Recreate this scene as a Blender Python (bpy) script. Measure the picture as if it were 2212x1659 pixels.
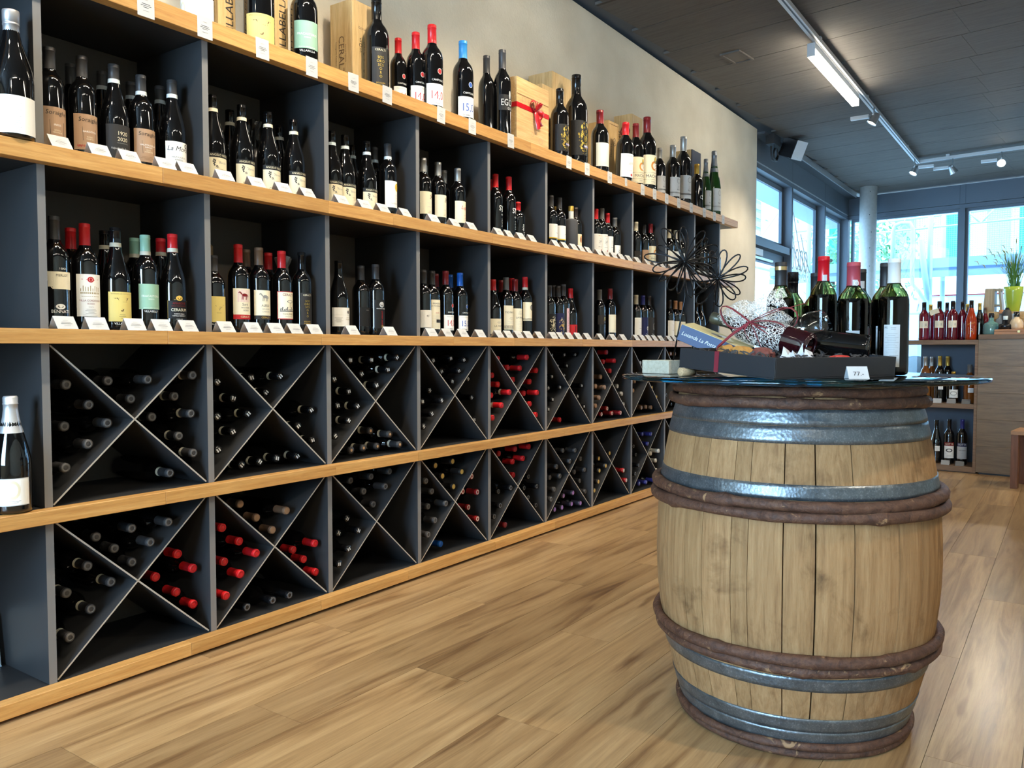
import bpy, bmesh, math, random
from mathutils import Vector, Matrix
for o in list(bpy.data.objects): bpy.data.objects.remove(o)
SC = bpy.context.scene
COL = SC.collection
PI = math.pi
R = math.radians
random.seed(7)

# ------------------------------------------------------------------ camera, world, exposure
cam_d = bpy.data.cameras.new('camera'); cam = bpy.data.objects.new('camera', cam_d); COL.objects.link(cam)
cam_d.sensor_width = 36.0; cam_d.lens = 36.0 * 1749.07 / 2212.0; cam_d.clip_start = 0.05; cam_d.clip_end = 200
YAW, PITCH, ROLL = R(55.3544), R(-2.46807), R(-0.0211)
fw = Vector((math.sin(YAW) * math.cos(PITCH), math.cos(YAW) * math.cos(PITCH), math.sin(PITCH)))
rt = Vector((math.cos(YAW), -math.sin(YAW), 0)); up = rt.cross(fw)
rt, up = rt * math.cos(ROLL) + up * math.sin(ROLL), up * math.cos(ROLL) - rt * math.sin(ROLL)
cam.matrix_world = Matrix(((rt.x, up.x, -fw.x, -1.1009), (rt.y, up.y, -fw.y, -2.3409), (rt.z, up.z, -fw.z, 0.9943), (0, 0, 0, 1)))
SC.camera = cam
SC.view_settings.view_transform = 'Standard'; SC.view_settings.look = 'None'
SC.view_settings.exposure = 0.45; SC.view_settings.gamma = 1.0; SC.view_settings.use_curve_mapping = False
SC.cycles.use_denoising = True
SC.cycles.max_bounces = 8; SC.cycles.diffuse_bounces = 4; SC.cycles.glossy_bounces = 4
SC.cycles.transmission_bounces = 8; SC.cycles.transparent_max_bounces = 12
SC.cycles.caustics_reflective = False; SC.cycles.caustics_refractive = False
SC.cycles.sample_clamp_indirect = 6.0

W = bpy.data.worlds.new('daylight'); SC.world = W; W.use_nodes = True
wn = W.node_tree; wn.nodes.clear()
wo = wn.nodes.new('ShaderNodeOutputWorld'); wb = wn.nodes.new('ShaderNodeBackground')
wb.inputs[0].default_value = (0.52, 0.76, 1.0, 1); wb.inputs[1].default_value = 8.0
wn.links.new(wb.outputs[0], wo.inputs[0])

def area_light(name, loc, direction, sx, sy, energy, color, portal=False):
    d = bpy.data.lights.new(name, 'AREA'); d.shape = 'RECTANGLE'; d.size = sx; d.size_y = sy
    d.energy = energy; d.color = color
    o = bpy.data.objects.new(name, d); COL.objects.link(o); o.location = loc
    o.rotation_euler = Vector(direction).to_track_quat('-Z', 'Y').to_euler()
    if portal: d.cycles.is_portal = True
    return o
DAY = (0.46, 0.72, 1.0)
# shop windows of the street side (behind the photographer) and of the far front
area_light('street_window_daylight', (-4.9, -1.3, 1.75), (1, 0, 0), 2.3, 2.3, 330, DAY)
area_light('far_window_portal', (11.55, -2.0, 1.6), (-1, 0.1, 0), 5.0, 2.7, 1, (1, 1, 1), True)
area_light('side_window_portal', (9.5, 0.62, 1.6), (0, -1, 0), 4.2, 2.7, 1, (1, 1, 1), True)

# ------------------------------------------------------------------ helpers
def srgb(r, g, b):
    f = lambda c: (c / 255 / 12.92) if c / 255 <= 0.04045 else ((c / 255 + 0.055) / 1.055) ** 2.4
    return (f(r), f(g), f(b), 1.0)
MATS = {}
def pbr(name, col, rough=0.5, metal=0.0, spec=0.5, coat=0.0, trans=0.0, ior=1.5, emis=None, es=0.0, sheen=0.0):
    if name in MATS: return MATS[name]
    m = bpy.data.materials.new(name); m.use_nodes = True
    b = m.node_tree.nodes['Principled BSDF']
    b.inputs['Base Color'].default_value = col if len(col) == 4 else (*col, 1)
    b.inputs['Roughness'].default_value = rough; b.inputs['Metallic'].default_value = metal
    b.inputs['Specular IOR Level'].default_value = spec; b.inputs['Coat Weight'].default_value = coat
    b.inputs['Coat Roughness'].default_value = 0.05
    b.inputs['Transmission Weight'].default_value = trans; b.inputs['IOR'].default_value = ior
    if emis: b.inputs['Emission Color'].default_value = emis; b.inputs['Emission Strength'].default_value = es
    MATS[name] = m
    return m
class N:
    """tiny node-graph helper on top of a principled material"""
    def __init__(s, name, **k):
        s.m = pbr(name, k.pop('col', (0.5, 0.5, 0.5, 1)), **k); s.t = s.m.node_tree
        s.b = s.t.nodes['Principled BSDF']
    def new(s, t, **k):
        n = s.t.nodes.new(t)
        for a, v in k.items():
            if a.startswith('i_'):
                key = a[2:]
                key = int(key) if key.isdigit() else key.replace('_', ' ')
                n.inputs[key].default_value = v
            else: setattr(n, a, v)
        return n
    def link(s, a, b): s.t.links.new(a, b)
    def coords(s, scale=(1, 1, 1), kind='Object', rot=(0, 0, 0)):
        c = s.new('ShaderNodeTexCoord'); mp = s.new('ShaderNodeMapping')
        mp.inputs['Scale'].default_value = scale; mp.inputs['Rotation'].default_value = rot
        s.link(c.outputs[kind], mp.inputs[0]); return mp.outputs[0]
    def rnd_offset(s, vec):
        """shift the texture by the object's own random number so alike pieces differ"""
        oi = s.new('ShaderNodeObjectInfo'); mu = s.new('ShaderNodeMath', operation='MULTIPLY'); mu.inputs[1].default_value = 37.0
        s.link(oi.outputs['Random'], mu.inputs[0])
        ad = s.new('ShaderNodeVectorMath', operation='ADD'); s.link(vec, ad.inputs[0]); s.link(mu.outputs[0], ad.inputs[1])
        return ad.outputs[0], oi.outputs['Random']
    def noise(s, vec, scale, detail=4, rough=0.5, dist=0.0):
        n = s.new('ShaderNodeTexNoise'); n.inputs['Scale'].default_value = scale; n.inputs['Detail'].default_value = detail
        n.inputs['Roughness'].default_value = rough; n.inputs['Distortion'].default_value = dist
        s.link(vec, n.inputs['Vector']); return n.outputs['Fac']
    def ramp(s, fac, stops):
        r = s.new('ShaderNodeValToRGB'); e = r.color_ramp.elements
        while len(e) < len(stops): e.new(0.5)
        for i, (p, c) in enumerate(stops): e[i].position = p; e[i].color = c if len(c) == 4 else (*c, 1)
        s.link(fac, r.inputs[0]); return r.outputs[0]
    def mix(s, fac, a, b, mode='MIX'):
        m = s.new('ShaderNodeMix', data_type='RGBA', blend_type=mode)
        for v, i in ((fac, 0), (a, 6), (b, 7)):
            if hasattr(v, 'is_linked') or hasattr(v, 'node'): s.link(v, m.inputs[i])
            else: m.inputs[i].default_value = v
        return m.outputs[2]
    def bump(s, h, strength=0.2, dist=0.002):
        b = s.new('ShaderNodeBump'); b.inputs['Strength'].default_value = strength; b.inputs['Distance'].default_value = dist
        s.link(h, b.inputs['Height']); s.link(b.outputs[0], s.b.inputs['Normal'])
    def base(s, c): s.link(c, s.b.inputs['Base Color'])
    def rough(s, f, a, b):
        mr = s.new('ShaderNodeMapRange'); mr.inputs[3].default_value = a; mr.inputs[4].default_value = b
        s.link(f, mr.inputs[0]); s.link(mr.outputs[0], s.b.inputs['Roughness'])

def wood(name, dark, mid, light, grain=(1.2, 22, 22), rough=0.45, var=0.25, bump=0.12, coat=0.0, kind='Object'):
    n = N(name, rough=rough, coat=coat)
    v, rnd = n.rnd_offset(n.coords(grain, kind))
    a = n.noise(v, 3.0, 5, 0.6, 0.6); f = n.noise(v, 14.0, 3, 0.7)
    c = n.ramp(a, [(0.25, dark), (0.5, mid), (0.78, light)])
    fine = n.ramp(f, [(0.3, (0.72, 0.70, 0.68, 1)), (0.6, (1, 1, 1, 1))])
    c = n.mix(0.55, c, fine, 'MULTIPLY')
    tone = n.ramp(rnd, [(0.0, (1 - var, 1 - var * 1.05, 1 - var * 1.15, 1)), (1.0, (1.0, 1.0, 1.0, 1))])
    n.base(n.mix(1.0, c, tone, 'MULTIPLY')); n.bump(f, bump, 0.001)
    return n.m

def tag(o, label=None, cat=None, group=None, kind=None):
    if label: o['label'] = label
    if cat: o['category'] = cat
    if group: o['group'] = group
    if kind: o['kind'] = kind
    return o
def link_mesh(name, me, mat=None, parent=None, loc=None, smooth=None):
    o = bpy.data.objects.new(name, me); COL.objects.link(o)
    if mat is not None and not me.materials: me.materials.append(mat)
    if parent is not None: o.parent = parent
    if loc is not None: o.location = loc
    return o
def shared(name, me, mat, parent=None, loc=(0, 0, 0)):
    """object on a shared mesh with its own (object-level) material"""
    o = bpy.data.objects.new(name, me); COL.objects.link(o)
    if not me.materials: me.materials.append(None)
    o.material_slots[0].link = 'OBJECT'; o.material_slots[0].material = mat
    if parent is not None: o.parent = parent
    o.location = loc
    return o
def empty(name, loc=(0, 0, 0), rz=0.0, parent=None):
    o = bpy.data.objects.new(name, None); COL.objects.link(o); o.location = loc; o.rotation_euler = (0, 0, rz)
    o.empty_display_size = 0.05
    if parent is not None: o.parent = parent
    return o
class MB:
    """mesh builder collecting several shapes into ONE mesh"""
    def __init__(s): s.v = []; s.f = []; s.mi = []; s.sm = []
    def add(s, vs, fs, mi=0, smooth=False):
        k = len(s.v); s.v += [tuple(p) for p in vs]
        for f in fs: s.f.append(tuple(i + k for i in f)); s.mi.append(mi); s.sm.append(smooth)
        return s
    def box(s, x0, x1, y0, y1, z0, z1, mi=0, m=None, front=None):
        vs = [(x0, y0, z0), (x1, y0, z0), (x1, y1, z0), (x0, y1, z0), (x0, y0, z1), (x1, y0, z1), (x1, y1, z1), (x0, y1, z1)]
        if m is not None: vs = [tuple(m @ Vector(p)) for p in vs]
        k = len(s.v); s.v += vs
        for i, f in enumerate([(0, 3, 2, 1), (4, 5, 6, 7), (0, 1, 5, 4), (1, 2, 6, 5), (2, 3, 7, 6), (3, 0, 4, 7)]):
            s.f.append(tuple(j + k for j in f)); s.mi.append(front if (front is not None and i == 2) else mi); s.sm.append(False)
        return s
    def lathe(s, prof, seg=32, mi=0, m=None, smooth=True):
        k = len(s.v); idx = []
        for r, z in prof:
            if r < 1e-6:
                s.v.append(tuple(m @ Vector((0, 0, z))) if m is not None else (0, 0, z)); idx.append([len(s.v) - 1])
            else:
                row = []
                for i in range(seg):
                    a = 2 * PI * i / seg; p = Vector((r * math.cos(a), r * math.sin(a), z))
                    s.v.append(tuple(m @ p) if m is not None else tuple(p)); row.append(len(s.v) - 1)
                idx.append(row)
        for a, b in zip(idx, idx[1:]):
            for i in range(seg):
                j = (i + 1) % seg
                if len(a) == 1 and len(b) == 1: continue
                if len(a) == 1: f = (a[0], b[j], b[i])
                elif len(b) == 1: f = (a[i], a[j], b[0])
                else: f = (a[i], a[j], b[j], b[i])
                s.f.append(f); s.mi.append(mi); s.sm.append(smooth)
        return s
    def tube(s, pts, rad, seg=8, mi=0, closed=False, cap=True):
        pts = [Vector(p) for p in pts]; n = len(pts); rings = []
        rads = rad if isinstance(rad, (list, tuple)) else [rad] * n
        prev = None
        for i, p in enumerate(pts):
            if closed: t = pts[(i + 1) % n] - pts[i - 1]
            else: t = pts[min(i + 1, n - 1)] - pts[max(i - 1, 0)]
            t.normalize()
            if prev is None: u = t.orthogonal().normalized()
            else: u = (prev - t * prev.dot(t)); u = u.normalized() if u.length > 1e-6 else t.orthogonal().normalized()
            prev = u; w = t.cross(u); row = []
            for k in range(seg):
                a = 2 * PI * k / seg
                s.v.append(tuple(p + (u * math.cos(a) + w * math.sin(a)) * rads[i])); row.append(len(s.v) - 1)
            rings.append(row)
        for i in range(n if closed else n - 1):
            a, b = rings[i], rings[(i + 1) % n]
            off = 0
            if closed and i == n - 1:
                off = min(range(seg), key=lambda o_: (Vector(s.v[b[o_]]) - Vector(s.v[a[0]])).length)
            for k in range(seg):
                s.f.append((a[k], a[(k + 1) % seg], b[(k + 1 + off) % seg], b[(k + off) % seg])); s.mi.append(mi); s.sm.append(True)
        if cap and not closed:
            s.f.append(tuple(reversed(rings[0]))); s.mi.append(mi); s.sm.append(False)
            s.f.append(tuple(rings[-1])); s.mi.append(mi); s.sm.append(False)
        return s
    def mesh(s, name, mats=None):
        me = bpy.data.meshes.new(name); me.from_pydata(s.v, [], s.f)
        me.polygons.foreach_set('material_index', s.mi); me.polygons.foreach_set('use_smooth', s.sm); me.update()
        for m in (mats if isinstance(mats, (list, tuple)) else ([mats] if mats else [])): me.materials.append(m)
        return me
    def obj(s, name, mats, parent=None, loc=None, bevel=0.0, seg=1):
        me = s.mesh(name, mats); o = link_mesh(name, me, None, parent, loc)
        if bevel > 0:
            md = o.modifiers.new('edge', 'BEVEL'); md.width = bevel; md.segments = seg; md.limit_method = 'ANGLE'
        return o
def boxo(name, x0, x1, y0, y1, z0, z1, mat, parent=None, bevel=0.0, rel=None):
    return MB().box(x0, x1, y0, y1, z0, z1).obj(name, mat, parent, None, bevel)
def struct(o): o['kind'] = 'structure'; return o

# text to flat mesh (x right, y up), cached
_TX = {}
def text2d(s, size, align='CENTER'):
    key = (s, align)
    if key not in _TX:
        c = bpy.data.curves.new('t', 'FONT'); c.body = s; c.size = 1.0; c.align_x = align; c.align_y = 'CENTER'; c.resolution_u = 2
        o = bpy.data.objects.new('t', c); COL.objects.link(o)
        dg = bpy.context.evaluated_depsgraph_get(); dg.update()
        me = bpy.data.meshes.new_from_object(o.evaluated_get(dg))
        vs = [(v.co.x, v.co.y) for v in me.vertices]; fs = [tuple(p.vertices) for p in me.polygons]
        bpy.data.objects.remove(o); bpy.data.curves.remove(c); bpy.data.meshes.remove(me)
        _TX[key] = (vs, fs)
    vs, fs = _TX[key]
    return [(x * size, y * size) for x, y in vs], fs
class Art:
    """flat print in millimetres (u right, v up) that can be wrapped on a cylinder or laid on a plane"""
    def __init__(s): s.items = []
    def rect(s, u0, u1, v0, v1, c, layer=0):
        n = max(1, int(abs(u1 - u0) / 5)); vs = []; fs = []
        for i in range(n + 1):
            u = u0 + (u1 - u0) * i / n; vs += [(u, v0), (u, v1)]
        for i in range(n): fs.append((2 * i, 2 * i + 2, 2 * i + 3, 2 * i + 1))
        s.items.append((vs, fs, c, layer)); return s
    def ell(s, uc, vc, ru, rv, c, layer=1, inner=0.0, n=20):
        vs = []; fs = []
        if inner > 0:
            for i in range(n):
                a = 2 * PI * i / n
                vs += [(uc + ru * math.cos(a), vc + rv * math.sin(a)), (uc + ru * inner * math.cos(a), vc + rv * inner * math.sin(a))]
            for i in range(n): j = (i + 1) % n; fs.append((2 * i, 2 * j, 2 * j + 1, 2 * i + 1))
        else:
            m = max(8, int(2 * ru / 4))
            for i in range(m + 1):
                t = -math.cos(PI * i / m); h = rv * math.sqrt(max(0, 1 - t * t)); vs += [(uc + ru * t, vc - h), (uc + ru * t, vc + h)]
            for i in range(m): fs.append((2 * i, 2 * i + 2, 2 * i + 3, 2 * i + 1))
        s.items.append((vs, fs, c, layer)); return s
    def txt(s, t, uc, vc, size, c, layer=1, rot=0, sx=1.0, align='CENTER', shear=0.0):
        vs, fs = text2d(t, size, align)
        ca, sa = math.cos(R(rot)), math.sin(R(rot))
        vs = [((x * sx + y * shear), y) for x, y in vs]
        vs = [(uc + x * ca - y * sa, vc + x * sa + y * ca) for x, y in vs]
        s.items.append((vs, fs, c, layer)); return s
    def poly(s, pts, c, layer=1): s.items.append((pts, [tuple(range(len(pts)))], c, layer)); return s
    def line(s, a, b, w, c, layer=1):
        d = Vector((b[0] - a[0], b[1] - a[1])); nrm = Vector((-d.y, d.x)).normalized() * w / 2
        return s.poly([(a[0] - nrm.x, a[1] - nrm.y), (b[0] - nrm.x, b[1] - nrm.y), (b[0] + nrm.x, b[1] + nrm.y), (a[0] + nrm.x, a[1] + nrm.y)], c, layer)
    def lines(s, uc, v, n, dv, w, h, c, layer=1):
        for i in range(n):
            ww = w * (0.75 + 0.25 * math.sin(i * 2.3 + uc)); s.rect(uc - ww / 2, uc + ww / 2, v - i * dv - h / 2, v - i * dv + h / 2, c, layer)
        return s
    def filigree(s, uc, vc, ru, rv, c, layer=2, n=70, seed=1, c2=None):
        rg = random.Random(seed)
        for i in range(n):
            a = rg.uniform(0, 2 * PI); q = math.sqrt(rg.uniform(0.04, 1)); k = rg.uniform(1.2, 3.4)
            s.ell(uc + ru * q * math.cos(a), vc + rv * q * math.sin(a), k, k * rg.uniform(0.8, 1.5), c if (c2 is None or rg.random() < 0.6) else c2, layer, 0.5, 7)
        s.ell(uc, vc, ru * 0.28, ru * 0.32, c, layer, 0.6, 14); s.ell(uc, vc, ru * 0.13, ru * 0.15, c, layer, 0, 10)
        return s
    def build(s, name, fn):
        """fn(u,v,layer) -> 3D point"""
        cols = []; mb = MB()
        for vs, fs, c, layer in s.items:
            if c not in cols: cols.append(c)
            mb.add([fn(u, v, layer) for u, v in vs], fs, cols.index(c))
        return mb.mesh(name, [INK(c) for c in cols])
    def on_cyl(s, name, rad):
        def fn(u, v, l):
            a = u / 1000 / rad; r = rad + 0.0004 + 0.0004 * l
            return (r * math.sin(a), -r * math.cos(a), v / 1000)
        return s.build(name, fn)
    def on_plane(s, name, origin, ux, vx, lift=0.0004):
        ux = Vector(ux); vx = Vector(vx); n = ux.cross(vx); o = Vector(origin)
        return s.build(name, lambda u, v, l: tuple(o + ux * (u / 1000) + vx * (v / 1000) + n * (lift * (1 + l))))
INKS = {'white': (244, 243, 238), 'cream': (232, 222, 190), 'cream2': (240, 232, 205), 'tan': (176, 142, 112), 'yellow': (226, 205, 122), 'mint': (150, 190, 165), 'black': (22, 22, 23),
        'dark': (46, 44, 43), 'grey': (150, 148, 144), 'lgrey': (196, 196, 194), 'red': (190, 34, 40), 'dred': (122, 24, 30), 'blue': (36, 84, 170), 'navy': (30, 34, 74), 'gold': (206, 168, 76),
        'brown': (110, 84, 56), 'olive': (150, 132, 84), 'pink': (228, 190, 196), 'orange': (214, 138, 60), 'sun': (226, 190, 52), 'copper': (176, 112, 72), 'ink': (70, 68, 70), 'green': (60, 120, 90), 'purple': (104, 96, 150)}
def INK(c):
    if c in ('goldfoil',): return pbr('ink_goldfoil', srgb(226, 196, 96), 0.28, 0.9)
    if c == 'silverfoil': return pbr('ink_silverfoil', srgb(200, 198, 188), 0.3, 0.8)
    return pbr('ink_' + c, srgb(*INKS[c]), 0.55, 0, 0.35)
ORD = ['first', 'second', 'third', 'fourth', 'fifth', 'sixth', 'seventh', 'eighth', 'ninth', 'tenth', 'eleventh', 'twelfth']

SPOT_W = 75
# ------------------------------------------------------------------ materials of the place
M_OAK = wood('oak_edging', srgb(190, 134, 72), srgb(212, 160, 92), srgb(228, 182, 116), (1.4, 30, 30), 0.42, 0.18, 0.08)
M_FLOOR = None
def floor_material():
    n = N('oak_plank', rough=0.34, coat=0.22, spec=0.5); n.b.inputs['Coat Roughness'].default_value = 0.22
    v, rnd = n.rnd_offset(n.coords((0.55, 7.5, 7.5)))
    a = n.noise(v, 2.1, 6, 0.6, 0.9); v3, _ = n.rnd_offset(n.coords((2.2, 60.0, 60.0))); f = n.noise(v3, 3.0, 4, 0.7, 0.2)
    c = n.ramp(a, [(0.26, srgb(96, 70, 46)), (0.37, srgb(146, 114, 78)), (0.50, srgb(176, 144, 102)), (0.75, srgb(200, 170, 126))])
    fine = n.ramp(f, [(0.30, (0.66, 0.62, 0.58, 1)), (0.58, (1, 1, 1, 1))])
    c = n.mix(0.6, c, fine, 'MULTIPLY')
    v2, _ = n.rnd_offset(n.coords((1.3, 7.0, 7.0)))
    k = n.noise(v2, 2.0, 2, 0.5, 0.3)
    c = n.mix(0.85, c, n.ramp(k, [(0.68, (1, 1, 1, 1)), (0.78, (0.5, 0.42, 0.36, 1))]), 'MULTIPLY')
    tone = n.ramp(rnd, [(0.0, (0.72, 0.69, 0.66, 1)), (0.35, (0.90, 0.88, 0.86, 1)), (1.0, (1.06, 1.04, 1.0, 1))])
    n.base(n.mix(1.0, c, tone, 'MULTIPLY')); n.bump(f, 0.18, 0.0008); n.rough(f, 0.28, 0.42)
    return n.m
M_FLOOR = floor_material()
M_ANTH = pbr('anthracite_laminate', srgb(50, 50, 51), 0.42, 0, 0.45)
M_EDGE = pbr('grey_edge_band', srgb(122, 121, 120), 0.5)
M_XEDGE = pbr('pale_panel_edge', srgb(178, 172, 160), 0.5)
M_BACK = pbr('rack_back_panel', srgb(92, 84, 76), 0.6)
def plaster():
    n = N('cream_plaster', rough=0.85, spec=0.2)
    v = n.coords((1, 1, 1)); a = n.noise(v, 60, 5, 0.6); b = n.noise(v, 3, 3, 0.5)
    n.base(n.ramp(b, [(0.3, srgb(208, 200, 182)), (0.7, srgb(222, 215, 198))])); n.bump(a, 0.5, 0.004); return n.m
M_PLASTER = plaster()
def ceiling_mat():
    n = N('dark_ceiling_board', rough=0.75, spec=0.25)
    v, rnd = n.rnd_offset(n.coords((9, 0.8, 1)))
    f = n.noise(v, 5, 5, 0.7); sp = n.noise(v, 2.2, 2, 0.4)
    c = n.ramp(f, [(0.25, srgb(84, 80, 77)), (0.6, srgb(100, 96, 92))])
    c = n.mix(1.0, c, n.ramp(sp, [(0.70, (1, 1, 1, 1)), (0.76, (0.5, 0.48, 0.47, 1))]), 'MULTIPLY')
    n.base(c); n.bump(f, 0.3, 0.004); return n.m
M_CEIL = ceiling_mat()
M_FRAME = pbr('blue_grey_frame', srgb(82, 90, 100), 0.45, 0.0, 0.5)
M_FRAME2 = pbr('dark_frame', srgb(60, 67, 76), 0.5)
M_WHITE = pbr('white_paint', srgb(232, 232, 230), 0.4)
M_ALU = pbr('brushed_aluminium', srgb(196, 198, 200), 0.32, 0.85)
M_BLACKP = pbr('black_plastic', srgb(26, 26, 28), 0.4)
def facing_mix(t, a, g, o, base, amp):
    # thin-sheet reflectance: same from both faces
    mx = t.nodes.new('ShaderNodeMixShader'); lw = t.nodes.new('ShaderNodeLayerWeight'); lw.inputs[0].default_value = 0.5
    pw = t.nodes.new('ShaderNodeMath'); pw.operation = 'POWER'; pw.inputs[1].default_value = 5.0; mu = t.nodes.new('ShaderNodeMath'); mu.operation = 'MULTIPLY_ADD'; mu.inputs[1].default_value = amp; mu.inputs[2].default_value = base
    t.links.new(lw.outputs['Facing'], pw.inputs[0]); t.links.new(pw.outputs[0], mu.inputs[0]); t.links.new(mu.outputs[0], mx.inputs[0])
    t.links.new(a.outputs[0], mx.inputs[1]); t.links.new(g.outputs[0], mx.inputs[2]); t.links.new(mx.outputs[0], o.inputs[0])
def pane_mat():
    m = bpy.data.materials.new('window_glass'); m.use_nodes = True; t = m.node_tree; t.nodes.clear()
    o = t.nodes.new('ShaderNodeOutputMaterial'); a = t.nodes.new('ShaderNodeBsdfTransparent'); g = t.nodes.new('ShaderNodeBsdfGlossy')
    a.inputs[0].default_value = (0.82, 0.93, 1.0, 1); g.inputs['Roughness'].default_value = 0.0
    facing_mix(t, a, g, o, 0.04, 0.6)
    return m
M_PANE = pane_mat()
M_LED = pbr('lamp_diffuser', (1, 1, 1, 1), 0.4, emis=(1.0, 0.9, 0.72, 1), es=24.0)
M_SPOT = pbr('spot_lens', (1, 1, 1, 1), 0.4, emis=(1.0, 0.88, 0.68, 1), es=30.0)
WARM = (1.0, 0.86, 0.66)

# ------------------------------------------------------------------ floor
ZC = 3.26
PW, PL = 0.1985, 1.52
floor = struct(boxo('floor', -5.0, 12.2, -6.0, 0.75, -0.06, -0.0085, M_FRAME2))
plank_me = MB().box(0.0006, PL - 0.0006, 0.0006, PW - 0.0006, -0.008, 0.0).mesh('plank', [M_FLOOR])
phase = {-1: 1.07, 0: 1.825, 4: 0.655, 5: 1.315, 6: 0.78, 7: 0.32, 8: 1.41, 10: 0.46}
rest = MB()
for k in range(-20, 14):
    y = -2.068 + PW * k
    ph = phase.get(k, random.uniform(0, PL)) % PL
    x = -5.0 - PL + ph - PL * 0
    x = ph - PL * math.ceil((ph + 5.0) / PL)
    while x < 12.0:
        seen = -1.2 < x + PL and x < 7.4 and -3.2 < y < 0.1
        if seen:
            o = link_mesh('plank', plank_me, None, floor, (x, y, 0))
        else: rest.box(x + 0.0006, x + PL - 0.0006, y + 0.0006, y + PW - 0.0006, -0.008, 0.0)
        x += PL
rp = rest.obj('planking', M_FLOOR, floor); rp['kind'] = 'stuff'

# ------------------------------------------------------------------ ceiling (boards run 6.5 degrees off the wall's normal)
ceiling = struct(boxo('ceiling', -5.2, 12.4, -6.2, 1.2, ZC + 0.02, ZC + 0.12, M_FRAME2))
BA = R(-6.5)
u_b = Vector((math.sin(R(6.5)), math.cos(R(6.5)), 0))
def board_mesh(w, l): return MB().box(0.0045, w - 0.0045, 0.0008, l - 0.0008, 0, 0.018).mesh('ceiling_board', [M_CEIL])
CBW = 0.54
bm_a, bm_b, bm_c = board_mesh(CBW, 1.94), board_mesh(CBW, 2.3), board_mesh(CBW, 2.3)
for i in range(-16, 15):
    x0 = 3.69 + CBW * i / math.cos(BA)
    for me, s in ((bm_a, 0.0), (bm_b, -2.3), (bm_c, -4.6)):
        # board start: y=-1.63 line for the first run
        base = Vector((x0, 0.38, 0)) + u_b * (s - 2.02)
        if base.x < -5.6 or base.x > 11.6: continue
        o = link_mesh('ceiling_board', me, None, ceiling, (base.x, base.y, ZC)); o.rotation_euler = (0, 0, BA)
# ------------------------------------------------------------------ walls
wall = struct(boxo('wall_back', -5.0, 7.283, 0.38, 0.62, 0, ZC, M_PLASTER, bevel=0.006))
wl = MB(); wl.box(-5.2, -5.0, -6.0, -2.5, 0, ZC).box(-5.2, -5.0, -0.1, 0.6, 0, ZC).box(-5.2, -5.0, -2.5, -0.1, 0, 0.55).box(-5.2, -5.0, -2.5, -0.1, 2.95, ZC)
struct(wl.obj('wall_left', M_PLASTER))
struct(boxo('wall_right', -5.2, 12.4, -6.2, -6.0, 0, ZC, M_PLASTER))
w0 = struct(MB().box(-5.12, -5.06, -2.5, -0.1, 0.55, 0.62).box(-5.12, -5.06, -2.5, -0.1, 2.88, 2.95).box(-5.12, -5.06, -2.5, -2.43, 0.62, 2.88).box(-5.12, -5.06, -0.17, -0.1, 0.62, 2.88).box(-5.12, -5.06, -1.34, -1.26, 0.62, 2.88).obj('window_5', M_FRAME))
boxo('pane', -5.1, -5.09, -2.43, -0.17, 0.62, 2.88, M_PANE, w0)

# window wall running on from the plaster wall: deep mullions, glass set back
HW = 2.90
fas = struct(MB().box(7.283, 11.75, 0.42, 0.60, HW + 0.06, 3.23).box(7.283, 11.75, 0.424, 0.60, HW, HW + 0.052).obj('trim_1', M_FRAME))
boxo('ceiling_channel', 7.283, 11.75, 0.30, 0.42, 3.20, 3.225, M_FRAME2, fas); boxo('channel_lip', 8.4, 11.5, 0.285, 0.30, 3.19, ZC, M_ALU, fas)
for i, x in enumerate((8.70, 10.24)): boxo('panel_joint', x + 0.02, x + 0.026, 0.4185, 0.421, HW + 0.06, 3.23, M_FRAME2, fas)
boxo('shadow_line', 7.32, 11.6, 0.4185, 0.425, HW + 0.05, HW + 0.062, M_ALU, fas)
def window(name, x0, x1, z0, z1, yg=0.52, mull=None):
    f = 0.055
    o = MB().box(x0, x1, yg, yg + 0.035, z1 - f, z1).box(x0, x1, yg, yg + 0.035, z0, z0 + f).box(x0, x0 + f, yg, yg + 0.035, z0 + f, z1 - f).box(x1 - f, x1, yg, yg + 0.035, z0 + f, z1 - f).obj(name, M_FRAME)
    struct(o); boxo('pane', x0 + f, x1 - f, yg + 0.014, yg + 0.020, z0 + f, z1 - f, M_PANE, o)
    boxo('gasket', x1 - f - 0.01, x1 - f, yg - 0.006, yg, z0 + f, z1 - f, M_BLACKP, o)
    return o
for i, (a, b) in enumerate(((8.70, 8.757), (10.24, 10.297), (11.60, 11.75))):
    struct(boxo('trim_%d' % (2 + i), a, b, 0.42, 0.56, 0, HW, M_FRAME))
struct(boxo('trim_5', 7.283, 7.33, 0.43, 0.56, 0, HW, M_FRAME))
w1 = window('window_1', 7.33, 8.70, 2.18, HW); struct(boxo('trim_6', 7.33, 8.70, 0.43, 0.60, 2.10, 2.18, M_FRAME))
w2 = window('window_2', 8.757, 10.24, 0.10, HW); w3 = window('window_3', 10.297, 11.60, 0.10, HW)
struct(boxo('trim_7', 8.757, 11.6, 0.43, 0.60, 0.0, 0.10, M_FRAME))
# glazed door below the transom
d1 = MB().box(7.36, 8.68, 0.50, 0.56, 1.96, 2.09).box(7.36, 8.68, 0.50, 0.56, 0.02, 0.22).box(7.36, 7.47, 0.50, 0.56, 0.22, 1.96).box(8.57, 8.68, 0.50, 0.56, 0.22, 1.96).obj('door_1', M_FRAME2)
struct(d1); boxo('pane', 7.47, 8.57, 0.525, 0.533, 0.22, 1.96, M_PANE, d1)
boxo('door_closer', 7.45, 7.75, 0.45, 0.50, 2.0, 2.075, M_WHITE, d1, 0.004); boxo('closer_arm', 7.45, 8.15, 0.462, 0.485, 1.972, 1.992, M_ALU, d1)
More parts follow.
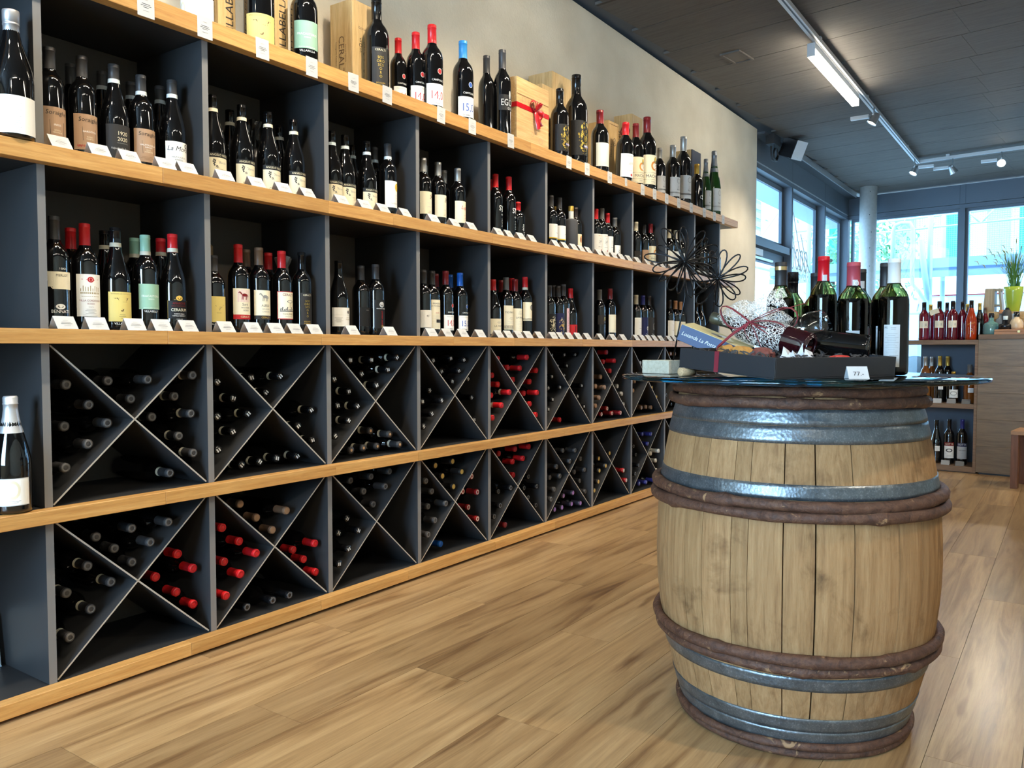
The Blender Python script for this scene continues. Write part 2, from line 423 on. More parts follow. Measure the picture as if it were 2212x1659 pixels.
# lettering on the middle pane, read from outside (so mirrored in here)
a = Art(); a.txt('RENEE', 0, 0, 210, 'white', 0, sx=-1.0)
wt = a.on_plane('lettering', (9.62, 0.533, 1.93), (1, 0, 0), (0, 0, 1)); link_mesh('lettering', wt, None, w2)
sc_ = MB()
for pts in ([(9.0, 2.62), (9.25, 2.2), (9.55, 1.98)], [(9.15, 2.68), (9.45, 2.25), (9.78, 1.98)], [(9.5, 2.45), (9.7, 2.2), (9.95, 2.0)]):
    sc_.tube([(x, 0.531, z) for x, z in pts], 0.008, 6)
for k in range(4):
    sc_.tube([(9.15 + 0.2 * k + 0.07 * math.cos(t * 0.7) , 0.531, 2.12 + 0.13 * math.sin(t * 0.7)) for t in range(10)], 0.008, 6, closed=False)
sc_.obj('script_decal', INK('lgrey'), w2)

# far wall, turned 6.5 degrees: own frame
FR = empty('wall_far_frame'); bpy.data.objects.remove(FR)
FA = R(-6.6)          # rotation of the far frame about z: local +x = depth away, local -y = to the right
def far_mat(ox, oy): return Matrix.Translation((ox, oy, 0)) @ Matrix.Rotation(FA, 4, 'Z')
FM = far_mat(11.60, 0.0)
def fbox(mb, x0, x1, y0, y1, z0, z1): return mb.box(x0, x1, y0, y1, z0, z1, 0, FM)
ff = MB(); fbox(ff, 0, 0.16, -6.5, 0.6, HW + 0.06, 3.22); fbox(ff, 0.004, 0.16, -6.5, 0.6, HW, HW + 0.054)
fas2 = struct(ff.obj('trim_8', M_FRAME))
fbox(MB(), -0.0015, 0.002, -1.12, -1.114, HW + 0.06, 3.22).obj('panel_joint', M_FRAME2, fas2); fbox(MB(), -0.0015, 0.002, -1.05, -1.044, HW + 0.06, 3.22).obj('panel_joint', M_FRAME2, fas2)
def far_window(name, y0, y1):
    f = 0.035; mb = MB()
    fbox(mb, 0.05, 0.11, y0, y1, HW - f, HW); fbox(mb, 0.05, 0.11, y0, y1, 0.1, 0.16); fbox(mb, 0.05, 0.11, y0, y0 + f, 0.16, HW - f); fbox(mb, 0.05, 0.11, y1 - f, y1, 0.16, HW - f)
    o = struct(mb.obj(name, M_FRAME)); p = MB(); fbox(p, 0.078, 0.084, y0 + f, y1 - f, 0.16, HW - f); p.obj('pane', M_PANE, o)
far_window('window_4', -1.05, 0.40); far_window('window_6', -2.55, -1.11); far_window('window_7', -4.1, -2.61)
for i, (a_, b_) in enumerate(((-1.11, -1.05), (-2.61, -2.55), (-6.4, -4.1))):
    mb = MB(); fbox(mb, 0, 0.14, a_, b_, 0, HW); struct(mb.obj('trim_%d' % (9 + i), M_FRAME))
mb = MB(); fbox(mb, 0, 0.14, -4.1, 0.6, 0, 0.10); struct(mb.obj('trim_12', M_FRAME))
# pillar
def pillar_mat():
    n = N('white_concrete', rough=0.6); v = n.coords(); a = n.noise(v, 30, 4)
    n.base(n.ramp(a, [(0.3, srgb(214, 214, 210)), (0.7, srgb(226, 226, 222))])); n.bump(a, 0.2, 0.003); return n.m
pil = MB().lathe([(0, 0), (0.113, 0), (0.113, ZC), (0, ZC)], 40).obj('pillar', pillar_mat(), None, (11.17, 0.06, 0)); pil['kind'] = 'structure'
for k, (a_, z) in enumerate(((200, 2.86), (214, 2.62), (205, 2.4), (206, 2.15), (203, 3.18))):
    MB().lathe([(0.0, -0.002), (0.006, -0.002), (0.006, 0.002), (0, 0.002)], 8, m=Matrix.Translation((0.113 * math.cos(R(a_)), 0.113 * math.sin(R(a_)), z)) @ Matrix.Rotation(R(90), 4, 'Y')).obj('bolt_hole', M_FRAME2, pil)

# ------------------------------------------------------------------ wine rack
U, T, OV = 0.52, 0.022, 0.041
Z1b, Z1t, Z2b, Z2t, Z3b, Z3t, Z4b, Z4t, Z5b, Z5t = 0.012, 0.0526, 0.5134, 0.5525, 1.0097, 1.0505, 1.5017, 1.5494, 1.9944, 2.0489
rack = tag(empty('wine_rack', (0, 0, 0)), 'long anthracite wine rack with oak shelf edges and diagonal bottle bins', 'rack')
XL = -1.042
for (zb, zt, xr) in ((Z1b, Z1t, 5.222), (Z2b, Z2t, 5.222), (Z3b, Z3t, 5.46), (Z4b, Z4t, 5.467), (Z5b, Z5t, 5.516)):
    sh = boxo('shelf', XL, xr, 0.0, 0.374, zb + 0.001, zt - 0.001, M_ANTH, rack)
    x = XL
    while x < xr - 0.01:
        l = random.uniform(0.32, 0.85); x2 = min(xr, x + l)
        if xr - x2 < 0.15: x2 = xr
        st_ = MB().box(0.0002, x2 - x - 0.0002, -OV, 0.0, zb, zt).obj('edging_stave', M_OAK, sh, (x, 0, 0), 0.0012)
        x = x2
rows = ((Z1t, Z2b), (Z2t, Z3b), (Z3t, Z4b), (Z4t, Z5b))
dms = [MB().box(0, T, 0.0, 0.372, a_, b_, 0, None, 1).mesh('divider', [M_ANTH, M_EDGE]) for a_, b_ in rows]
for i in (-2, *range(0, 11)):
    for me in dms: link_mesh('divider', me, None, rack, (i * U, 0, 0))
def diag(z0, z1, flip):
    w = U - T; h = z1 - z0; l = math.hypot(w, h) - 0.012; a = math.atan2(h, w) * (-1 if flip else 1)
    m = Matrix.Translation((T + w / 2, 0, (z0 + z1) / 2)) @ Matrix.Rotation(-a, 4, 'Y')
    return MB().box(-l / 2, l / 2, 0.006, 0.37, -0.0024, 0.0024, 0, m, 1).mesh('diagonal_panel', [M_ANTH, M_XEDGE])
dg = [diag(a_, b_, f) for a_, b_ in rows[:2] for f in (0, 1)]
for i in range(0, 10):
    for me in dg: link_mesh('diagonal_panel', me, None, rack, (i * U, 0, 0))
for i in range(-2, 10): boxo('back_panel', i * U + T * 0.5, (i + 1) * U + T * 0.5, 0.3725, 0.379, 0.02, Z5b, M_BACK, rack)
boxo('toe_kick', XL, 5.2, 0.02, 0.05, 0.0, 0.012, M_BLACKP, rack)

# measured places: (row, bay, wedge, capsule, band, x, z, y of the neck end)
LYING=[
('A', 1, 'L', 'charcoal', 0, 0.0903, 0.8922, 0.046),('A', 1, 'L', 'charcoal', 0, 0.1568, 0.83, 0.051),('A', 1, 'L', 'charcoal', 0, 0.0843, 0.7711, 0.051),
('A', 1, 'L', 'charcoal', 0, 0.2044, 0.7724, 0.038),('A', 1, 'L', 'charcoal', 0, 0.1425, 0.7154, 0.033),('A', 1, 'L', 'charcoal', 0, 0.0746, 0.6531, 0.031),
('A', 1, 'T', 'charcoal', 0, 0.2174, 0.8985, 0.053),('A', 1, 'T', 'charcoal', 0, 0.3409, 0.8989, 0.045),('A', 1, 'T', 'charcoal', 0, 0.2797, 0.8414, 0.038),
('A', 1, 'R', 'charcoal', 1, 0.4855, 0.9091, 0.025),('A', 1, 'R', 'charcoal', 1, 0.435, 0.8415, 0.05),('A', 1, 'R', 'charcoal', 1, 0.4855, 0.7824, 0.038),
('A', 1, 'R', 'charcoal', 1, 0.3554, 0.7798, 0.05),('A', 1, 'R', 'charcoal', 1, 0.448, 0.7106, 0.05),('A', 1, 'R', 'charcoal', 1, 0.4855, 0.6527, 0.028),
('A', 1, 'B', 'charcoal', 1, 0.4174, 0.5931, 0.055),('B', 1, 'L', 'charcoal', 1, 0.141, 0.3509, 0.048),('B', 1, 'L', 'charcoal', 1, 0.2109, 0.286, 0.048),
('B', 1, 'L', 'charcoal', 1, 0.0802, 0.2836, 0.053),('B', 1, 'L', 'charcoal', 1, 0.1462, 0.22, 0.045),('B', 1, 'L', 'charcoal', 1, 0.0778, 0.1567, 0.035),
('B', 1, 'T', 'charcoal', 0, 0.1688, 0.4325, 0.049),('B', 1, 'T', 'charcoal', 0, 0.2804, 0.4382, 0.049),('B', 1, 'T', 'charcoal', 0, 0.386, 0.4419, 0.019),
('B', 1, 'T', 'charcoal', 0, 0.2239, 0.386, 0.049),('B', 1, 'T', 'charcoal', 0, 0.3275, 0.3878, 0.026),('B', 1, 'T', 'charcoal', 0, 0.271, 0.3355, 0.034),
('B', 1, 'R', 'red', 0, 0.4397, 0.3227, 0.055),('B', 1, 'R', 'red', 0, 0.4855, 0.2672, 0.04),('B', 1, 'R', 'red', 0, 0.3607, 0.2649, 0.055),
('B', 1, 'R', 'red', 0, 0.4321, 0.1982, 0.055),('B', 1, 'R', 'red', 0, 0.4855, 0.1462, 0.042),('A', 2, 'L', 'blackprint', 0, 0.6015, 0.8834, 0.056),
('A', 2, 'L', 'blackprint', 1, 0.6642, 0.8241, 0.056),('A', 2, 'L', 'blackprint', 0, 0.5993, 0.7648, 0.056),('A', 2, 'L', 'blackprint', 1, 0.7182, 0.7665, 0.048),
('A', 2, 'L', 'blackprint', 1, 0.6544, 0.708, 0.048),('A', 2, 'L', 'blackprint', 0, 0.5923, 0.651, 0.046),('A', 2, 'T', 'blackprint', 1, 0.7392, 0.8934, 0.054),
('A', 2, 'T', 'blackprint', 1, 0.8584, 0.8952, 0.044),('A', 2, 'T', 'blackprint', 1, 0.7964, 0.8384, 0.047),('A', 2, 'R', 'blackprint', 1, 1.0052, 0.7618, 0.046),
('A', 2, 'R', 'blackprint', 1, 0.9468, 0.7042, 0.053),('A', 2, 'R', 'blackprint', 1, 1.0055, 0.6467, 0.041),('A', 2, 'B', 'blackprint', 1, 0.6915, 0.587, 0.053),
('A', 2, 'B', 'blackprint', 1, 0.773, 0.5889, 0.058),('A', 2, 'B', 'blackprint', 1, 0.8501, 0.5929, 0.058),('A', 2, 'B', 'blackprint', 1, 0.9411, 0.5911, 0.053),
('A', 3, 'L', 'blackprint', 0, 1.1272, 0.8769, 0.049),('A', 3, 'L', 'blackprint', 1, 1.2027, 0.8248, 0.047),('A', 3, 'L', 'blackprint', 0, 1.1442, 0.7709, 0.049),
('A', 3, 'L', 'blackprint', 1, 1.2355, 0.7641, 0.032),('A', 3, 'L', 'blackprint', 1, 1.1766, 0.71, 0.022),('A', 3, 'L', 'blackprint', 0, 1.1144, 0.6529, 0.032),
('A', 3, 'T', 'blackprint', 0, 1.2101, 0.9508, 0.044),('A', 3, 'T', 'blackprint', 1, 1.3291, 0.9503, 0.044),('A', 3, 'T', 'blackprint', 1, 1.4481, 0.9592, 0.011),
('A', 3, 'T', 'blackprint', 0, 1.2724, 0.8927, 0.044),('A', 3, 'T', 'blackprint', 1, 1.3934, 0.909, 0.011),('A', 3, 'T', 'blackprint', 1, 1.3246, 0.8459, 0.011),
('A', 3, 'B', 'copperdot', 1, 1.3241, 0.6556, 0.048),('A', 3, 'B', 'copperdot', 1, 1.4134, 0.6349, 0.023),('A', 3, 'B', 'copperdot', 1, 1.4655, 0.587, 0.015),
('A', 3, 'B', 'copperdot', 1, 1.3636, 0.587, 0.048),('A', 3, 'B', 'copperdot', 1, 1.278, 0.5887, 0.043),('A', 3, 'B', 'copperdot', 1, 1.204, 0.5874, 0.038),
('B', 2, 'L', 'red', 0, 0.6042, 0.3807, 0.046),('B', 2, 'L', 'red', 0, 0.6722, 0.3202, 0.046),('B', 2, 'L', 'red', 0, 0.7218, 0.2715, 0.019),
('B', 2, 'L', 'red', 0, 0.6093, 0.2614, 0.046),('B', 2, 'L', 'red', 0, 0.6569, 0.2114, 0.021),('B', 2, 'L', 'red', 0, 0.5928, 0.1521, 0.016),
('B', 2, 'T', 'brown', 0, 0.6789, 0.451, 0.048),('B', 2, 'T', 'brown', 0, 0.7477, 0.3907, 0.048),('B', 2, 'T', 'brown', 0, 0.8612, 0.4004, 0.022),
('B', 2, 'T', 'brown', 0, 0.7962, 0.3403, 0.022),('B', 2, 'R', 'red', 0, 1.0055, 0.2482, 0.033),('B', 2, 'R', 'red', 0, 0.9141, 0.2395, 0.051),
('B', 2, 'R', 'red', 0, 0.9647, 0.1926, 0.051),('B', 2, 'R', 'red', 0, 1.0055, 0.137, 0.031),('B', 2, 'B', 'black', 0, 0.6777, 0.0896, 0.017),
('B', 2, 'B', 'black', 0, 0.7851, 0.0872, 0.012),('B', 2, 'B', 'black', 0, 0.8609, 0.0871, 0.012),('B', 3, 'L', 'silverdot', 0, 1.1849, 0.3125, 0.044),
('B', 3, 'L', 'silverdot', 0, 1.2277, 0.2584, 0.024),('B', 3, 'L', 'silverdot', 0, 1.1377, 0.2622, 0.044),('B', 3, 'L', 'silverdot', 0, 1.1621, 0.1977, 0.014),
('B', 3, 'L', 'silverdot', 0, 1.1093, 0.1488, 0.011),('B', 3, 'T', 'charcoal', 0, 1.2136, 0.4621, 0.054),('B', 3, 'T', 'charcoal', 0, 1.3303, 0.4629, 0.054),
('B', 3, 'T', 'charcoal', 0, 1.4423, 0.4703, 0.054),('B', 3, 'T', 'charcoal', 0, 1.3952, 0.4134, 0.034),('B', 3, 'T', 'charcoal', 0, 1.288, 0.4066, 0.054),
('B', 3, 'T', 'charcoal', 0, 1.3248, 0.3483, 0.036),('A', 4, 'L', 'silverdot', 0, 1.7008, 0.8073, 0.046),('A', 4, 'L', 'silverdot', 0, 1.6504, 0.7601, 0.046),
('A', 4, 'L', 'silverdot', 0, 1.7507, 0.7597, 0.018),('A', 4, 'L', 'silverdot', 0, 1.6885, 0.7026, 0.023),('A', 4, 'L', 'silverdot', 0, 1.6311, 0.6499, 0.023),
('A', 4, 'T', 'silverdot', 0, 1.7327, 0.9424, 0.052),('A', 4, 'T', 'silverdot', 0, 1.8598, 0.9515, 0.052),('A', 4, 'T', 'silverdot', 0, 1.9498, 0.9429, 0.044),
('A', 4, 'T', 'silverdot', 0, 1.7922, 0.8912, 0.052),('A', 4, 'T', 'silverdot', 0, 1.8952, 0.8923, 0.032),('A', 4, 'T', 'silverdot', 0, 1.8423, 0.8437, 0.029),
('A', 4, 'R', 'silverdot', 0, 2.0008, 0.8503, 0.059),('A', 4, 'R', 'silverdot', 0, 2.0289, 0.7587, 0.059),('A', 4, 'R', 'silverdot', 0, 2.0455, 0.6496, 0.057),
('A', 5, 'L', 'red', 0, 2.1804, 0.8625, 0.045),('A', 5, 'L', 'red', 0, 2.2311, 0.8153, 0.045),('A', 5, 'L', 'red', 0, 2.1721, 0.7628, 0.045),
('A', 5, 'L', 'red', 1, 2.2865, 0.7742, 0.013),('A', 5, 'L', 'red', 1, 2.2178, 0.7111, 0.013),('A', 5, 'L', 'red', 0, 2.1537, 0.6523, 0.023),
('A', 5, 'T', 'red', 0, 2.2374, 0.9455, 0.051),('A', 5, 'T', 'red', 0, 2.4791, 0.951, 0.033),('A', 5, 'T', 'red', 0, 2.3256, 0.8991, 0.051),
('A', 5, 'T', 'red', 0, 2.4172, 0.8942, 0.036),('A', 5, 'T', 'red', 0, 2.3541, 0.8362, 0.036),('A', 5, 'R', 'red', 0, 2.5655, 0.8797, 0.03),
('A', 5, 'R', 'red', 0, 2.5313, 0.8198, 0.05),('A', 5, 'R', 'red', 0, 2.5655, 0.7599, 0.025),('A', 5, 'R', 'red', 0, 2.475, 0.7589, 0.05),
('A', 5, 'R', 'red', 0, 2.5326, 0.6993, 0.05),('A', 5, 'R', 'red', 0, 2.5655, 0.6386, 0.032),('B', 4, 'L', 'charcoal', 0, 1.643, 0.4046, 0.022),
('B', 4, 'L', 'charcoal', 0, 1.6983, 0.3487, 0.035),('B', 4, 'L', 'charcoal', 0, 1.7743, 0.283, 0.015),('B', 4, 'L', 'charcoal', 0, 1.6804, 0.282, 0.042),
('B', 4, 'L', 'charcoal', 0, 1.7027, 0.2167, 0.02),('B', 4, 'L', 'charcoal', 0, 1.6447, 0.1631, 0.012),('B', 4, 'B', 'blue', 0, 1.7842, 0.0871, 0.055),
('B', 4, 'T', 'goldtop', 0, 1.7437, 0.46, 0.052),('B', 4, 'T', 'goldtop', 0, 1.8692, 0.4647, 0.052),('B', 4, 'T', 'goldtop', 0, 1.7941, 0.4048, 0.052),
('B', 4, 'T', 'goldtop', 0, 1.9134, 0.4118, 0.032),('B', 4, 'T', 'goldtop', 0, 1.8471, 0.3503, 0.029),('B', 4, 'R', 'redring', 0, 2.0196, 0.3734, 0.054),
('B', 4, 'R', 'redring', 0, 1.9494, 0.3098, 0.054),('B', 4, 'R', 'redring', 0, 2.0455, 0.2944, 0.039),('B', 4, 'R', 'redring', 0, 1.9934, 0.2261, 0.054),
('B', 4, 'R', 'redring', 0, 2.0455, 0.162, 0.039),('B', 5, 'T', 'red', 0, 2.2454, 0.4615, 0.051),('B', 5, 'T', 'red', 0, 2.3943, 0.4701, 0.051),
('B', 5, 'T', 'red', 0, 2.4996, 0.473, 0.034),('B', 5, 'T', 'red', 0, 2.4386, 0.4165, 0.031),('B', 5, 'T', 'red', 0, 2.3705, 0.4054, 0.051),
('B', 5, 'T', 'red', 0, 2.3541, 0.3383, 0.036),('B', 5, 'L', 'black', 0, 2.2936, 0.2824, 0.008),('B', 5, 'L', 'black', 0, 2.2256, 0.2704, 0.041),
('B', 5, 'L', 'black', 0, 2.2085, 0.2036, 0.018),('B', 5, 'L', 'black', 0, 2.1572, 0.1561, 0.018),('B', 5, 'R', 'black', 0, 2.5176, 0.3076, 0.052),
('B', 5, 'R', 'black', 0, 2.5655, 0.2507, 0.029),('B', 5, 'R', 'black', 0, 2.4767, 0.252, 0.052),('B', 5, 'R', 'black', 0, 2.5156, 0.195, 0.052),
('B', 5, 'R', 'black', 0, 2.5655, 0.1462, 0.034),('B', 5, 'B', 'darkred', 0, 2.2859, 0.0883, 0.04),('A', 6, 'L', 'silverdot', 0, 2.7461, 0.8409, 0.044),
('A', 6, 'L', 'silverdot', 0, 2.7167, 0.7785, 0.049),('A', 6, 'L', 'silverdot', 0, 2.8126, 0.7798, 0.032),('A', 6, 'L', 'silverdot', 0, 2.7407, 0.7138, 0.037),
('A', 6, 'L', 'silverdot', 0, 2.6848, 0.6625, 0.029),('A', 6, 'T', 'silverdot', 0, 2.7645, 0.9608, 0.057),('A', 6, 'T', 'silverdot', 0, 2.9025, 0.962, 0.057),
('A', 6, 'T', 'silverdot', 0, 3.012, 0.9628, 0.05),('A', 6, 'T', 'silverdot', 0, 2.9291, 0.8983, 0.057),('A', 6, 'T', 'silverdot', 0, 2.8262, 0.8988, 0.057),
('A', 6, 'T', 'silverdot', 0, 2.8832, 0.8446, 0.047),('A', 6, 'R', 'silverdot', 0, 3.0783, 0.778, 0.043),('A', 6, 'R', 'silverdot', 0, 3.043, 0.7162, 0.051),
('A', 6, 'R', 'silverdot', 0, 3.0855, 0.655, 0.031),('A', 6, 'B', 'red', 0, 2.8585, 0.589, 0.06),('A', 7, 'T', 'red', 0, 3.4058, 0.9752, 0.051),
('A', 7, 'T', 'red', 0, 3.3658, 0.9159, 0.051),('A', 7, 'T', 'red', 0, 3.4853, 0.92, 0.036),('A', 7, 'T', 'red', 0, 3.4175, 0.8577, 0.031),
('A', 7, 'L', 'brown', 0, 3.2871, 0.8242, 0.028),('A', 7, 'L', 'brown', 0, 3.2417, 0.7679, 0.038),('A', 7, 'L', 'brown', 0, 3.3102, 0.7592, 0.013),
('A', 7, 'L', 'brown', 0, 3.2444, 0.6989, 0.015),('A', 7, 'L', 'brown', 0, 3.1936, 0.6522, 0.01),('A', 7, 'R', 'silver', 0, 3.5545, 0.7563, 0.052),
('A', 7, 'R', 'silver', 0, 3.6012, 0.7055, 0.044),('A', 7, 'R', 'silver', 0, 3.6055, 0.6366, 0.034),('A', 7, 'B', 'redring', 0, 3.4163, 0.6209, 0.053),
('A', 7, 'B', 'redring', 0, 3.3413, 0.5901, 0.053),('A', 7, 'B', 'redring', 0, 3.4765, 0.587, 0.05),('A', 7, 'B', 'redring', 0, 3.5455, 0.587, 0.025),
('A', 8, 'T', 'silver', 0, 3.904, 0.8995, 0.06),('A', 8, 'L', 'brown', 0, 3.8169, 0.7788, 0.058),('A', 8, 'L', 'brown', 0, 3.7849, 0.7176, 0.053),
('A', 8, 'R', 'goldtop', 0, 4.1205, 0.7806, 0.049),('A', 8, 'R', 'goldtop', 0, 4.076, 0.7261, 0.054),('A', 8, 'R', 'goldtop', 0, 4.1255, 0.6598, 0.042),
('A', 8, 'B', 'brown', 0, 3.921, 0.5958, 0.058),('A', 8, 'B', 'brown', 0, 3.994, 0.5967, 0.058),('A', 8, 'B', 'brown', 0, 4.0627, 0.5896, 0.05),
('A', 9, 'T', 'copper', 0, 4.4069, 0.9606, 0.06),('A', 9, 'T', 'copper', 0, 4.4855, 0.9602, 0.06),('A', 9, 'L', 'black', 0, 4.2412, 0.6677, 0.02),
('A', 9, 'B', 'black', 0, 4.4246, 0.5907, 0.06),('B', 6, 'T', 'charcoal', 0, 2.9493, 0.4079, 0.013),('B', 6, 'T', 'charcoal', 0, 2.8586, 0.4138, 0.04),
('B', 6, 'T', 'charcoal', 0, 2.8882, 0.3514, 0.007),('B', 6, 'L', 'charcoal', 0, 2.7572, 0.3359, 0.019),('B', 6, 'L', 'charcoal', 0, 2.8, 0.2768, 0.024),
('B', 6, 'L', 'charcoal', 0, 2.7208, 0.2773, 0.042),('B', 6, 'L', 'charcoal', 0, 2.7351, 0.2098, 0.021),('B', 6, 'L', 'charcoal', 0, 2.6845, 0.1629, 0.009),
('B', 6, 'R', 'charcoal', 0, 3.0675, 0.3437, 0.043),('B', 6, 'R', 'charcoal', 0, 3.0855, 0.2771, 0.026),('B', 6, 'R', 'charcoal', 0, 3.0055, 0.2717, 0.049),
('B', 6, 'R', 'charcoal', 0, 3.0626, 0.212, 0.046),('B', 6, 'R', 'charcoal', 0, 3.0855, 0.147, 0.021),('B', 6, 'B', 'purple', 0, 2.8794, 0.1498, 0.048),
('B', 6, 'B', 'purple', 0, 2.9477, 0.1596, 0.025),('B', 6, 'B', 'purple', 0, 2.7687, 0.089, 0.04),('B', 6, 'B', 'purple', 0, 2.8493, 0.0878, 0.04),
('B', 6, 'B', 'purple', 0, 2.9571, 0.0907, 0.04),('B', 6, 'B', 'purple', 0, 3.026, 0.0871, 0.02),('B', 7, 'L', 'goldtop', 0, 3.2756, 0.3226, 0.034),
('B', 7, 'L', 'goldtop', 0, 3.3238, 0.2733, 0.006),('B', 7, 'L', 'goldtop', 0, 3.2588, 0.2504, 0.021),('B', 7, 'L', 'goldtop', 0, 3.2309, 0.1873, 0.013),
('B', 7, 'L', 'goldtop', 0, 3.1802, 0.1404, 0.011),('B', 7, 'T', 'goldtop', 0, 3.3976, 0.3426, 0.025),('B', 7, 'R', 'silverred', 0, 3.5837, 0.2114, 0.02),
('B', 7, 'R', 'silverred', 0, 3.6055, 0.1459, 0.01),('B', 8, 'T', 'navy', 0, 3.9071, 0.4169, 0.042),('B', 8, 'T', 'navy', 0, 3.9932, 0.4115, 0.017),
('B', 8, 'T', 'navy', 0, 3.9279, 0.3511, 0.012),('B', 8, 'L', 'black', 0, 3.7752, 0.3484, 0.044),('B', 8, 'L', 'black', 0, 3.8082, 0.2879, 0.044),
('B', 8, 'L', 'black', 0, 3.7882, 0.2218, 0.011),('B', 8, 'L', 'black', 0, 3.7338, 0.1715, 0.011),('B', 8, 'R', 'white', 0, 4.0578, 0.2687, 0.048),
('B', 8, 'R', 'white', 0, 4.1255, 0.2823, 0.02),('B', 8, 'R', 'white', 0, 4.1192, 0.2136, 0.038),('B', 8, 'R', 'white', 0, 4.1191, 0.1446, 0.035),
('B', 8, 'B', 'navy', 0, 3.8324, 0.0899, 0.028),('B', 8, 'B', 'navy', 0, 3.9269, 0.0871, 0.021),('B', 8, 'B', 'navy', 0, 4.041, 0.0871, 0.016)]
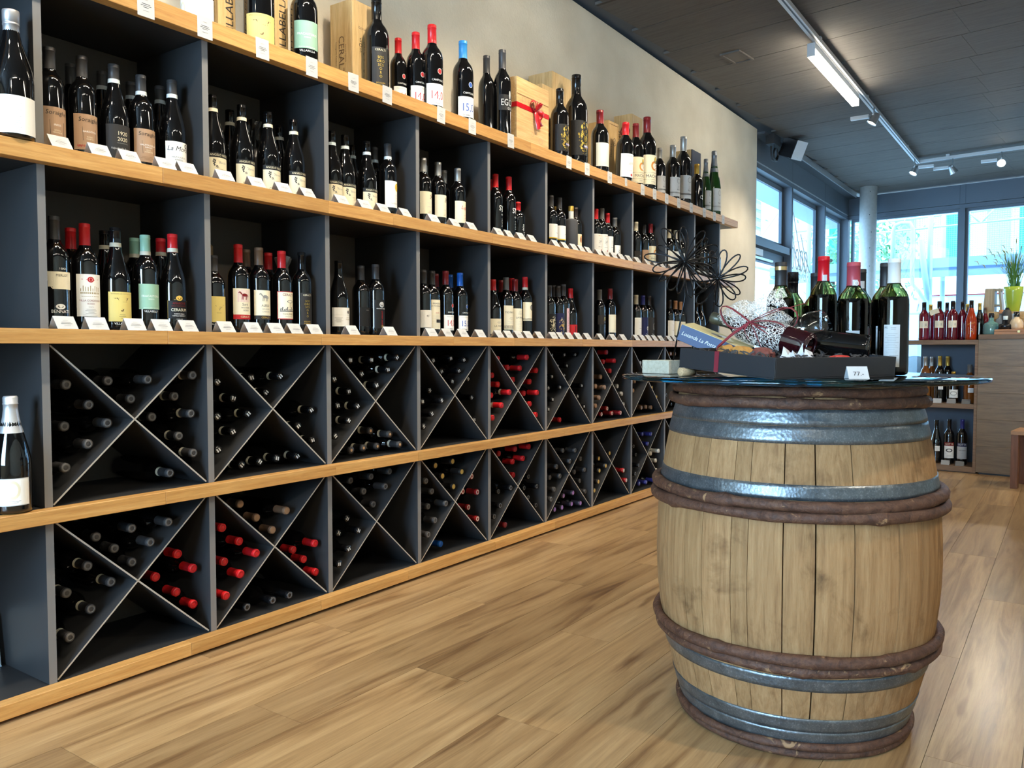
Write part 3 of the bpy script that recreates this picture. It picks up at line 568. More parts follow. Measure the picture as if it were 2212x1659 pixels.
STAND=[
('C', 1, 0.0811, 0.078, 0.3249, 'bx', 'charcoal', 0, 'merlot', None),('C', 1, 0.1732, 0.168, 0.3098, 'bx', 'red', 0, 'plain', None),('C', 1, 0.1685, 0.078, 0.3147, 'bx', 'red', 0, 'crest', None),
('C', 1, 0.2786, 0.168, 0.3148, 'bu', 'black', 1, 'plain', None),('C', 1, 0.2624, 0.078, 0.3139, 'bu', 'black', 1, 'yellowv', None),('C', 1, 0.3767, 0.168, 0.3026, 'bx', 'mint', 1, 'plain', None),
('C', 1, 0.3593, 0.078, 0.303, 'bx', 'mint', 1, 'mint', None),('C', 1, 0.4693, 0.168, 0.3114, 'bu', 'red', 1, 'plain', None),('C', 1, 0.4541, 0.078, 0.317, 'bu', 'red', 1, 'blackcrest', None),
('C', 2, 0.605, 0.078, 0.262, 'bx', 'charcoal', 0, 'bird', None),('C', 2, 0.7067, 0.078, 0.3098, 'bx', 'red', 0, 'horse', None),('C', 2, 0.8079, 0.168, 0.3084, 'bx', 'brown', 0, 'plain', None),
('C', 2, 0.7945, 0.078, 0.3079, 'bx', 'brown', 0, 'horse2', None),('C', 2, 0.908, 0.168, 0.3062, 'bx', 'red', 0, 'plain', None),('C', 2, 0.8971, 0.078, 0.3059, 'bx', 'red', 0, 'tree', None),
('C', 2, 0.9915, 0.078, 0.31, 'bx', 'blackgloss', 0, 'sos', None),('C', 3, 1.1796, 0.078, 0.2951, 'bu', 'blackgloss', 0, 'nobile', None),('C', 3, 1.3243, 0.098, 0.2882, 'bx', 'charcoal', 0, 'blackplain', None),
('C', 3, 1.3895, 0.078, 0.2983, 'bx', 'charcoal', 0, 'verdot', None),('C', 4, 1.6937, 0.078, 0.3, 'bx', 'charcoal', 0, 'grid45', None),('C', 4, 1.7538, 0.078, 0.2997, 'bx', 'charcoal', 0, 'grid', None),
('C', 4, 1.8885, 0.168, 0.302, 'bx', 'darkred', 0, 'plain', None),('C', 4, 1.8531, 0.078, 0.3075, 'bx', 'darkred', 0, 'n14', None),('C', 4, 1.997, 0.168, 0.3057, 'bx', 'blue', 0, 'plain', None),
('C', 4, 1.9622, 0.078, 0.3072, 'bx', 'blue', 0, 'n15', None),('C', 5, 2.2309, 0.078, 0.2951, 'bu', 'red', 0, 'vant', None),('C', 5, 2.4304, 0.168, 0.3086, 'bx', 'darkred', 0, 'plain', None),
('C', 5, 2.3451, 0.078, 0.3134, 'bx', 'grey', 0, 'tio', None),('C', 5, 2.5257, 0.168, 0.3259, 'bx', 'red', 0, 'plain', None),('C', 5, 2.4282, 0.078, 0.3099, 'bx', 'darkred', 0, 'mala', None),
('C', 5, 2.522, 0.078, 0.3286, 'bx', 'redwhite', 0, 'seal', None),('C', 6, 2.7648, 0.078, 0.299, 'bx', 'charcoal', 0, 'oval', None),('C', 6, 2.9546, 0.168, 0.3151, 'bx', 'pinktop', 0, 'plain', None),
('C', 6, 2.8592, 0.078, 0.3008, 'bx', 'charcoal', 0, 'oval2', None),('C', 6, 2.9179, 0.078, 0.3151, 'bx', 'pinktop', 0, 'pinkstrip', None),('C', 6, 2.9991, 0.078, 0.2964, 'bu', 'red', 0, 'one', None),
('C', 7, 3.3529, 0.078, 0.3108, 'bx', 'grey', 0, 'goldlogo', None),('C', 7, 3.4947, 0.078, 0.3252, 'bx', 'darkred', 0, 'cream', None),('C', 8, 3.8664, 0.078, 0.3056, 'bx', 'cream', 0, 'white', None),
('C', 8, 3.9707, 0.078, 0.3078, 'bx', 'navy', 0, 'navytree', None),('C', 8, 4.0692, 0.078, 0.3102, 'bx', 'brownblack', 0, 'blacktree', None),('C', 9, 4.4113, 0.078, 0.3003, 'bx', 'brownblack', 0, 'white', None),
('C', 9, 4.5234, 0.078, 0.299, 'bx', 'copper', 0, 'cream', None),('C', 9, 4.6181, 0.078, 0.2967, 'bx', 'copper', 0, 'cream', None),('C', 10, 4.9173, 0.078, 0.3002, 'bu', 'black', 0, 'plain', None),
('C', 10, 5.0192, 0.078, 0.3158, 'bu', 'black', 0, 'plain', None),('D', 0, -0.055, 0.0, 0.3423, 'bu', 'silverscrew', 0, 'backwhite', 0.051),('D', 0, -0.13, 0.13, 0.35, 'bu', 'charcoal', 0, 'plain', None),
('D', 1, 0.0797, 0.078, 0.3026, 'bx', 'charcoal', 0, 'sor1', None),('D', 1, 0.1848, 0.168, 0.303, 'bx', 'charcoal', 0, 'plain', None),('D', 1, 0.1716, 0.078, 0.3043, 'bx', 'charcoal', 0, 'sor2', None),
('D', 1, 0.2814, 0.168, 0.3077, 'bu', 'charcoal', 2, 'plain', None),('D', 1, 0.2682, 0.078, 0.3076, 'bu', 'charcoal', 2, 'y1920', None),('D', 1, 0.3756, 0.168, 0.3001, 'bu', 'charcoal', 2, 'plain', None),
('D', 1, 0.3559, 0.078, 0.2996, 'bx', 'charcoal', 2, 'sor3', None),('D', 1, 0.4763, 0.168, 0.3132, 'bu', 'charcoal', 2, 'plain', None),('D', 1, 0.4624, 0.078, 0.3125, 'bu', 'charcoal', 2, 'lamora', None),
('D', 2, 0.6134, 0.078, 0.3034, 'bu', 'blackgloss', 1, 'negro', None),('D', 2, 0.747, 0.168, 0.3006, 'bu', 'blackgloss', 1, 'plain', None),('D', 2, 0.7297, 0.078, 0.2992, 'bu', 'blackgloss', 1, 'negro', None),
('D', 2, 0.8432, 0.078, 0.3011, 'bu', 'blackgloss', 1, 'negro', None),('D', 2, 0.9679, 0.168, 0.2941, 'bu', 'blackgloss', 1, 'plain', None),('D', 2, 0.961, 0.078, 0.3009, 'bu', 'blackgloss', 1, 'negro', None),
('D', 3, 1.1497, 0.078, 0.3, 'bu', 'blackgloss', 2, 'negro', None),('D', 3, 1.2217, 0.078, 0.3001, 'bu', 'blackgloss', 2, 'negro', None),('D', 3, 1.3472, 0.168, 0.2981, 'bu', 'blackgloss', 2, 'plain', None),
('D', 3, 1.3435, 0.078, 0.3005, 'bu', 'blackgloss', 2, 'negro', None),('D', 3, 1.4819, 0.168, 0.3164, 'bx', 'charcoal', 2, 'plain', None),('D', 3, 1.4693, 0.078, 0.3161, 'bx', 'charcoal', 2, 'sun', None),
('D', 4, 1.6976, 0.078, 0.3, 'bx', 'silver', 0, 'emblem', None),('D', 4, 1.8116, 0.168, 0.2993, 'bx', 'silver', 0, 'plain', None),('D', 4, 1.8012, 0.078, 0.3011, 'bx', 'silver', 0, 'emblem', None),
('D', 4, 1.954, 0.168, 0.3027, 'bx', 'silver', 0, 'plain', None),('D', 4, 1.9466, 0.078, 0.3, 'bx', 'silver', 0, 'redscript', None),('D', 5, 2.3459, 0.168, 0.3251, 'bx', 'red', 0, 'plain', None),
('D', 5, 2.2521, 0.078, 0.3263, 'bx', 'red', 0, 'sy', None),('D', 5, 2.3707, 0.078, 0.3329, 'bx', 'red', 0, 'sy', None),('D', 5, 2.4542, 0.078, 0.217, 'bx', 'red', 0, 'half', None),
('D', 6, 2.7828, 0.078, 0.3014, 'bx', 'charcoal', 0, 'halo', None),('D', 6, 2.9685, 0.168, 0.2753, 'bx', 'gold', 0, 'plain', None),('D', 6, 2.8724, 0.078, 0.3022, 'bx', 'charcoal', 0, 'halo', None),
('D', 6, 3.0553, 0.078, 0.2733, 'bx', 'brownblack', 0, 'port', None),('D', 7, 3.3028, 0.078, 0.3, 'bx', 'red', 0, 'sketch', None),('D', 7, 3.3795, 0.078, 0.3137, 'bx', 'grey', 0, 'sketch', None),
('D', 7, 3.4527, 0.078, 0.2952, 'bx', 'red', 0, 'white', None),('D', 7, 3.553, 0.078, 0.2796, 'bx', 'grey', 0, 'sidetext', None),('D', 8, 3.8568, 0.078, 0.292, 'bx', 'cream', 0, 'darkl', None),
('D', 8, 3.9771, 0.078, 0.2886, 'bx', 'goldblack', 0, 'goldl', None),('D', 8, 4.0873, 0.078, 0.3087, 'bx', 'darkred', 0, 'macho', None),('D', 9, 4.4005, 0.078, 0.3082, 'bx', 'cream', 0, 'white', None),
('D', 9, 4.5127, 0.078, 0.315, 'bx', 'cream', 0, 'white', None),('D', 9, 4.6244, 0.078, 0.3077, 'bx', 'black', 0, 'white', None),('D', 10, 4.9999, 0.078, 0.3082, 'bx', 'black', 0, 'darkl', None),
('D', 10, 5.0773, 0.078, 0.3204, 'bx', 'black', 0, 'darkl', None),('E', 0, 0.6114, 0.15, 0.42, 'bx', 'charcoal', 0, 'backwhite', 0.055),('E', 1, 0.8513, 0.13, 0.4, 'bx', 'black', 1, 'yellowv', 0.055),
('E', 2, 1.0633, 0.13, 0.4, 'bx', 'mint', 1, 'mint', 0.052),('E', 3, 1.4607, 0.13, 0.4295, 'bx', 'blackgloss', 0, 'sos', 0.053),('E', 4, 1.6386, 0.17, 0.3305, 'bx', 'red', 0, 'n14', None),
('E', 5, 1.7115, 0.13, 0.3701, 'bx', 'red', 0, 'n14', 0.044),('E', 6, 1.7653, 0.08, 0.4091, 'bx', 'red', 0, 'n14', 0.05),('E', 7, 1.9926, 0.08, 0.4077, 'bx', 'skyblue', 0, 'n15', 0.05),
('E', 8, 2.2766, 0.15, 0.4366, 'bx', 'charcoal', 0, 'plain', 0.043),('E', 9, 2.3307, 0.09, 0.4693, 'bx', 'charcoal', 0, 'ego', 0.046),('E', 10, 2.8782, 0.08, 0.4139, 'bx', 'black', 0, 'medal', 0.052),
('E', 11, 3.0993, 0.1, 0.5555, 'bx', 'blackgloss', 0, 'medal', 0.066),('E', 12, 3.3539, 0.08, 0.4085, 'bx', 'darkred', 0, 'cream', 0.055),('E', 13, 3.6724, 0.08, 0.4078, 'bx', 'red', 0, 'tree2', 0.057),
('E', 14, 3.8927, 0.1, 0.4517, 'bx', 'darkred', 0, 'macho', 0.054),('E', 15, 4.0246, 0.08, 0.5219, 'bx', 'darkred', 0, 'macho', 0.062),('E', 16, 4.2311, 0.08, 0.356, 'bx', 'silver', 0, 'greyl', 0.042),
('E', 17, 4.4606, 0.08, 0.4221, 'bx', 'silver', 0, 'greyl', 0.053),('E', 18, 4.6536, 0.08, 0.5246, 'bx', 'silver', 0, 'greyl', 0.058),('E', 19, 4.9193, 0.08, 0.3724, 'bx', 'gold', 0, 'osign', 0.047),
('E', 20, 5.1309, 0.09, 0.4529, 'ch', 'greyfoil', 0, 'greyl', 0.044),('E', 21, 5.3105, 0.09, 0.5504, 'ch', 'greyfoil', 0, 'greyl', 0.056),('B0', 0, -0.0753, 0.015, 0.315, 'ch', 'champagnefoil', 0, 'champ', 0.047)]
TENTS=[
('C', 1, 0.056),('C', 1, 0.145),('C', 1, 0.2603),
('C', 1, 0.3477),('C', 1, 0.4387),('C', 2, 0.5795),
('C', 2, 0.687),('C', 2, 0.7834),('C', 2, 0.8705),
('C', 2, 0.9621),('C', 3, 1.1552),('C', 3, 1.3669),
('C', 4, 1.6299),('C', 4, 1.7401),('C', 4, 1.8546),
('C', 4, 1.9862),('C', 5, 2.1412),('C', 5, 2.2206),
('C', 5, 2.3134),('C', 5, 2.3982),('C', 5, 2.5065),
('C', 6, 2.6456),('C', 6, 2.7228),('C', 6, 2.8175),
('C', 6, 2.9155),('C', 6, 3.0225),('C', 7, 3.1834),
('C', 7, 3.339),('C', 7, 3.4756),('C', 8, 3.6654),
('C', 8, 3.7543),('C', 8, 3.8493),('C', 8, 3.9398),
('C', 8, 4.0412),('C', 9, 4.1833),('C', 9, 4.276),
('C', 9, 4.3779),('D', 1, 0.0528),('D', 1, 0.1631),
('D', 1, 0.2537),('D', 1, 0.3704),('D', 1, 0.4452),
('D', 2, 0.5832),('D', 2, 0.7089),('D', 2, 0.824),
('D', 2, 0.9362),('D', 3, 1.1042),('D', 3, 1.2264),
('D', 3, 1.3312),('D', 3, 1.4645),('D', 4, 1.6472),
('D', 4, 1.7961),('D', 4, 1.9199),('D', 5, 2.1383),
('D', 5, 2.2252),('D', 5, 2.3319),('D', 5, 2.4347),
('D', 6, 2.6677),('D', 6, 2.765),('D', 6, 2.8638),
('D', 6, 2.9493),('D', 6, 3.0298),('D', 7, 3.1579),
('D', 7, 3.2445),('D', 7, 3.3459),('D', 7, 3.4445),
('D', 7, 3.5465),('D', 8, 3.672),('D', 8, 3.8209),
('D', 8, 3.9425),('D', 8, 4.0504),('D', 9, 4.2211),
('D', 9, 4.3343),('D', 9, 4.4682),('D', 10, 4.7338),
('D', 10, 4.8456),('D', 10, 4.9706)]
TAGS=[0.3039, 0.5047, 0.7272, 0.9462, 1.1538, 1.342, 1.682, 1.9052, 2.2159, 2.7784, 2.9799, 3.2553, 3.4692, 3.7061, 3.8889, 4.0826, 4.2882, 4.5154, 4.7673, 4.978, 5.1699]
# ------------------------------------------------------------------ bottles
def dark_glass(name, col, rough=0.03):
    return pbr(name, col, rough, 0, 0.6, 0.6)
G_DARK = dark_glass('dark_wine_glass', srgb(9, 9, 10)); G_GREEN = dark_glass('green_sparkling_glass', srgb(22, 58, 16)); G_BROWN = dark_glass('brown_glass', srgb(30, 18, 10))
CAPS = {'charcoal': (58, 57, 58), 'red': (206, 32, 38), 'black': (20, 20, 22), 'mint': (150, 196, 172), 'brown': (112, 86, 66), 'blackgloss': (12, 12, 13), 'darkred': (128, 30, 34), 'blue': (24, 96, 190),
        'grey': (104, 104, 102), 'redwhite': (200, 30, 36), 'pinktop': (62, 58, 58), 'cream': (226, 216, 190), 'navy': (44, 46, 118), 'brownblack': (46, 36, 32), 'copper': (196, 132, 84), 'silver': (176, 176, 174),
        'silverscrew': (178, 178, 180), 'gold': (206, 170, 80), 'goldblack': (34, 32, 30), 'skyblue': (60, 150, 214), 'greyfoil': (112, 116, 122), 'champagnefoil': (206, 210, 214),
        'blackprint': (16, 16, 17), 'copperdot': (50, 49, 50), 'silverdot': (20, 20, 22), 'goldtop': (40, 38, 38), 'redring': (150, 34, 36), 'purple': (60, 54, 66), 'silverred': (176, 34, 38), 'white': (226, 222, 212)}
def CAPM(k):
    met = 0.75 if k in ('silver', 'silverscrew', 'gold', 'champagnefoil', 'greyfoil') else 0.0
    rg = 0.16 if k in ('blackgloss', 'blackprint', 'silverdot', 'black') else (0.3 if k in ('red', 'blue', 'mint', 'darkred', 'skyblue', 'redring') else 0.42)
    return pbr('capsule_' + k, srgb(*CAPS[k]), rg, met, 0.5)
PROF = {
    'bx': [(0, 0.004), (.020, .003), (.030, 0), (.0355, .003), (.0372, .010), (.0375, .03), (.0375, .182), (.0368, .194), (.0345, .205), (.0295, .2155), (.0225, .225), (.0178, .232), (.0155, .240), (.0148, .250), (.0146, .290), (.0146, .2985), (0, .2985)],
    'bu': [(0, 0.004), (.020, .003), (.033, 0), (.0395, .004), (.0408, .012), (.041, .03), (.041, .132), (.0402, .147), (.0372, .165), (.0312, .188), (.0245, .210), (.0190, .230), (.0162, .246), (.0149, .262), (.0147, .290), (.0147, .2985), (0, .2985)],
    'ch': [(0, 0.004), (.022, .003), (.036, 0), (.043, .004), (.044, .012), (.044, .122), (.0428, .140), (.0385, .163), (.0312, .192), (.0245, .218), (.0192, .243), (.0165, .262), (.0155, .284), (.0155, .2985), (0, .2985)]}
CAPP = {
    'bx': [(.0161, .2365), (.0154, .246), (.0152, .2885), (.0160, .2890), (.0160, .2905), (.0154, .2915), (.0156, .2985), (.0148, .3), (0, .3)],
    'bu': [(.0168, .2435), (.0156, .258), (.0153, .2885), (.0162, .2890), (.0162, .2905), (.0156, .2915), (.0158, .2985), (.0149, .3), (0, .3)],
    'ch': [(.0280, .2060), (.0225, .2270), (.0186, .2480), (.0166, .2660), (.0166, .2780), (.0176, .2790), (.0176, .2815), (.0168, .2825), (.0172, .2960), (.0150, .3005), (0, .3012)],
    'sc': [(.0163, .2380), (.0158, .2440), (.0158, .2650), (.0166, .2655), (.0166, .2680), (.0160, .2690), (.0160, .2720), (.0166, .2725), (.0166, .2960), (.0160, .2995), (0, .3)]}
BAND = {'bx': [(.0166, .2370), (.0160, .2490)], 'bu': [(.0172, .2440), (.0164, .2560)]}
BODY_ME = {(k, g.name): MB().lathe(p, 28).mesh('wine_bottle', [g]) for k, p in PROF.items() for g in (G_DARK, G_GREEN, G_BROWN)}
CAP_ME = {k: MB().lathe(p, 24).mesh('capsule', None) for k, p in CAPP.items()}
BAND_ME = {k: MB().lathe(p, 24).mesh('neck_band', None) for k, p in BAND.items()}
BAND_LOOP = MB().lathe([(.0171, .2520), (.0171, .2545)], 24).mesh('cap_ring', None)
SEAL_ME = MB().lathe([(.0125, .3004), (.0, .3006)], 20).mesh('top_seal', None)
RING_ME = MB().lathe([(.0128, .3003), (.0125, .3008), (.0075, .3008), (.0072, .3003)], 20).mesh('top_ring', None)
DOT_ME = MB().lathe([(.0066, .3004), (0, .3008)], 14).mesh('top_dot', None)
BARS_ME = MB().box(-.008, -.002, -.007, .007, .3004, .3008).box(.002, .007, -.008, .006, .3004, .3008).mesh('top_print', None)
BAND_M = {1: pbr('cream_neck_seal', srgb(222, 214, 192), 0.6), 2: pbr('pale_blue_neck_seal', srgb(206, 218, 222), 0.6)}
SEALS = {'charcoal': (RING_ME, (96, 95, 94)), 'blackprint': (BARS_ME, (214, 214, 214)), 'copperdot': (DOT_ME, (186, 150, 110)), 'silverdot': (BARS_ME, (190, 190, 190)), 'goldtop': (SEAL_ME, (216, 182, 96)), 'redring': (RING_ME, (224, 206, 196)),
         'purple': (SEAL_ME, (160, 120, 196)), 'silverred': (SEAL_ME, (196, 192, 188)), 'pinktop': (SEAL_ME, (208, 176, 190)), 'brown': (SEAL_ME, (150, 118, 90)), 'red': (RING_ME, (176, 22, 28)), 'goldblack': (SEAL_ME, (216, 182, 96)),
         'silver': (SEAL_ME, (206, 206, 204)), 'copper': (SEAL_ME, (222, 160, 110)), 'white': (RING_ME, (200, 196, 188)), 'navy': (DOT_ME, (120, 124, 150)), 'black': (RING_ME, (80, 80, 82))}

# --- label artwork, one function per look; u,v in millimetres on the unscaled bottle
def L_merlot(a):
    a.poly([(-38, 150), (-38, 128), (-22, 108), (0, 106)], 'cream2', 0).rect(-38, 40, 128, 152, 'cream2', 0)
    for k in range(8): a.rect(-32 + k * 2, 40, 112 + k * 2, 112.7 + k * 2 + (0 if k else 16), 'cream2', 0)
    a.rect(-20, 40, 106, 130, 'cream2', 0); a.txt('MERLOT', 6, 142, 9, 'ink').txt('I GADI', 8, 160, 7, 'white')
    for k in range(5): a.line((-20, 112 + 6 * k), (24, 122 + 5 * k), 0.8, 'tan')
    a.txt('BENNATI', 0, 47, 12, 'white').ell(0, 60, 13, 7, 'white', 0, 0.55).ell(0, 61, 5, 4, 'white')
def L_crest(a):
    a.rect(-40, 42, 38, 156, 'white', 0); a.ell(0, 141, 9, 8, 'red', 1, 0.6).ell(0, 141, 4, 4, 'red').line((-24, 142), (-9, 140), 1.6, 'red').line((9, 140), (24, 142), 1.6, 'red')
    for k in range(9): a.rect(-28 + k * 6.5, -26 + k * 6.5, 108, 116 + 8 * abs(math.sin(k * 1.9)), 'olive')
    a.rect(-30, 30, 101, 106, 'olive').rect(-26, 26, 93, 95, 'olive').rect(-30, -24, 92, 104, 'olive')
    a.txt('VILLA CORDEVIGO', 0, 82, 7.4, 'dred').txt('ROSSO', 0, 73, 6.5, 'dred').txt('VENETO', 0, 64, 4, 'grey').lines(0, 58, 4, 4, 34, 0.9, 'grey').lines(0, 42, 1, 3, 60, 0.9, 'lgrey')
def L_yellowv(a):
    a.rect(-40, 40, 26, 112, 'yellow', 0); a.txt('AMARONE della VALPOLICELLA', 0, 106, 4.6, 'olive')
    a.poly([(-22, 94), (-12, 94), (2, 56), (-3, 55)], 'brown').poly([(16, 94), (19, 94), (2, 55), (-1, 56)], 'brown').rect(-26, -8, 93, 95, 'brown').rect(12, 24, 93, 95, 'brown').rect(2, 14, 82, 83.6, 'brown')
    a.lines(0, 46, 3, 5, 22, 0.9, 'olive').txt('VILLABELLA', 0, 20, 9, 'white')
def L_mint(a): a.rect(-38, 38, 68, 146, 'mint', 0); a.txt('FRACASTORO', 0, 108, 9, 'white').txt('RISERVA', 0, 99, 5, 'white').txt('Amarone della Valpolicella', 0, 72, 4.5, 'white').txt('VILLABELLA', 0, 61, 8.5, 'white')
def L_blackcrest(a):
    a.rect(-36, 36, 40, 94, 'black', 0).poly([(-36, 40), (-22, 26), (0, 22), (0, 40)], 'black', 0).poly([(0, 40), (0, 22), (22, 26), (36, 40)], 'black', 0)
    a.line((-36, 94), (-36, 40), 1, 'gold').line((-36, 94), (-12, 98), 1, 'gold').ell(0, 102, 11, 8, 'gold', 1, 0.5).ell(0, 104, 4, 5, 'gold').line((12, 98), (36, 94), 1, 'gold')
    a.txt('AMARONE', 0, 86, 9, 'dred').txt('DELLA VALPOLICELLA', 0, 78, 5, 'dred').txt('CERASUM', 0, 66, 12, 'cream2').txt('RISERVA DELLA', 0, 54, 5, 'white').txt('FAMIGLIA BENNATI', 0, 48, 5, 'white').txt('AVIONA 2013', 0, 38, 3.5, 'white')
def L_bird(a): a.rect(-36, 40, 40, 140, 'yellow', 0); a.line((-12, 104), (4, 98), 1, 'ink').line((4, 98), (18, 106), 1, 'ink').line((-12, 104), (2, 90), 1, 'ink').line((2, 90), (12, 100), 1, 'ink').line((2, 90), (2, 84), 0.8, 'ink').txt('vernale', 0, 76, 6, 'olive').txt('VILLA CORDEVIGO', 0, 32, 6.5, 'white')
def horse(a, c):
    a.ell(2, 128, 10, 5, c, 2).line((-8, 130), (-14, 138), 4, c, 2).line((-14, 139), (-19, 135), 3, c, 2)
    for x in (-6, -2, 8, 11): a.line((x, 126), (x - 2, 112), 2, c, 2)
    a.line((12, 130), (17, 122), 1.6, c, 2)
def L_horse(a): a.rect(-38, 38, 62, 150, 'cream2', 0).rect(-24, 26, 104, 146, 'pink'); horse(a, 'dred'); a.txt('Soré', 4, 96, 12, 'ink').txt('BOLGHERI', 6, 85, 7, 'ink').txt('ROSSO', 8, 76, 7, 'ink').rect(-38, 38, 46, 62, 'red', 0).txt('CERALTI', 4, 54, 9, 'cream', 2)
def L_horse2(a): a.rect(-38, 38, 62, 150, 'cream2', 0); horse(a, 'grey'); a.txt('ALFEO', 4, 96, 11, 'ink').txt('BOLGHERI', 6, 84, 6.5, 'grey').txt('SUPERIORE', 6, 75, 6.5, 'grey').rect(-38, 38, 48, 62, 'dark', 0).txt('CERALTI', 4, 55, 9, 'gold', 2)
def L_tree(a):
    a.rect(-38, 38, 52, 152, 'red', 0).rect(-36, 38, 55, 150, 'cream2', 1); a.txt('CERALTI', 4, 140, 12, 'dred', 2).ell(12, 116, 14, 5, 'ink', 2, 0.8).line((10, 112), (10, 92), 1.2, 'ink', 2)
    for k in range(9): a.line((-26 + k * 6, 84), (-24 + k * 6, 92 + 5 * math.sin(k * 2)), 3, 'ink', 2)
    a.rect(-28, 30, 80, 83, 'ink', 2).txt('TOSCANA', 2, 71, 9, 'olive', 2).txt('SANGIOVESE', 4, 62, 5, 'grey', 2)
def L_sos(a):
    a.rect(-26, 26, 34, 150, 'dark', 0); a.txt('CERALTI', 0, 142, 9, 'cream')
    for k, t in enumerate(('SOS', 'ORO', 'SCS', 'O', 'R', 'O')): a.txt(t, 0, 120 - k * 11, 11, 'goldfoil')
    a.txt('BOLGHERI', 0, 46, 6, 'gold').txt('SUPERIORE', 0, 39, 6, 'gold')
def L_nobile(a): a.rect(-52, 44, 34, 110, 'white', 0).ell(20, 92, 6, 7, 'ink').rect(19.3, 20.7, 76, 86, 'ink').rect(-52, 44, 80, 80.8, 'lgrey').lines(-24, 68, 5, 4, 34, 1, 'grey').txt('NOBILE', 18, 62, 7, 'olive').txt('CARPINETO', 18, 69, 4, 'olive')
def L_blackplain(a): a.rect(-30, 34, 40, 120, 'black', 0).txt('MASSO', 6, 108, 5, 'grey')
def L_verdot(a): a.rect(-30, 34, 30, 150, 'black', 0).ell(4, 130, 12, 12, 'lgrey', 1, 0.6).ell(4, 134, 5, 8, 'lgrey').txt('PRINCIPE DI CORLEONE', 4, 113, 4.5, 'white').txt('PETIT VERDOT', 6, 74, 9, 'red', rot=90).rect(0, 12, 34, 44, 'gold')
def L_grid45(a): a.rect(-38, 38, 40, 118, 'white', 0).txt('45°', 0, 92, 14, 'ink')
def L_grid(a):
    a.rect(-38, 38, 34, 168, 'cream2', 0).txt('PRIMITIVO', 2, 150, 10, 'ink').txt('di MANDURIA', 2, 139, 9, 'ink').rect(-28, 30, 130, 131, 'grey').txt('SAVESE', 4, 108, 7, 'red')
    for k in range(12): a.rect(-38, 38, 38 + k * 5, 39.2 + k * 5, 'lgrey')
    a.rect(-4, 28, 64, 78, 'dark', 2)
def L_num(a, t, c): a.rect(-34, 36, 30, 100, 'white', 0).txt(t, 4, 62, 38, c, sx=0.8).txt('Primitivo di Manduria', 2, 92, 5, 'grey').txt('DI TERRA', -2, 36, 7, 'ink').txt('CANTOLIO', 8, 112, 9, 'white').ell(14, 142, 9, 10, c, 0).ell(14, 142, 9, 10, 'lgrey', 1, 0.82)
def L_n14(a): L_num(a, '14,0', 'red')
def L_n15(a): L_num(a, '15,0', 'blue')
def L_vant(a): a.rect(-42, 42, 20, 98, 'cream2', 0).txt('LA VANT', 4, 60, 13, 'ink').lines(6, 82, 3, 4, 30, 1, 'grey').lines(4, 44, 2, 4, 40, 1, 'grey')
def L_tio(a):
    a.rect(-38, 38, 42, 160, 'cream2', 0).txt('TÍO MATEO', 2, 126, 13, 'dark').lines(6, 100, 3, 5, 34, 1, 'grey').lines(2, 82, 3, 5, 44, 1, 'lgrey').rect(-36, 38, 46, 62, 'dark').txt('BODEGA', 0, 54, 14, 'cream', 2)
def L_mala(a): a.rect(-38, 38, 30, 150, 'cream2', 0).txt('LA MALA', 4, 104, 13, 'dark').lines(4, 134, 3, 6, 34, 1, 'grey').lines(4, 84, 5, 8, 40, 1, 'lgrey')
def L_seal(a): a.rect(-38, 38, 92, 176, 'cream2', 0).ell(16, 150, 12, 14, 'grey').ell(16, 150, 12, 14, 'dark', 2, 0.82).rect(-38, 38, 94, 97, 'dark').rect(-38, 38, 86, 91, 'cream2', 0)
def L_oval(a): a.rect(-38, 38, 20, 140, 'black', 0).filigree(2, 80, 26, 48, 'cream', 2, 70, 3)
def L_oval2(a): a.rect(-38, 38, 20, 146, 'navy', 0).filigree(4, 76, 26, 46, 'gold', 2, 70, 4, 'cream')
def L_medal(a): a.rect(-40, 42, 42, 150, 'black', 0).filigree(14, 94, 28, 50, 'goldfoil', 2, 95, 5).rect(8, 40, 66, 74, 'purple', 3).txt('DEPURAT', 22, 70, 7, 'white', 4)
def L_pinkstrip(a): a.rect(-6, 20, 30, 168, 'pink', 0).txt('10', 6, 146, 10, 'dred', rot=90).lines(7, 120, 9, 9, 18, 1, 'dred')
def L_one(a): a.rect(-40, 40, 14, 86, 'red', 0).txt('1', 4, 54, 62, 'dark').txt('azzi', 0, 38, 15, 'white', 2)
def L_goldlogo(a): a.rect(-38, 38, 92, 146, 'dark', 0).ell(14, 128, 9, 9, 'goldfoil', 1, 0.5).txt('ZAFA', 12, 116, 9, 'gold').txt('CRIANZA', 14, 106, 5, 'white')
def L_cream(a): a.rect(-38, 38, 44, 148, 'cream2', 0).txt('ON', 18, 110, 14, 'lgrey', rot=90).lines(4, 60, 3, 4, 40, 0.8, 'lgrey')
def L_white(a): a.rect(-38, 38, 36, 150, 'white', 0).lines(8, 120, 4, 8, 28, 1.2, 'lgrey').txt('VINO', 8, 80, 10, 'grey')
def L_navytree(a): a.rect(-38, 38, 12, 154, 'navy', 0).ell(14, 82, 12, 14, 'lgrey', 1, 0.55).ell(16, 86, 6, 7, 'lgrey').rect(12, 15, 52, 72, 'lgrey').txt('Canou', 8, 44, 11, 'white')
def L_blacktree(a): a.rect(-38, 38, 12, 154, 'dark', 0).ell(14, 96, 11, 22, 'grey', 1, 0.75).ell(10, 84, 7, 12, 'grey', 1, 0.7).txt('Canou', 8, 44, 11, 'white')
def L_backwhite(a): a.rect(-54, 40, 10, 96, 'white', 0).lines(-14, 84, 14, 5, 34, 0.9, 'lgrey').ell(-42, 66, 9, 16, 'cream', 1, 0.6)
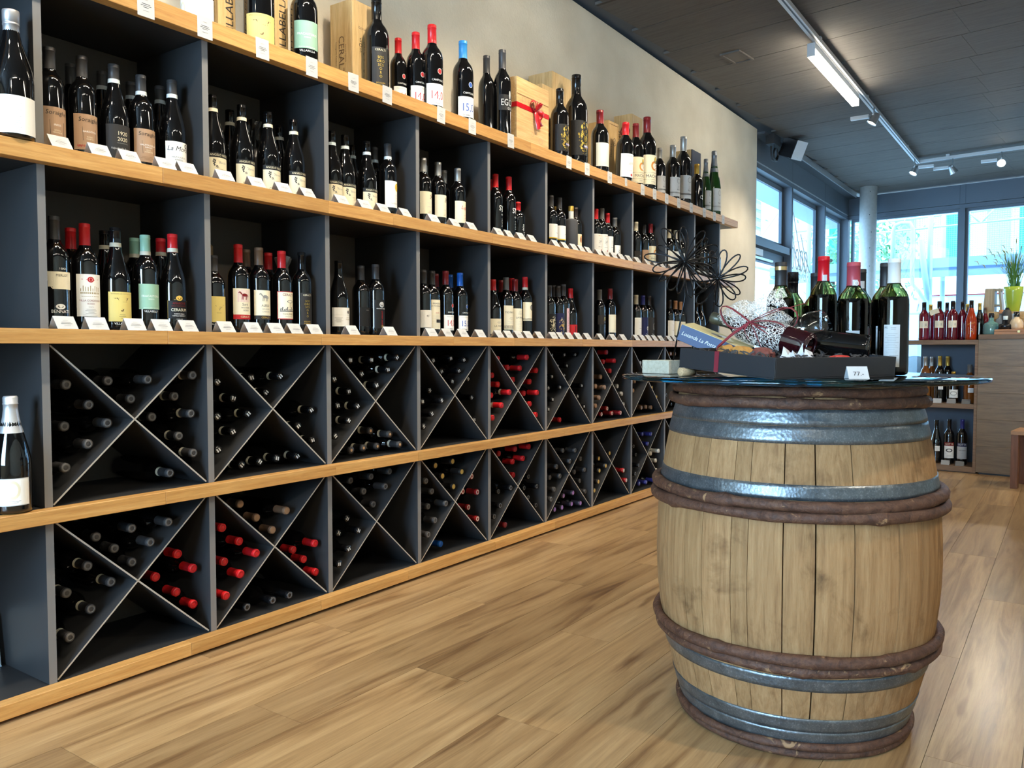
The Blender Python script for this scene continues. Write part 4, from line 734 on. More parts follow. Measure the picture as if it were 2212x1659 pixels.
def sor(a, l1, l2, red=False):
    a.rect(-40, 40, 26, 128, 'tan', 0).txt('Soraighe', 4, 112, 17, 'dark', shear=0.1).poly([(-16, 92), (24, 88), (22, 50), (-14, 52)], 'dark')
    a.txt(l1[0], 4, 78, 7.5, 'white', 2)
    if len(l1) > 1: a.txt(l1[1], 4, 71, 6, 'white', 2)
    a.txt(l2[0], 4, 63, 5.4, 'cream', 2).txt(l2[1], 4, 57, 5.4, 'cream', 2)
    if red: a.txt('appassimento', 2, 38, 12, 'red', shear=0.3)
    else: a.lines(0, 42, 3, 4, 44, 0.6, 'brown')
def L_sor1(a): sor(a, ['IREOS'], ['ROSSO', 'VERONESE'])
def L_sor2(a): sor(a, ['GARDETTA'], ['ROSSO', 'VENETO'], True)
def L_sor3(a): sor(a, ['VALPOLICELLA', 'RIPASSO'], ['D.O.C.', 'SUPERIORE'])
def L_y1920(a): a.rect(-42, 42, 6, 118, 'dark', 0).txt('1920', 6, 92, 16, 'cream').txt('2020', 6, 75, 16, 'cream').txt('100 ANNIVERSARIO', 6, 64, 4, 'grey').txt('Valpolicella Ripasso', 4, 48, 8, 'lgrey', shear=0.3).ell(8, 26, 9, 6, 'gold', 1, 0.4).txt('BENNATI', 8, 15, 8, 'gold')
def L_lamora(a): a.rect(-42, 44, 10, 106, 'white', 0).txt('La Mora', 0, 84, 21, 'dark', shear=0.3).line((-34, 74), (-8, 96), 0.9, 'dark').ell(26, 96, 5, 7, 'ink', 1, 0.6).txt('VALPOLICELLA', 0, 58, 7, 'ink').txt('RIPASSO', 0, 50, 7, 'ink').rect(-34, 34, 45, 45.6, 'grey').txt('SUPERIORE', 0, 37, 5.5, 'ink').lines(0, 28, 3, 5, 22, 0.8, 'grey')
def L_negro(a):
    a.rect(-42, 44, 88, 104, 'black', 0).txt('ANGELO NEGRO', 6, 96, 10.5, 'cream', sx=0.9).rect(-42, 44, 8, 88, 'cream', 0).txt('Barolo', 14, 72, 11, 'grey', shear=0.35).lines(20, 50, 3, 5, 30, 0.8, 'olive').lines(22, 26, 3, 3.5, 26, 0.9, 'olive')
    for q, w in ((-18, 80), (-14, 77), (-20, 74), (-15, 71), (-18, 67), (-16, 62)): a.ell(q, w, 2.6, 2.8, 'ink')
    a.line((-14, 82), (0, 76), 1, 'ink').line((-10, 60), (-2, 54), 1, 'ink').ell(-14, 20, 5, 6, 'olive', 1, 0.8).ell(-8, 58, 3.4, 4, 'ink', 1, 0.6)
def L_sun(a): a.rect(-38, 38, 42, 148, 'white', 0).ell(22, 124, 14, 16, 'sun').ell(22, 124, 9, 10, 'yellow', 2, 0.7).txt('RAVAZZOL', 8, 58, 8, 'grey').lines(16, 92, 3, 5, 22, 0.7, 'lgrey')
def L_emblem(a): a.rect(-40, 40, 48, 148, 'cream2', 0).filigree(18, 124, 8, 12, 'brown', 1, 14, 8).lines(8, 100, 2, 6, 30, 0.9, 'lgrey').txt('LUPIERE', 6, 80, 8, 'lgrey').lines(10, 62, 3, 4, 26, 0.8, 'grey')
def L_redscript(a): a.rect(-40, 40, 40, 142, 'cream2', 0).txt('Lupe', 16, 112, 24, 'red', shear=0.4).lines(20, 78, 3, 7, 26, 1, 'red').lines(10, 60, 3, 4, 30, 0.8, 'lgrey')
def L_sy(a): a.txt('SY', 10, 140, 34, 'white', 0).txt('rah', 14, 112, 14, 'lgrey', 0).lines(16, 92, 6, 7, 14, 2, 'lgrey', 0)
def L_half(a): a.txt('dolce', 6, 112, 22, 'white', 0, rot=90).lines(14, 80, 6, 7, 18, 2.4, 'lgrey', 0)
def L_halo(a): a.rect(-38, 38, 66, 140, 'white', 0).rect(-38, 38, 60, 66, 'sun', 0).txt('WW', 4, 126, 9, 'lgrey').txt('bubon', 20, 92, 9, 'ink')
def L_port(a): a.rect(-28, 34, 22, 128, 'cream', 0).ell(10, 92, 10, 20, 'copper').ell(12, 112, 6, 7, 'orange').txt('PORTO', 6, 44, 9, 'ink')
def L_sketch(a): a.rect(-38, 38, 36, 146, 'white', 0).txt('MILORD', 4, 134, 8, 'orange').filigree(6, 100, 18, 20, 'lgrey', 1, 26, 9).txt('pinot noir', 4, 68, 7, 'ink').ell(16, 48, 6, 6, 'red')
def L_tree2(a): L_sketch(a)
def L_sidetext(a): a.rect(-30, 36, 12, 110, 'white', 0).txt('SCOL', 6, 60, 24, 'ink', rot=90)
def L_darkl(a): a.rect(-38, 38, 20, 100, 'dark', 0).txt('CI', 6, 66, 14, 'lgrey').lines(6, 46, 3, 6, 30, 1, 'grey')
def L_goldl(a): a.rect(-38, 38, 24, 120, 'tan', 0).rect(-4, 30, 50, 92, 'gold').lines(8, 40, 3, 4, 34, 1, 'brown')
def L_macho(a):
    a.rect(-40, 40, 34, 148, 'cream', 0).ell(10, 106, 16, 18, 'orange', 1, 0.55).ell(18, 128, 8, 13, 'olive').ell(18, 132, 6, 7, 'sun', 2)
    for k in range(4): a.rect(6, 30, 94 + k * 6, 97 + k * 6, 'white', 3)
    a.rect(-40, 40, 78, 79.5, 'dark').txt('MACHO', 4, 65, 17, 'dark').rect(-40, 40, 52, 53.5, 'dark').txt('MAN', 6, 44, 10, 'grey').rect(-40, 40, 37, 38, 'dark')
def L_greyl(a): a.rect(-38, 38, 34, 132, 'lgrey', 0).ell(10, 112, 12, 12, 'grey', 1, 0.8).lines(10, 84, 3, 6, 24, 1, 'grey').rect(-38, 38, 50, 56, 'grey').txt('Roda', 8, 68, 9, 'ink')
def L_osign(a): a.txt('O', 8, 90, 34, 'lgrey', 0)
def L_ego(a): a.rect(-34, 40, 100, 150, 'black', 0).txt('EGO', 4, 124, 30, 'lgrey', 1, sx=0.9).txt('GOLD', 20, 106, 11, 'lgrey', 1).ell(18, 150, 5, 14, 'lgrey', 1)
def L_champ(a): a.rect(-48, 26, 22, 92, 'lgrey', 0).rect(-46, 24, 24, 90, 'white', 1).ell(-14, 62, 16, 24, 'cream', 2, 0.7).lines(-10, 34, 2, 4, 30, 0.8, 'grey', 2)
STYLE = {'merlot': 'slanted cream label and white lettering', 'crest': 'tall white label with red crest', 'yellowv': 'yellow label bearing a big V', 'mint': 'square mint green label', 'blackcrest': 'black crest-shaped label edged in gold',
 'bird': 'yellow label with bird sketch', 'horse': 'cream label with horse and red strip', 'horse2': 'cream label with horse and dark strip', 'tree': 'red-bordered cream label with landscape', 'sos': 'black label with gold stacked letters', 'nobile': 'white wraparound label with small tree',
 'blackplain': 'plain black label', 'verdot': 'white crest and red vertical lettering', 'grid45': 'white label, mostly behind divider', 'grid': 'tall cream label with grid lines', 'n14': 'white label with red 14,0', 'n15': 'white label with blue 15,0', 'vant': 'broad cream label low down',
 'tio': 'cream label with dark base strip', 'mala': 'tall cream label', 'seal': 'cream label with round grey seal', 'oval': 'black label with pale ornate oval', 'oval2': 'navy label with gold ornate oval', 'medal': 'black label with gold ornate medallion', 'pinkstrip': 'narrow pink strip label',
 'one': 'red label with large numeral one', 'goldlogo': 'dark band label with gold logo', 'cream': 'plain cream label', 'white': 'plain white label', 'navytree': 'navy label with white tree', 'blacktree': 'dark label with grey tree', 'backwhite': 'white text label',
 'sor1': 'tan label with dark plate', 'sor2': 'tan label and red script', 'sor3': 'tan label with four-line dark plate', 'y1920': 'dark label dated 1920 2020', 'lamora': 'white label with black script', 'negro': 'cream label under black name strip', 'sun': 'white label with yellow sun disc',
 'emblem': 'cream label with brown emblem', 'redscript': 'cream label with red script', 'sy': 'white letters straight on glass', 'half': 'white script straight on glass', 'halo': 'white label with yellow rim', 'port': 'cream label with orange figure', 'sketch': 'white label with grey sketch', 'tree2': 'white label with grey sketch',
 'sidetext': 'white label with sideways letters', 'darkl': 'dark low label', 'goldl': 'tan label with gold square', 'macho': 'yellow label with strongman picture', 'greyl': 'pale grey label', 'osign': 'single letter O on glass', 'ego': 'large white letters on black', 'champ': 'pale oval-print label', 'plain': 'no label showing'}
_LB = {}
def label_mesh(style, shape):
    if style == 'plain': return None
    k = (style, shape)
    if k not in _LB:
        a = Art(); globals()['L_' + style](a)
        pr = {'bx': 0.0376, 'bu': 0.0411, 'ch': 0.0441}[shape]
        paper = Art(); ink = Art()
        for it in a.items: (paper if it[3] == 0 else ink).items.append(it)
        _LB[k] = (paper.on_cyl('label', pr), ink.on_cyl('print', pr) if ink.items else None)
    return _LB[k]
CAPNAME = {'blackgloss': 'black', 'silverscrew': 'silver screw', 'brownblack': 'dark brown', 'goldblack': 'black and gold', 'redwhite': 'red and white', 'pinktop': 'pink-topped grey', 'greyfoil': 'grey foil', 'champagnefoil': 'silver foil', 'blackprint': 'printed black', 'copperdot': 'copper-dotted grey',
           'silverdot': 'silver-marked black', 'goldtop': 'gold-topped', 'redring': 'white-ringed red', 'purple': 'purple-topped', 'silverred': 'silver-topped red', 'skyblue': 'sky blue', 'darkred': 'dark red'}
def bottle(loc, H, shape, cap, band, style, Rr=None, glass=G_DARK, rot=None, name='wine_bottle'):
    base = {'bx': .0375, 'bu': .041, 'ch': .044}[shape]
    if shape != 'ch' and cap == 'greyfoil': pass
    o = bpy.data.objects.new(name, BODY_ME[(shape, glass.name)]); COL.objects.link(o)
    o.location = loc; s = (Rr / base) if Rr else 1.0; o.scale = (s, s, H / 0.30)
    if rot: o.rotation_euler = rot
    cm = 'sc' if cap == 'silverscrew' else shape
    c = shared('capsule', CAP_ME[cm], CAPM(cap), o)
    if cap in SEALS: me, col = SEALS[cap]; shared('top_seal', me, pbr('seal_' + cap, srgb(*col), 0.4, 0.3 if cap in ('goldtop', 'silver') else 0), c)
    if cap == 'redwhite': shared('white_collar', BAND_ME['bx'], BAND_M[1], c)
    if band: shared('neck_band', BAND_ME.get(shape, BAND_ME['bx']), BAND_M[band], o)
    lm = label_mesh(style, shape)
    if lm:
        l = link_mesh('label', lm[0], None, o)
        if lm[1]: link_mesh('print', lm[1], None, l)
    return o
# --- standing bottles on the three upper shelves
ROWZ = {'C': Z3t, 'D': Z4t, 'E': Z5t, 'B0': Z2t}
ROWN = {'C': 'eye-level shelf', 'D': 'second shelf from top', 'E': 'top shelf', 'B0': 'open leftmost bay'}
grp = {}
for t in STAND: grp.setdefault((t[0], t[1] if t[0] != 'E' else 0), []).append(t)
for (row, bay), L in grp.items():
    front = sorted([t for t in L if row == 'E' or t[3] < 0.12], key=lambda t: t[2]); back = sorted([t for t in L if t not in front], key=lambda t: t[2])
    for seq, where in ((front, ''), (back, 'rear ')):
        for i, t in enumerate(seq):
            _, b_, x, y, H, shape, cap, band, style, rr = t
            gl = G_GREEN if (row == 'E' and shape == 'ch') else G_DARK
            rot = (0, R(2.5) if style == 'tree2' else 0, R(-28 if row == 'E' else (-5 - 1.6 * bay)))
            o = bottle((x, y, ROWZ[row] + 0.0006), H, shape, cap, band, style, rr, gl, rot)
            cn = CAPNAME.get(cap, cap)
            pos = '%s from left' % ORD[i] if i < 12 else '%s from right' % ORD[len(seq) - 1 - i]
            if row == 'E': lab = '%s capped big bottle, %s, %s, top shelf' % (cn, STYLE[style], pos)
            elif row == 'B0': lab = 'silver-foiled sparkling bottle standing alone in the open leftmost bay'
            elif bay == 0: lab = '%s capped bottle at the picture edge, %s, second shelf from top' % (cn, 'white text label' if style != 'plain' else 'standing behind')
            else: lab = '%s capped bottle, %s, %s%s, %s bay, %s' % (cn, STYLE[style] if style != 'plain' else 'label hidden', 'rear row ' if where else '', pos, ORD[bay - 1], ROWN[row])
            nw = lambda s: len(s.replace('-', ' ').replace(',0', ' 0').split())
            if nw(lab) > 16: lab = lab.replace(' second shelf from top', ' upper shelf').replace(' eye-level shelf', ' middle shelf').replace('from left', 'along')
            if nw(lab) > 16 and row in 'CD': lab = '%s capped bottle, %s%s, %s bay, %s' % (cn, 'rear row ' if where else '', pos, ORD[bay - 1], 'upper shelf' if row == 'D' else 'middle shelf')
            tag(o, lab, 'wine bottle', 'bottles standing on the rack shelves')
# --- lying bottles in the diagonal bins
WED = {'L': 'left', 'T': 'top', 'R': 'right', 'B': 'bottom'}
gr2 = {}
for t in LYING: gr2.setdefault((t[0], t[1], t[2]), []).append(t)
for (row, bay, w), L in gr2.items():
    L.sort(key=lambda t: (-round(t[6] / 0.03), t[5]))
    for i, t in enumerate(L):
        _, _, _, cap, band, x, z, ye = t
        ye = min(max(ye, 0.012), 0.072)
        o = bottle((x, ye + 0.297, z), 0.297, 'bx', cap, band, 'plain', 0.0345, G_DARK, (R(90), 0, 0))
        o.rotation_euler = (R(90), random.uniform(-0.9, 0.9), 0)
        cn = CAPNAME.get(cap, cap); one = len(L) == 1
        lab = '%s capped lying bottle, %s%s wedge, %s bay, %s bins' % (cn, '' if one else ORD[i] + ' from top, ', WED[w], ORD[bay - 1], 'upper' if row == 'A' else 'lower')
        tag(o, lab, 'wine bottle', 'bottles lying in the diagonal bins')
# --- tent cards in front of the bottles
card_m = pbr('white_card', srgb(198, 198, 196), 0.6)
cw, chh, cd = 0.058, 0.036, 0.030
tv = [(0, -cd / 2 - 0.012, 0), (cw, -cd / 2 - 0.012, 0), (cw, 0, chh), (0, 0, chh), (0, cd / 2 + 0.008, 0), (cw, cd / 2 + 0.008, 0)]
ti = [(0, -cd / 2 - 0.0112, 0), (cw, -cd / 2 - 0.0112, 0), (cw, 0, chh - 0.001), (0, 0, chh - 0.001), (0, cd / 2 + 0.0072, 0), (cw, cd / 2 + 0.0072, 0)]
tent_me = MB().add(tv + ti, [(0, 1, 2, 3), (3, 2, 5, 4), (9, 8, 7, 6), (10, 11, 8, 9), (0, 3, 9, 6), (3, 4, 10, 9), (1, 7, 8, 2), (2, 8, 11, 5), (0, 6, 7, 1), (4, 5, 11, 10)]).mesh('price_card', [card_m])
pa = Art(); pa.lines(0, 26, 1, 4, 20, 0.9, 'grey').lines(0, 19, 2, 4.5, 34, 1.1, 'ink').lines(0, 7, 1, 3, 24, 1.0, 'grey')
sl = Vector((0, cd / 2 + 0.012, chh)); sl.normalize()
tent_print = pa.on_plane('print', (cw / 2, -cd / 2 - 0.012, 0.003), (1, 0, 0), sl, 0.0004)
cnt = {}
tot = {}
for row, bay, x in TENTS: tot[(row, bay)] = tot.get((row, bay), 0) + 1
for row, bay, x in TENTS:
    i = cnt[(row, bay)] = cnt.get((row, bay), 0) + 1
    o = link_mesh('price_card', tent_me, None, None, (x - cw / 2, -0.012, ROWZ[row] + 0.0005)); o.rotation_euler = (0, 0, R(random.uniform(-3, 3)))
    link_mesh('print', tent_print, None, o)
    tag(o, 'white folded price card, %s of %d in %s bay, %s' % (ORD[i - 1], tot[(row, bay)], ORD[bay - 1], ROWN[row]), 'price card', 'folded cards along the shelves')
# --- price tags stuck to the front of the top shelf
tg = MB().box(-0.027, 0.027, -0.0012, 0, -0.064, 0.004).mesh('price_tag', [card_m])
ta = Art(); ta.lines(0, -14, 1, 4, 20, 0.9, 'grey').lines(0, -26, 3, 5, 36, 1.2, 'ink').lines(0, -46, 1, 4, 26, 1.1, 'grey')
tp = ta.on_plane('print', (0, -0.0013, 0), (1, 0, 0), (0, 0, 1), 0.0002)
for i, x in enumerate(TAGS):
    o = link_mesh('price_tag', tg, None, None, (x, -OV - 0.0004, Z5t)); o.rotation_euler = (0, R(random.uniform(-2, 2)), 0)
    if i == 12: o.scale = (0.55, 1, 0.7)
    link_mesh('print', tp, None, o)
    n = len(TAGS)
    tag(o, 'white price tag on the top shelf edge, %s' % ('%s from left' % ORD[i] if i < 11 else '%s from right' % ORD[n - 1 - i]), 'price tag', 'tags on the top shelf edge')
# ------------------------------------------------------------------ wooden boxes on the top shelf
M_PINE = wood('pine_box', srgb(196, 158, 104), srgb(218, 184, 128), srgb(232, 204, 154), (26, 26, 1.6), 0.6, 0.12, 0.1)
M_PINEH = wood('pine_box_lying_grain', srgb(190, 150, 98), srgb(214, 176, 120), srgb(230, 198, 148), (1.6, 26, 26), 0.6, 0.12, 0.1)
M_NAVYBOARD = pbr('navy_lid', srgb(36, 44, 66), 0.5)
def wine_box(x0, x1, y0, y1, H, label, mat=None, front=None, lid=True):
    mat = mat or M_PINE; t = 0.009
    r = tag(empty('wooden_wine_box', (x0, y0, Z5t + 0.0006)), label, 'wooden box', 'wooden boxes on the top shelf')
    w, d = x1 - x0, y1 - y0
    boxo('side_panel', 0, t, t, d - t, 0, H, mat, r, 0.001); boxo('side_panel', w - t, w, t, d - t, 0, H, mat, r, 0.001)
    boxo('front_panel', 0, w, 0, t, 0, H - 0.0005, front or mat, r, 0.001); boxo('back_panel', 0, w, d - t, d, 0, H, mat, r, 0.001)
    boxo('top_panel', t, w - t, t, d - t, H - t, H - 0.001, mat, r); boxo('base_panel', t, w - t, t, d - t, 0, t, mat, r)
    return r
def print_on(r, art, origin, ux, vx): link_mesh('print', art.on_plane('print', origin, ux, vx, 0.0005), None, r)
k1 = wine_box(0.72, 0.795, 0.19, 0.29, 0.45, 'pale wooden wine box with vertical lettering, leftmost on the top shelf')
print_on(k1, Art().txt('VILLABELLA', 0, 0, 46, 'dark', 0, rot=90), (0.050, -0.0003, 0.19), (1, 0, 0), (0, 0, 1))
k2 = wine_box(0.957, 1.035, 0.19, 0.29, 0.45, 'pale wooden wine box with vertical lettering between yellow and mint labelled magnums')
print_on(k2, Art().txt('VILLABELLA', 0, 0, 46, 'dark', 0, rot=90), (0.052, -0.0003, 0.19), (1, 0, 0), (0, 0, 1))
k3 = wine_box(1.372, 1.515, 0.185, 0.318, 0.42, 'tall wooden wine box printed on two faces, left of the first red caps')
a = Art().txt('CERALTI', 0, 0, 46, 'brown', 0, rot=-90).txt('Azienda Agricola', 26, 10, 11, 'brown', 0, rot=-90).txt('Castagneto Carducci - Italia', -30, 0, 12, 'brown', 0, rot=-90)
print_on(k3, a, (-0.0003, 0.066, 0.19), (0, -1, 0), (0, 0, 1))
a = Art().txt('C E R A L T I', 0, 90, 13, 'dark', 0)
for i, ch_ in enumerate('SOS'): a.txt(ch_, -24, 40 - 22 * i, 24, 'black', 0)
for i, ch_ in enumerate('CROCRO'): a.txt(ch_, 2, 34 - 24 * i, 26, 'black', 0)
for i, ch_ in enumerate('SOS'): a.txt(ch_, 28, 40 - 22 * i, 24, 'black', 0)
print_on(k3, a, (0.0715, -0.0003, 0.22), (1, 0, 0), (0, 0, 1))
k4 = wine_box(2.417, 2.729, 0.06, 0.24, 0.361, 'wide wooden wine box tied with a red ribbon and bow', M_PINEH)
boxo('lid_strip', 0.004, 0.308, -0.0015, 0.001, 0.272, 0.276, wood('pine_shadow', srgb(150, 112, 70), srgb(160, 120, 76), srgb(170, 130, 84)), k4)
print_on(k4, Art().txt('S T E F A N U', 0, 70, 36, 'tan', 0).ell(0, -90, 12, 12, 'tan', 0, 0.8).ell(80, -110, 20, 16, 'tan', 0, 0.85), (0.15, -0.0003, 0.18), (1, 0, 0), (0, 0, 1))
M_RIB = pbr('red_satin_ribbon', srgb(190, 22, 34), 0.28, 0, 0.6, 0.3)
MB().box(-0.001, 0.313, -0.0016, -0.0004, 0.205, 0.23).box(-0.0016, -0.0004, -0.001, 0.181, 0.205, 0.23).obj('ribbon', M_RIB, k4)
def strip(pts, w, side, th=0.0006):
    """flat ribbon along pts, width w towards 'side'"""
    mb = MB(); sd = Vector(side).normalized() * w / 2; pts = [Vector(p) for p in pts]; vs = []; fs = []
    for i, p in enumerate(pts):
        t = (pts[min(i + 1, len(pts) - 1)] - pts[max(i - 1, 0)]).normalized(); n = t.cross(sd).normalized() * th
        vs += [p - sd - n, p + sd - n, p + sd + n, p - sd + n]
    for i in range(len(pts) - 1):
        a, b = 4 * i, 4 * i + 4
        for j in range(4): fs.append((a + j, a + (j + 1) % 4, b + (j + 1) % 4, b + j))
    mb.add(vs, fs, 0, True); return mb
bow = MB()
def loop(c, d, L, bulge, w, side):
    c, d, s = Vector(c), Vector(d).normalized(), Vector((0, -1, 0)); pts = []
    for i in range(13):
        t = i / 12; pts.append(c + d * (L * math.sin(PI * t)) + s * (bulge * math.sin(2 * PI * t)) + Vector((0, 0, 0.006)) * math.sin(2 * PI * t))
    m = strip(pts, w, side); bow.add(m.v, m.f, 0, True)
for d, L in (((-0.7, 0, 0.75), 0.06), ((-0.3, 0, 0.95), 0.05), ((0.55, 0, 0.6), 0.055), ((0.9, 0, -0.35), 0.065), ((0.15, -0.5, 0.5), 0.04)):
    loop((0.165, -0.012, 0.215), d, L, 0.016, 0.026, Vector((d[2], 0.4, -d[0])))
for pts in ([(0.165, -0.012, 0.21), (0.175, -0.02, 0.17), (0.20, -0.022, 0.14), (0.215, -0.018, 0.15)], [(0.165, -0.012, 0.21), (0.16, -0.022, 0.17), (0.175, -0.024, 0.12)]):
    m = strip(pts, 0.024, (0.8, -0.4, 0.3)); bow.add(m.v, m.f, 0, True)
bow.obj('bow', M_RIB, k4)
k5 = wine_box(2.985, 3.20, 0.195, 0.362, 0.57, 'tallest wooden wine box, standing behind the big medallion magnum', M_PINE)
k6 = wine_box(2.803, 2.948, 0.15, 0.24, 0.441, 'slim pale wooden box with ornate print behind the small medallion magnum', M_PINE)
print_on(k6, Art().filigree(0, -30, 34, 90, 'dark', 0, 60, 12), (0.075, -0.0003, 0.2), (1, 0, 0), (0, 0, 1))
k7 = wine_box(3.687, 3.83, 0.2, 0.35, 0.448, 'wooden box with sliding lid behind the leaning red-waxed magnum')
MB().box(0.012, 0.131, -0.003, 0.0, 0.0, 0.012).box(0.0, 0.012, -0.003, 0, 0, 0.447).box(0.131, 0.143, -0.003, 0, 0, 0.447).box(0.012, 0.131, -0.003, 0, 0.43, 0.447).obj('lid_frame', M_PINE, k7)
print_on(k7, Art().ell(20, 60, 22, 26, 'ink', 0, 0.85).txt('G', 20, 60, 28, 'ink', 0).txt('MINUTY', -26, 0, 24, 'ink', 0, rot=90), (0.07, -0.0003, 0.26), (1, 0, 0), (0, 0, 1))
k8 = wine_box(4.035, 4.204, 0.2, 0.34, 0.572, 'tall wooden box with big dark red letters on its side')
print_on(k8, Art().txt('CAB', 14, 0, 110, 'dred', 0, rot=-90).txt('SIERRA', -40, 0, 44, 'dark', 0, rot=-90), (-0.0003, 0.07, 0.40), (0, -1, 0), (0, 0, 1))
k9 = wine_box(5.117, 5.30, 0.2, 0.345, 0.545, 'wooden box with dark navy front behind the green sparkling bottles', M_PINE, M_NAVYBOARD)

# ------------------------------------------------------------------ odd things among the shelf bottles
def crumple(name, prof, mat, loc, seed, amp=0.006, seg=28, label=None, cat=None):
    rg = random.Random(seed); mb = MB(); mb.lathe(prof, seg)
    vs = []
    ph = [rg.uniform(0, 6.28) for _ in range(6)]
    for x, y, z in mb.v:
        a = math.atan2(y, x); r = math.hypot(x, y)
        d = amp * (math.sin(5 * a + 40 * z + ph[0]) + 0.7 * math.sin(9 * a - 70 * z + ph[1]) + 0.5 * math.sin(3 * a + 110 * z + ph[2])) * min(1, r / 0.015)
        vs.append((x + d * math.cos(a), y + d * math.sin(a), z + (0.3 * d if r > 0.001 else 0)))
    mb.v = vs; mb.sm = [False] * len(mb.sm)
    o = mb.obj(name, mat, None, loc)
    if label: tag(o, label, cat)
    return o
M_BAG = pbr('black_crinkled_plastic', srgb(30, 28, 27), 0.28); M_TISSUE = pbr('pale_grey_tissue', srgb(150, 148, 144), 0.7)
bagp = [(0, 0), (.034, 0), (.036, .02), (.036, .15), (.030, .19), (.020, .22), (.017, .25), (.026, .27), (.032, .285), (.012, .292), (0, .290)]
crumple('wrapped_bottle', bagp, M_BAG, (0.853, 0.178, Z4t + 0.001), 3, 0.004, label='bottle wrapped in crinkled black plastic behind the cream labels, second bay', cat='wrapped bottle')
crumple('wrapped_bottle', [(r, z * 1.03) for r, z in bagp], M_TISSUE, (0.985, 0.175, Z3t + 0.001), 5, 0.004, label='bottle wrapped in pale grey tissue behind a red cap, second bay', cat='wrapped bottle')
cb = tag(boxo('cutting_board', 0.70, 0.80, 0.345, 0.36, Z3t + 0.001, Z3t + 0.34, wood('beech_board', srgb(190, 144, 92), srgb(206, 164, 112), srgb(218, 180, 130), (20, 20, 1.5)), None, 0.008), 'light wooden board leaning at the back behind the bird label bottle', 'board')
# bottle in a grey sleeve, second shelf, sixth bay
sl_ = tag(empty('sleeved_bottle', (3.005, 0.078, Z4t + 0.0006)), 'gold-topped bottle in a dark grey felt sleeve, sixth bay', 'bottle')
MB().lathe([(0, 0), (.038, 0), (.040, .005), (.040, .185), (.034, .196), (.024, .20), (.018, .199)], 28).obj('sleeve', pbr('grey_felt', srgb(66, 66, 68), 0.85), sl_)
MB().lathe([(0.016, .19), (.0155, .235), (0.0155, .245)], 20).obj('bottle_neck', pbr('white_capsule', srgb(220, 216, 206), 0.4), sl_)
MB().lathe([(.0165, .245), (.0165, .272), (.015, .275), (0, .275)], 20).obj('cap', CAPM('gold'), sl_)
# dark bottle at the very end of the shelf
o = bottle((5.335, 0.07, Z4t + 0.0006), 0.28, 'bx', 'black', 0, 'darkl', 0.034, G_DARK)
tag(o, 'slim dark bottle alone at the far end, second shelf from top', 'wine bottle')
o = crumple('wrapped_bottle', [(0, 0), (.03, 0), (.034, .02), (.03, .12), (.024, .17), (.03, .21), (.016, .25), (.02, .285), (0, .29)], pbr('white_tissue', srgb(206, 202, 196), 0.7), (5.36, 0.08, Z3t + 0.001), 8, 0.004, label='bottle wrapped in white tissue at the far end of the eye-level shelf', cat='wrapped bottle')
# leaflets in the open bottom bay
bro = tag(empty('leaflet_stand', (-0.045, 0.255, Z1t + 0.0006), R(-3)), 'clear-edged leaflet stand with printed sheet in the open bottom left bay', 'leaflet')
M_ACR = pbr('frosted_acrylic', srgb(196, 222, 238), 0.15, 0, 0.5)
M = Matrix.Rotation(R(-9), 4, 'X')
MB().box(-0.105, 0.03, 0, 0.003, 0, 0.155, 0, M).obj('holder', M_ACR, bro, None, 0.002)
MB().box(-0.101, 0.026, -0.0012, -0.0002, 0.004, 0.150, 0, M).obj('sheet', INK('white'), bro)
MB().box(-0.105, 0.022, 0.0045, 0.007, 0, 0.160, 0, M).obj('holder_back', M_ACR, bro)
MB().box(-0.105, 0.03, -0.0012, 0.05, 0.0, 0.002).obj('foot', M_ACR, bro)
ar = Art().lines(4, 128, 20, 5.4, 50, 1.2, 'grey').rect(-22, -10, 66, 86, 'green', 1)
link_mesh('print', ar.build('print', lambda u, v, l: tuple(M @ Vector((-0.02 + u / 1000, -0.0016, v / 1000)))), None, bro)

# ------------------------------------------------------------------ barrel
BX, BY = 1.161, -1.718
barrel = tag(empty('wine_barrel', (BX, BY, 0)), 'old oak wine barrel with metal and willow hoops standing on the floor', 'barrel')
def RW(z): return 0.368 - (0.42 if z < 0.45 else 0.325) * (z - 0.45) ** 2
def stave_mat():
    n = N('weathered_oak_stave', rough=0.72, spec=0.25)
    v, rnd = n.rnd_offset(n.coords((30, 30, 1.6))); w = n.coords((1, 1, 1))
    a = n.noise(v, 2.5, 5, 0.6, 0.6); f = n.noise(v, 11, 3, 0.75); d = n.noise(w, 9.0, 5, 0.6, 0.5)
    c = n.ramp(a, [(0.25, srgb(136, 102, 68)), (0.5, srgb(164, 128, 88)), (0.8, srgb(184, 148, 106))])
    c = n.mix(0.6, c, n.ramp(f, [(0.3, (0.74, 0.71, 0.67, 1)), (0.6, (1, 1, 1, 1))]), 'MULTIPLY')
    c = n.mix(1.0, c, n.ramp(d, [(0.56, (1, 1, 1, 1)), (0.66, (0.70, 0.68, 0.66, 1)), (0.76, (0.36, 0.35, 0.35, 1))]), 'MULTIPLY')
    c = n.mix(1.0, c, n.ramp(rnd, [(0, (0.86, 0.84, 0.80, 1)), (1, (1.03, 1.0, 0.97, 1))]), 'MULTIPLY')
    n.base(c); n.bump(f, 0.4, 0.0015); return n.m
M_STAVE = stave_mat()
seams = [132.71, 150.06, 159.7, 172.75, 179.41, 192.12, 203.6, 217.65, 236.26, 249.07, 267.53]
x = 267.53
while x < 132.71 + 360 - 18: x += random.uniform(9, 16); seams.append(x)
seams.append(132.71 + 360)
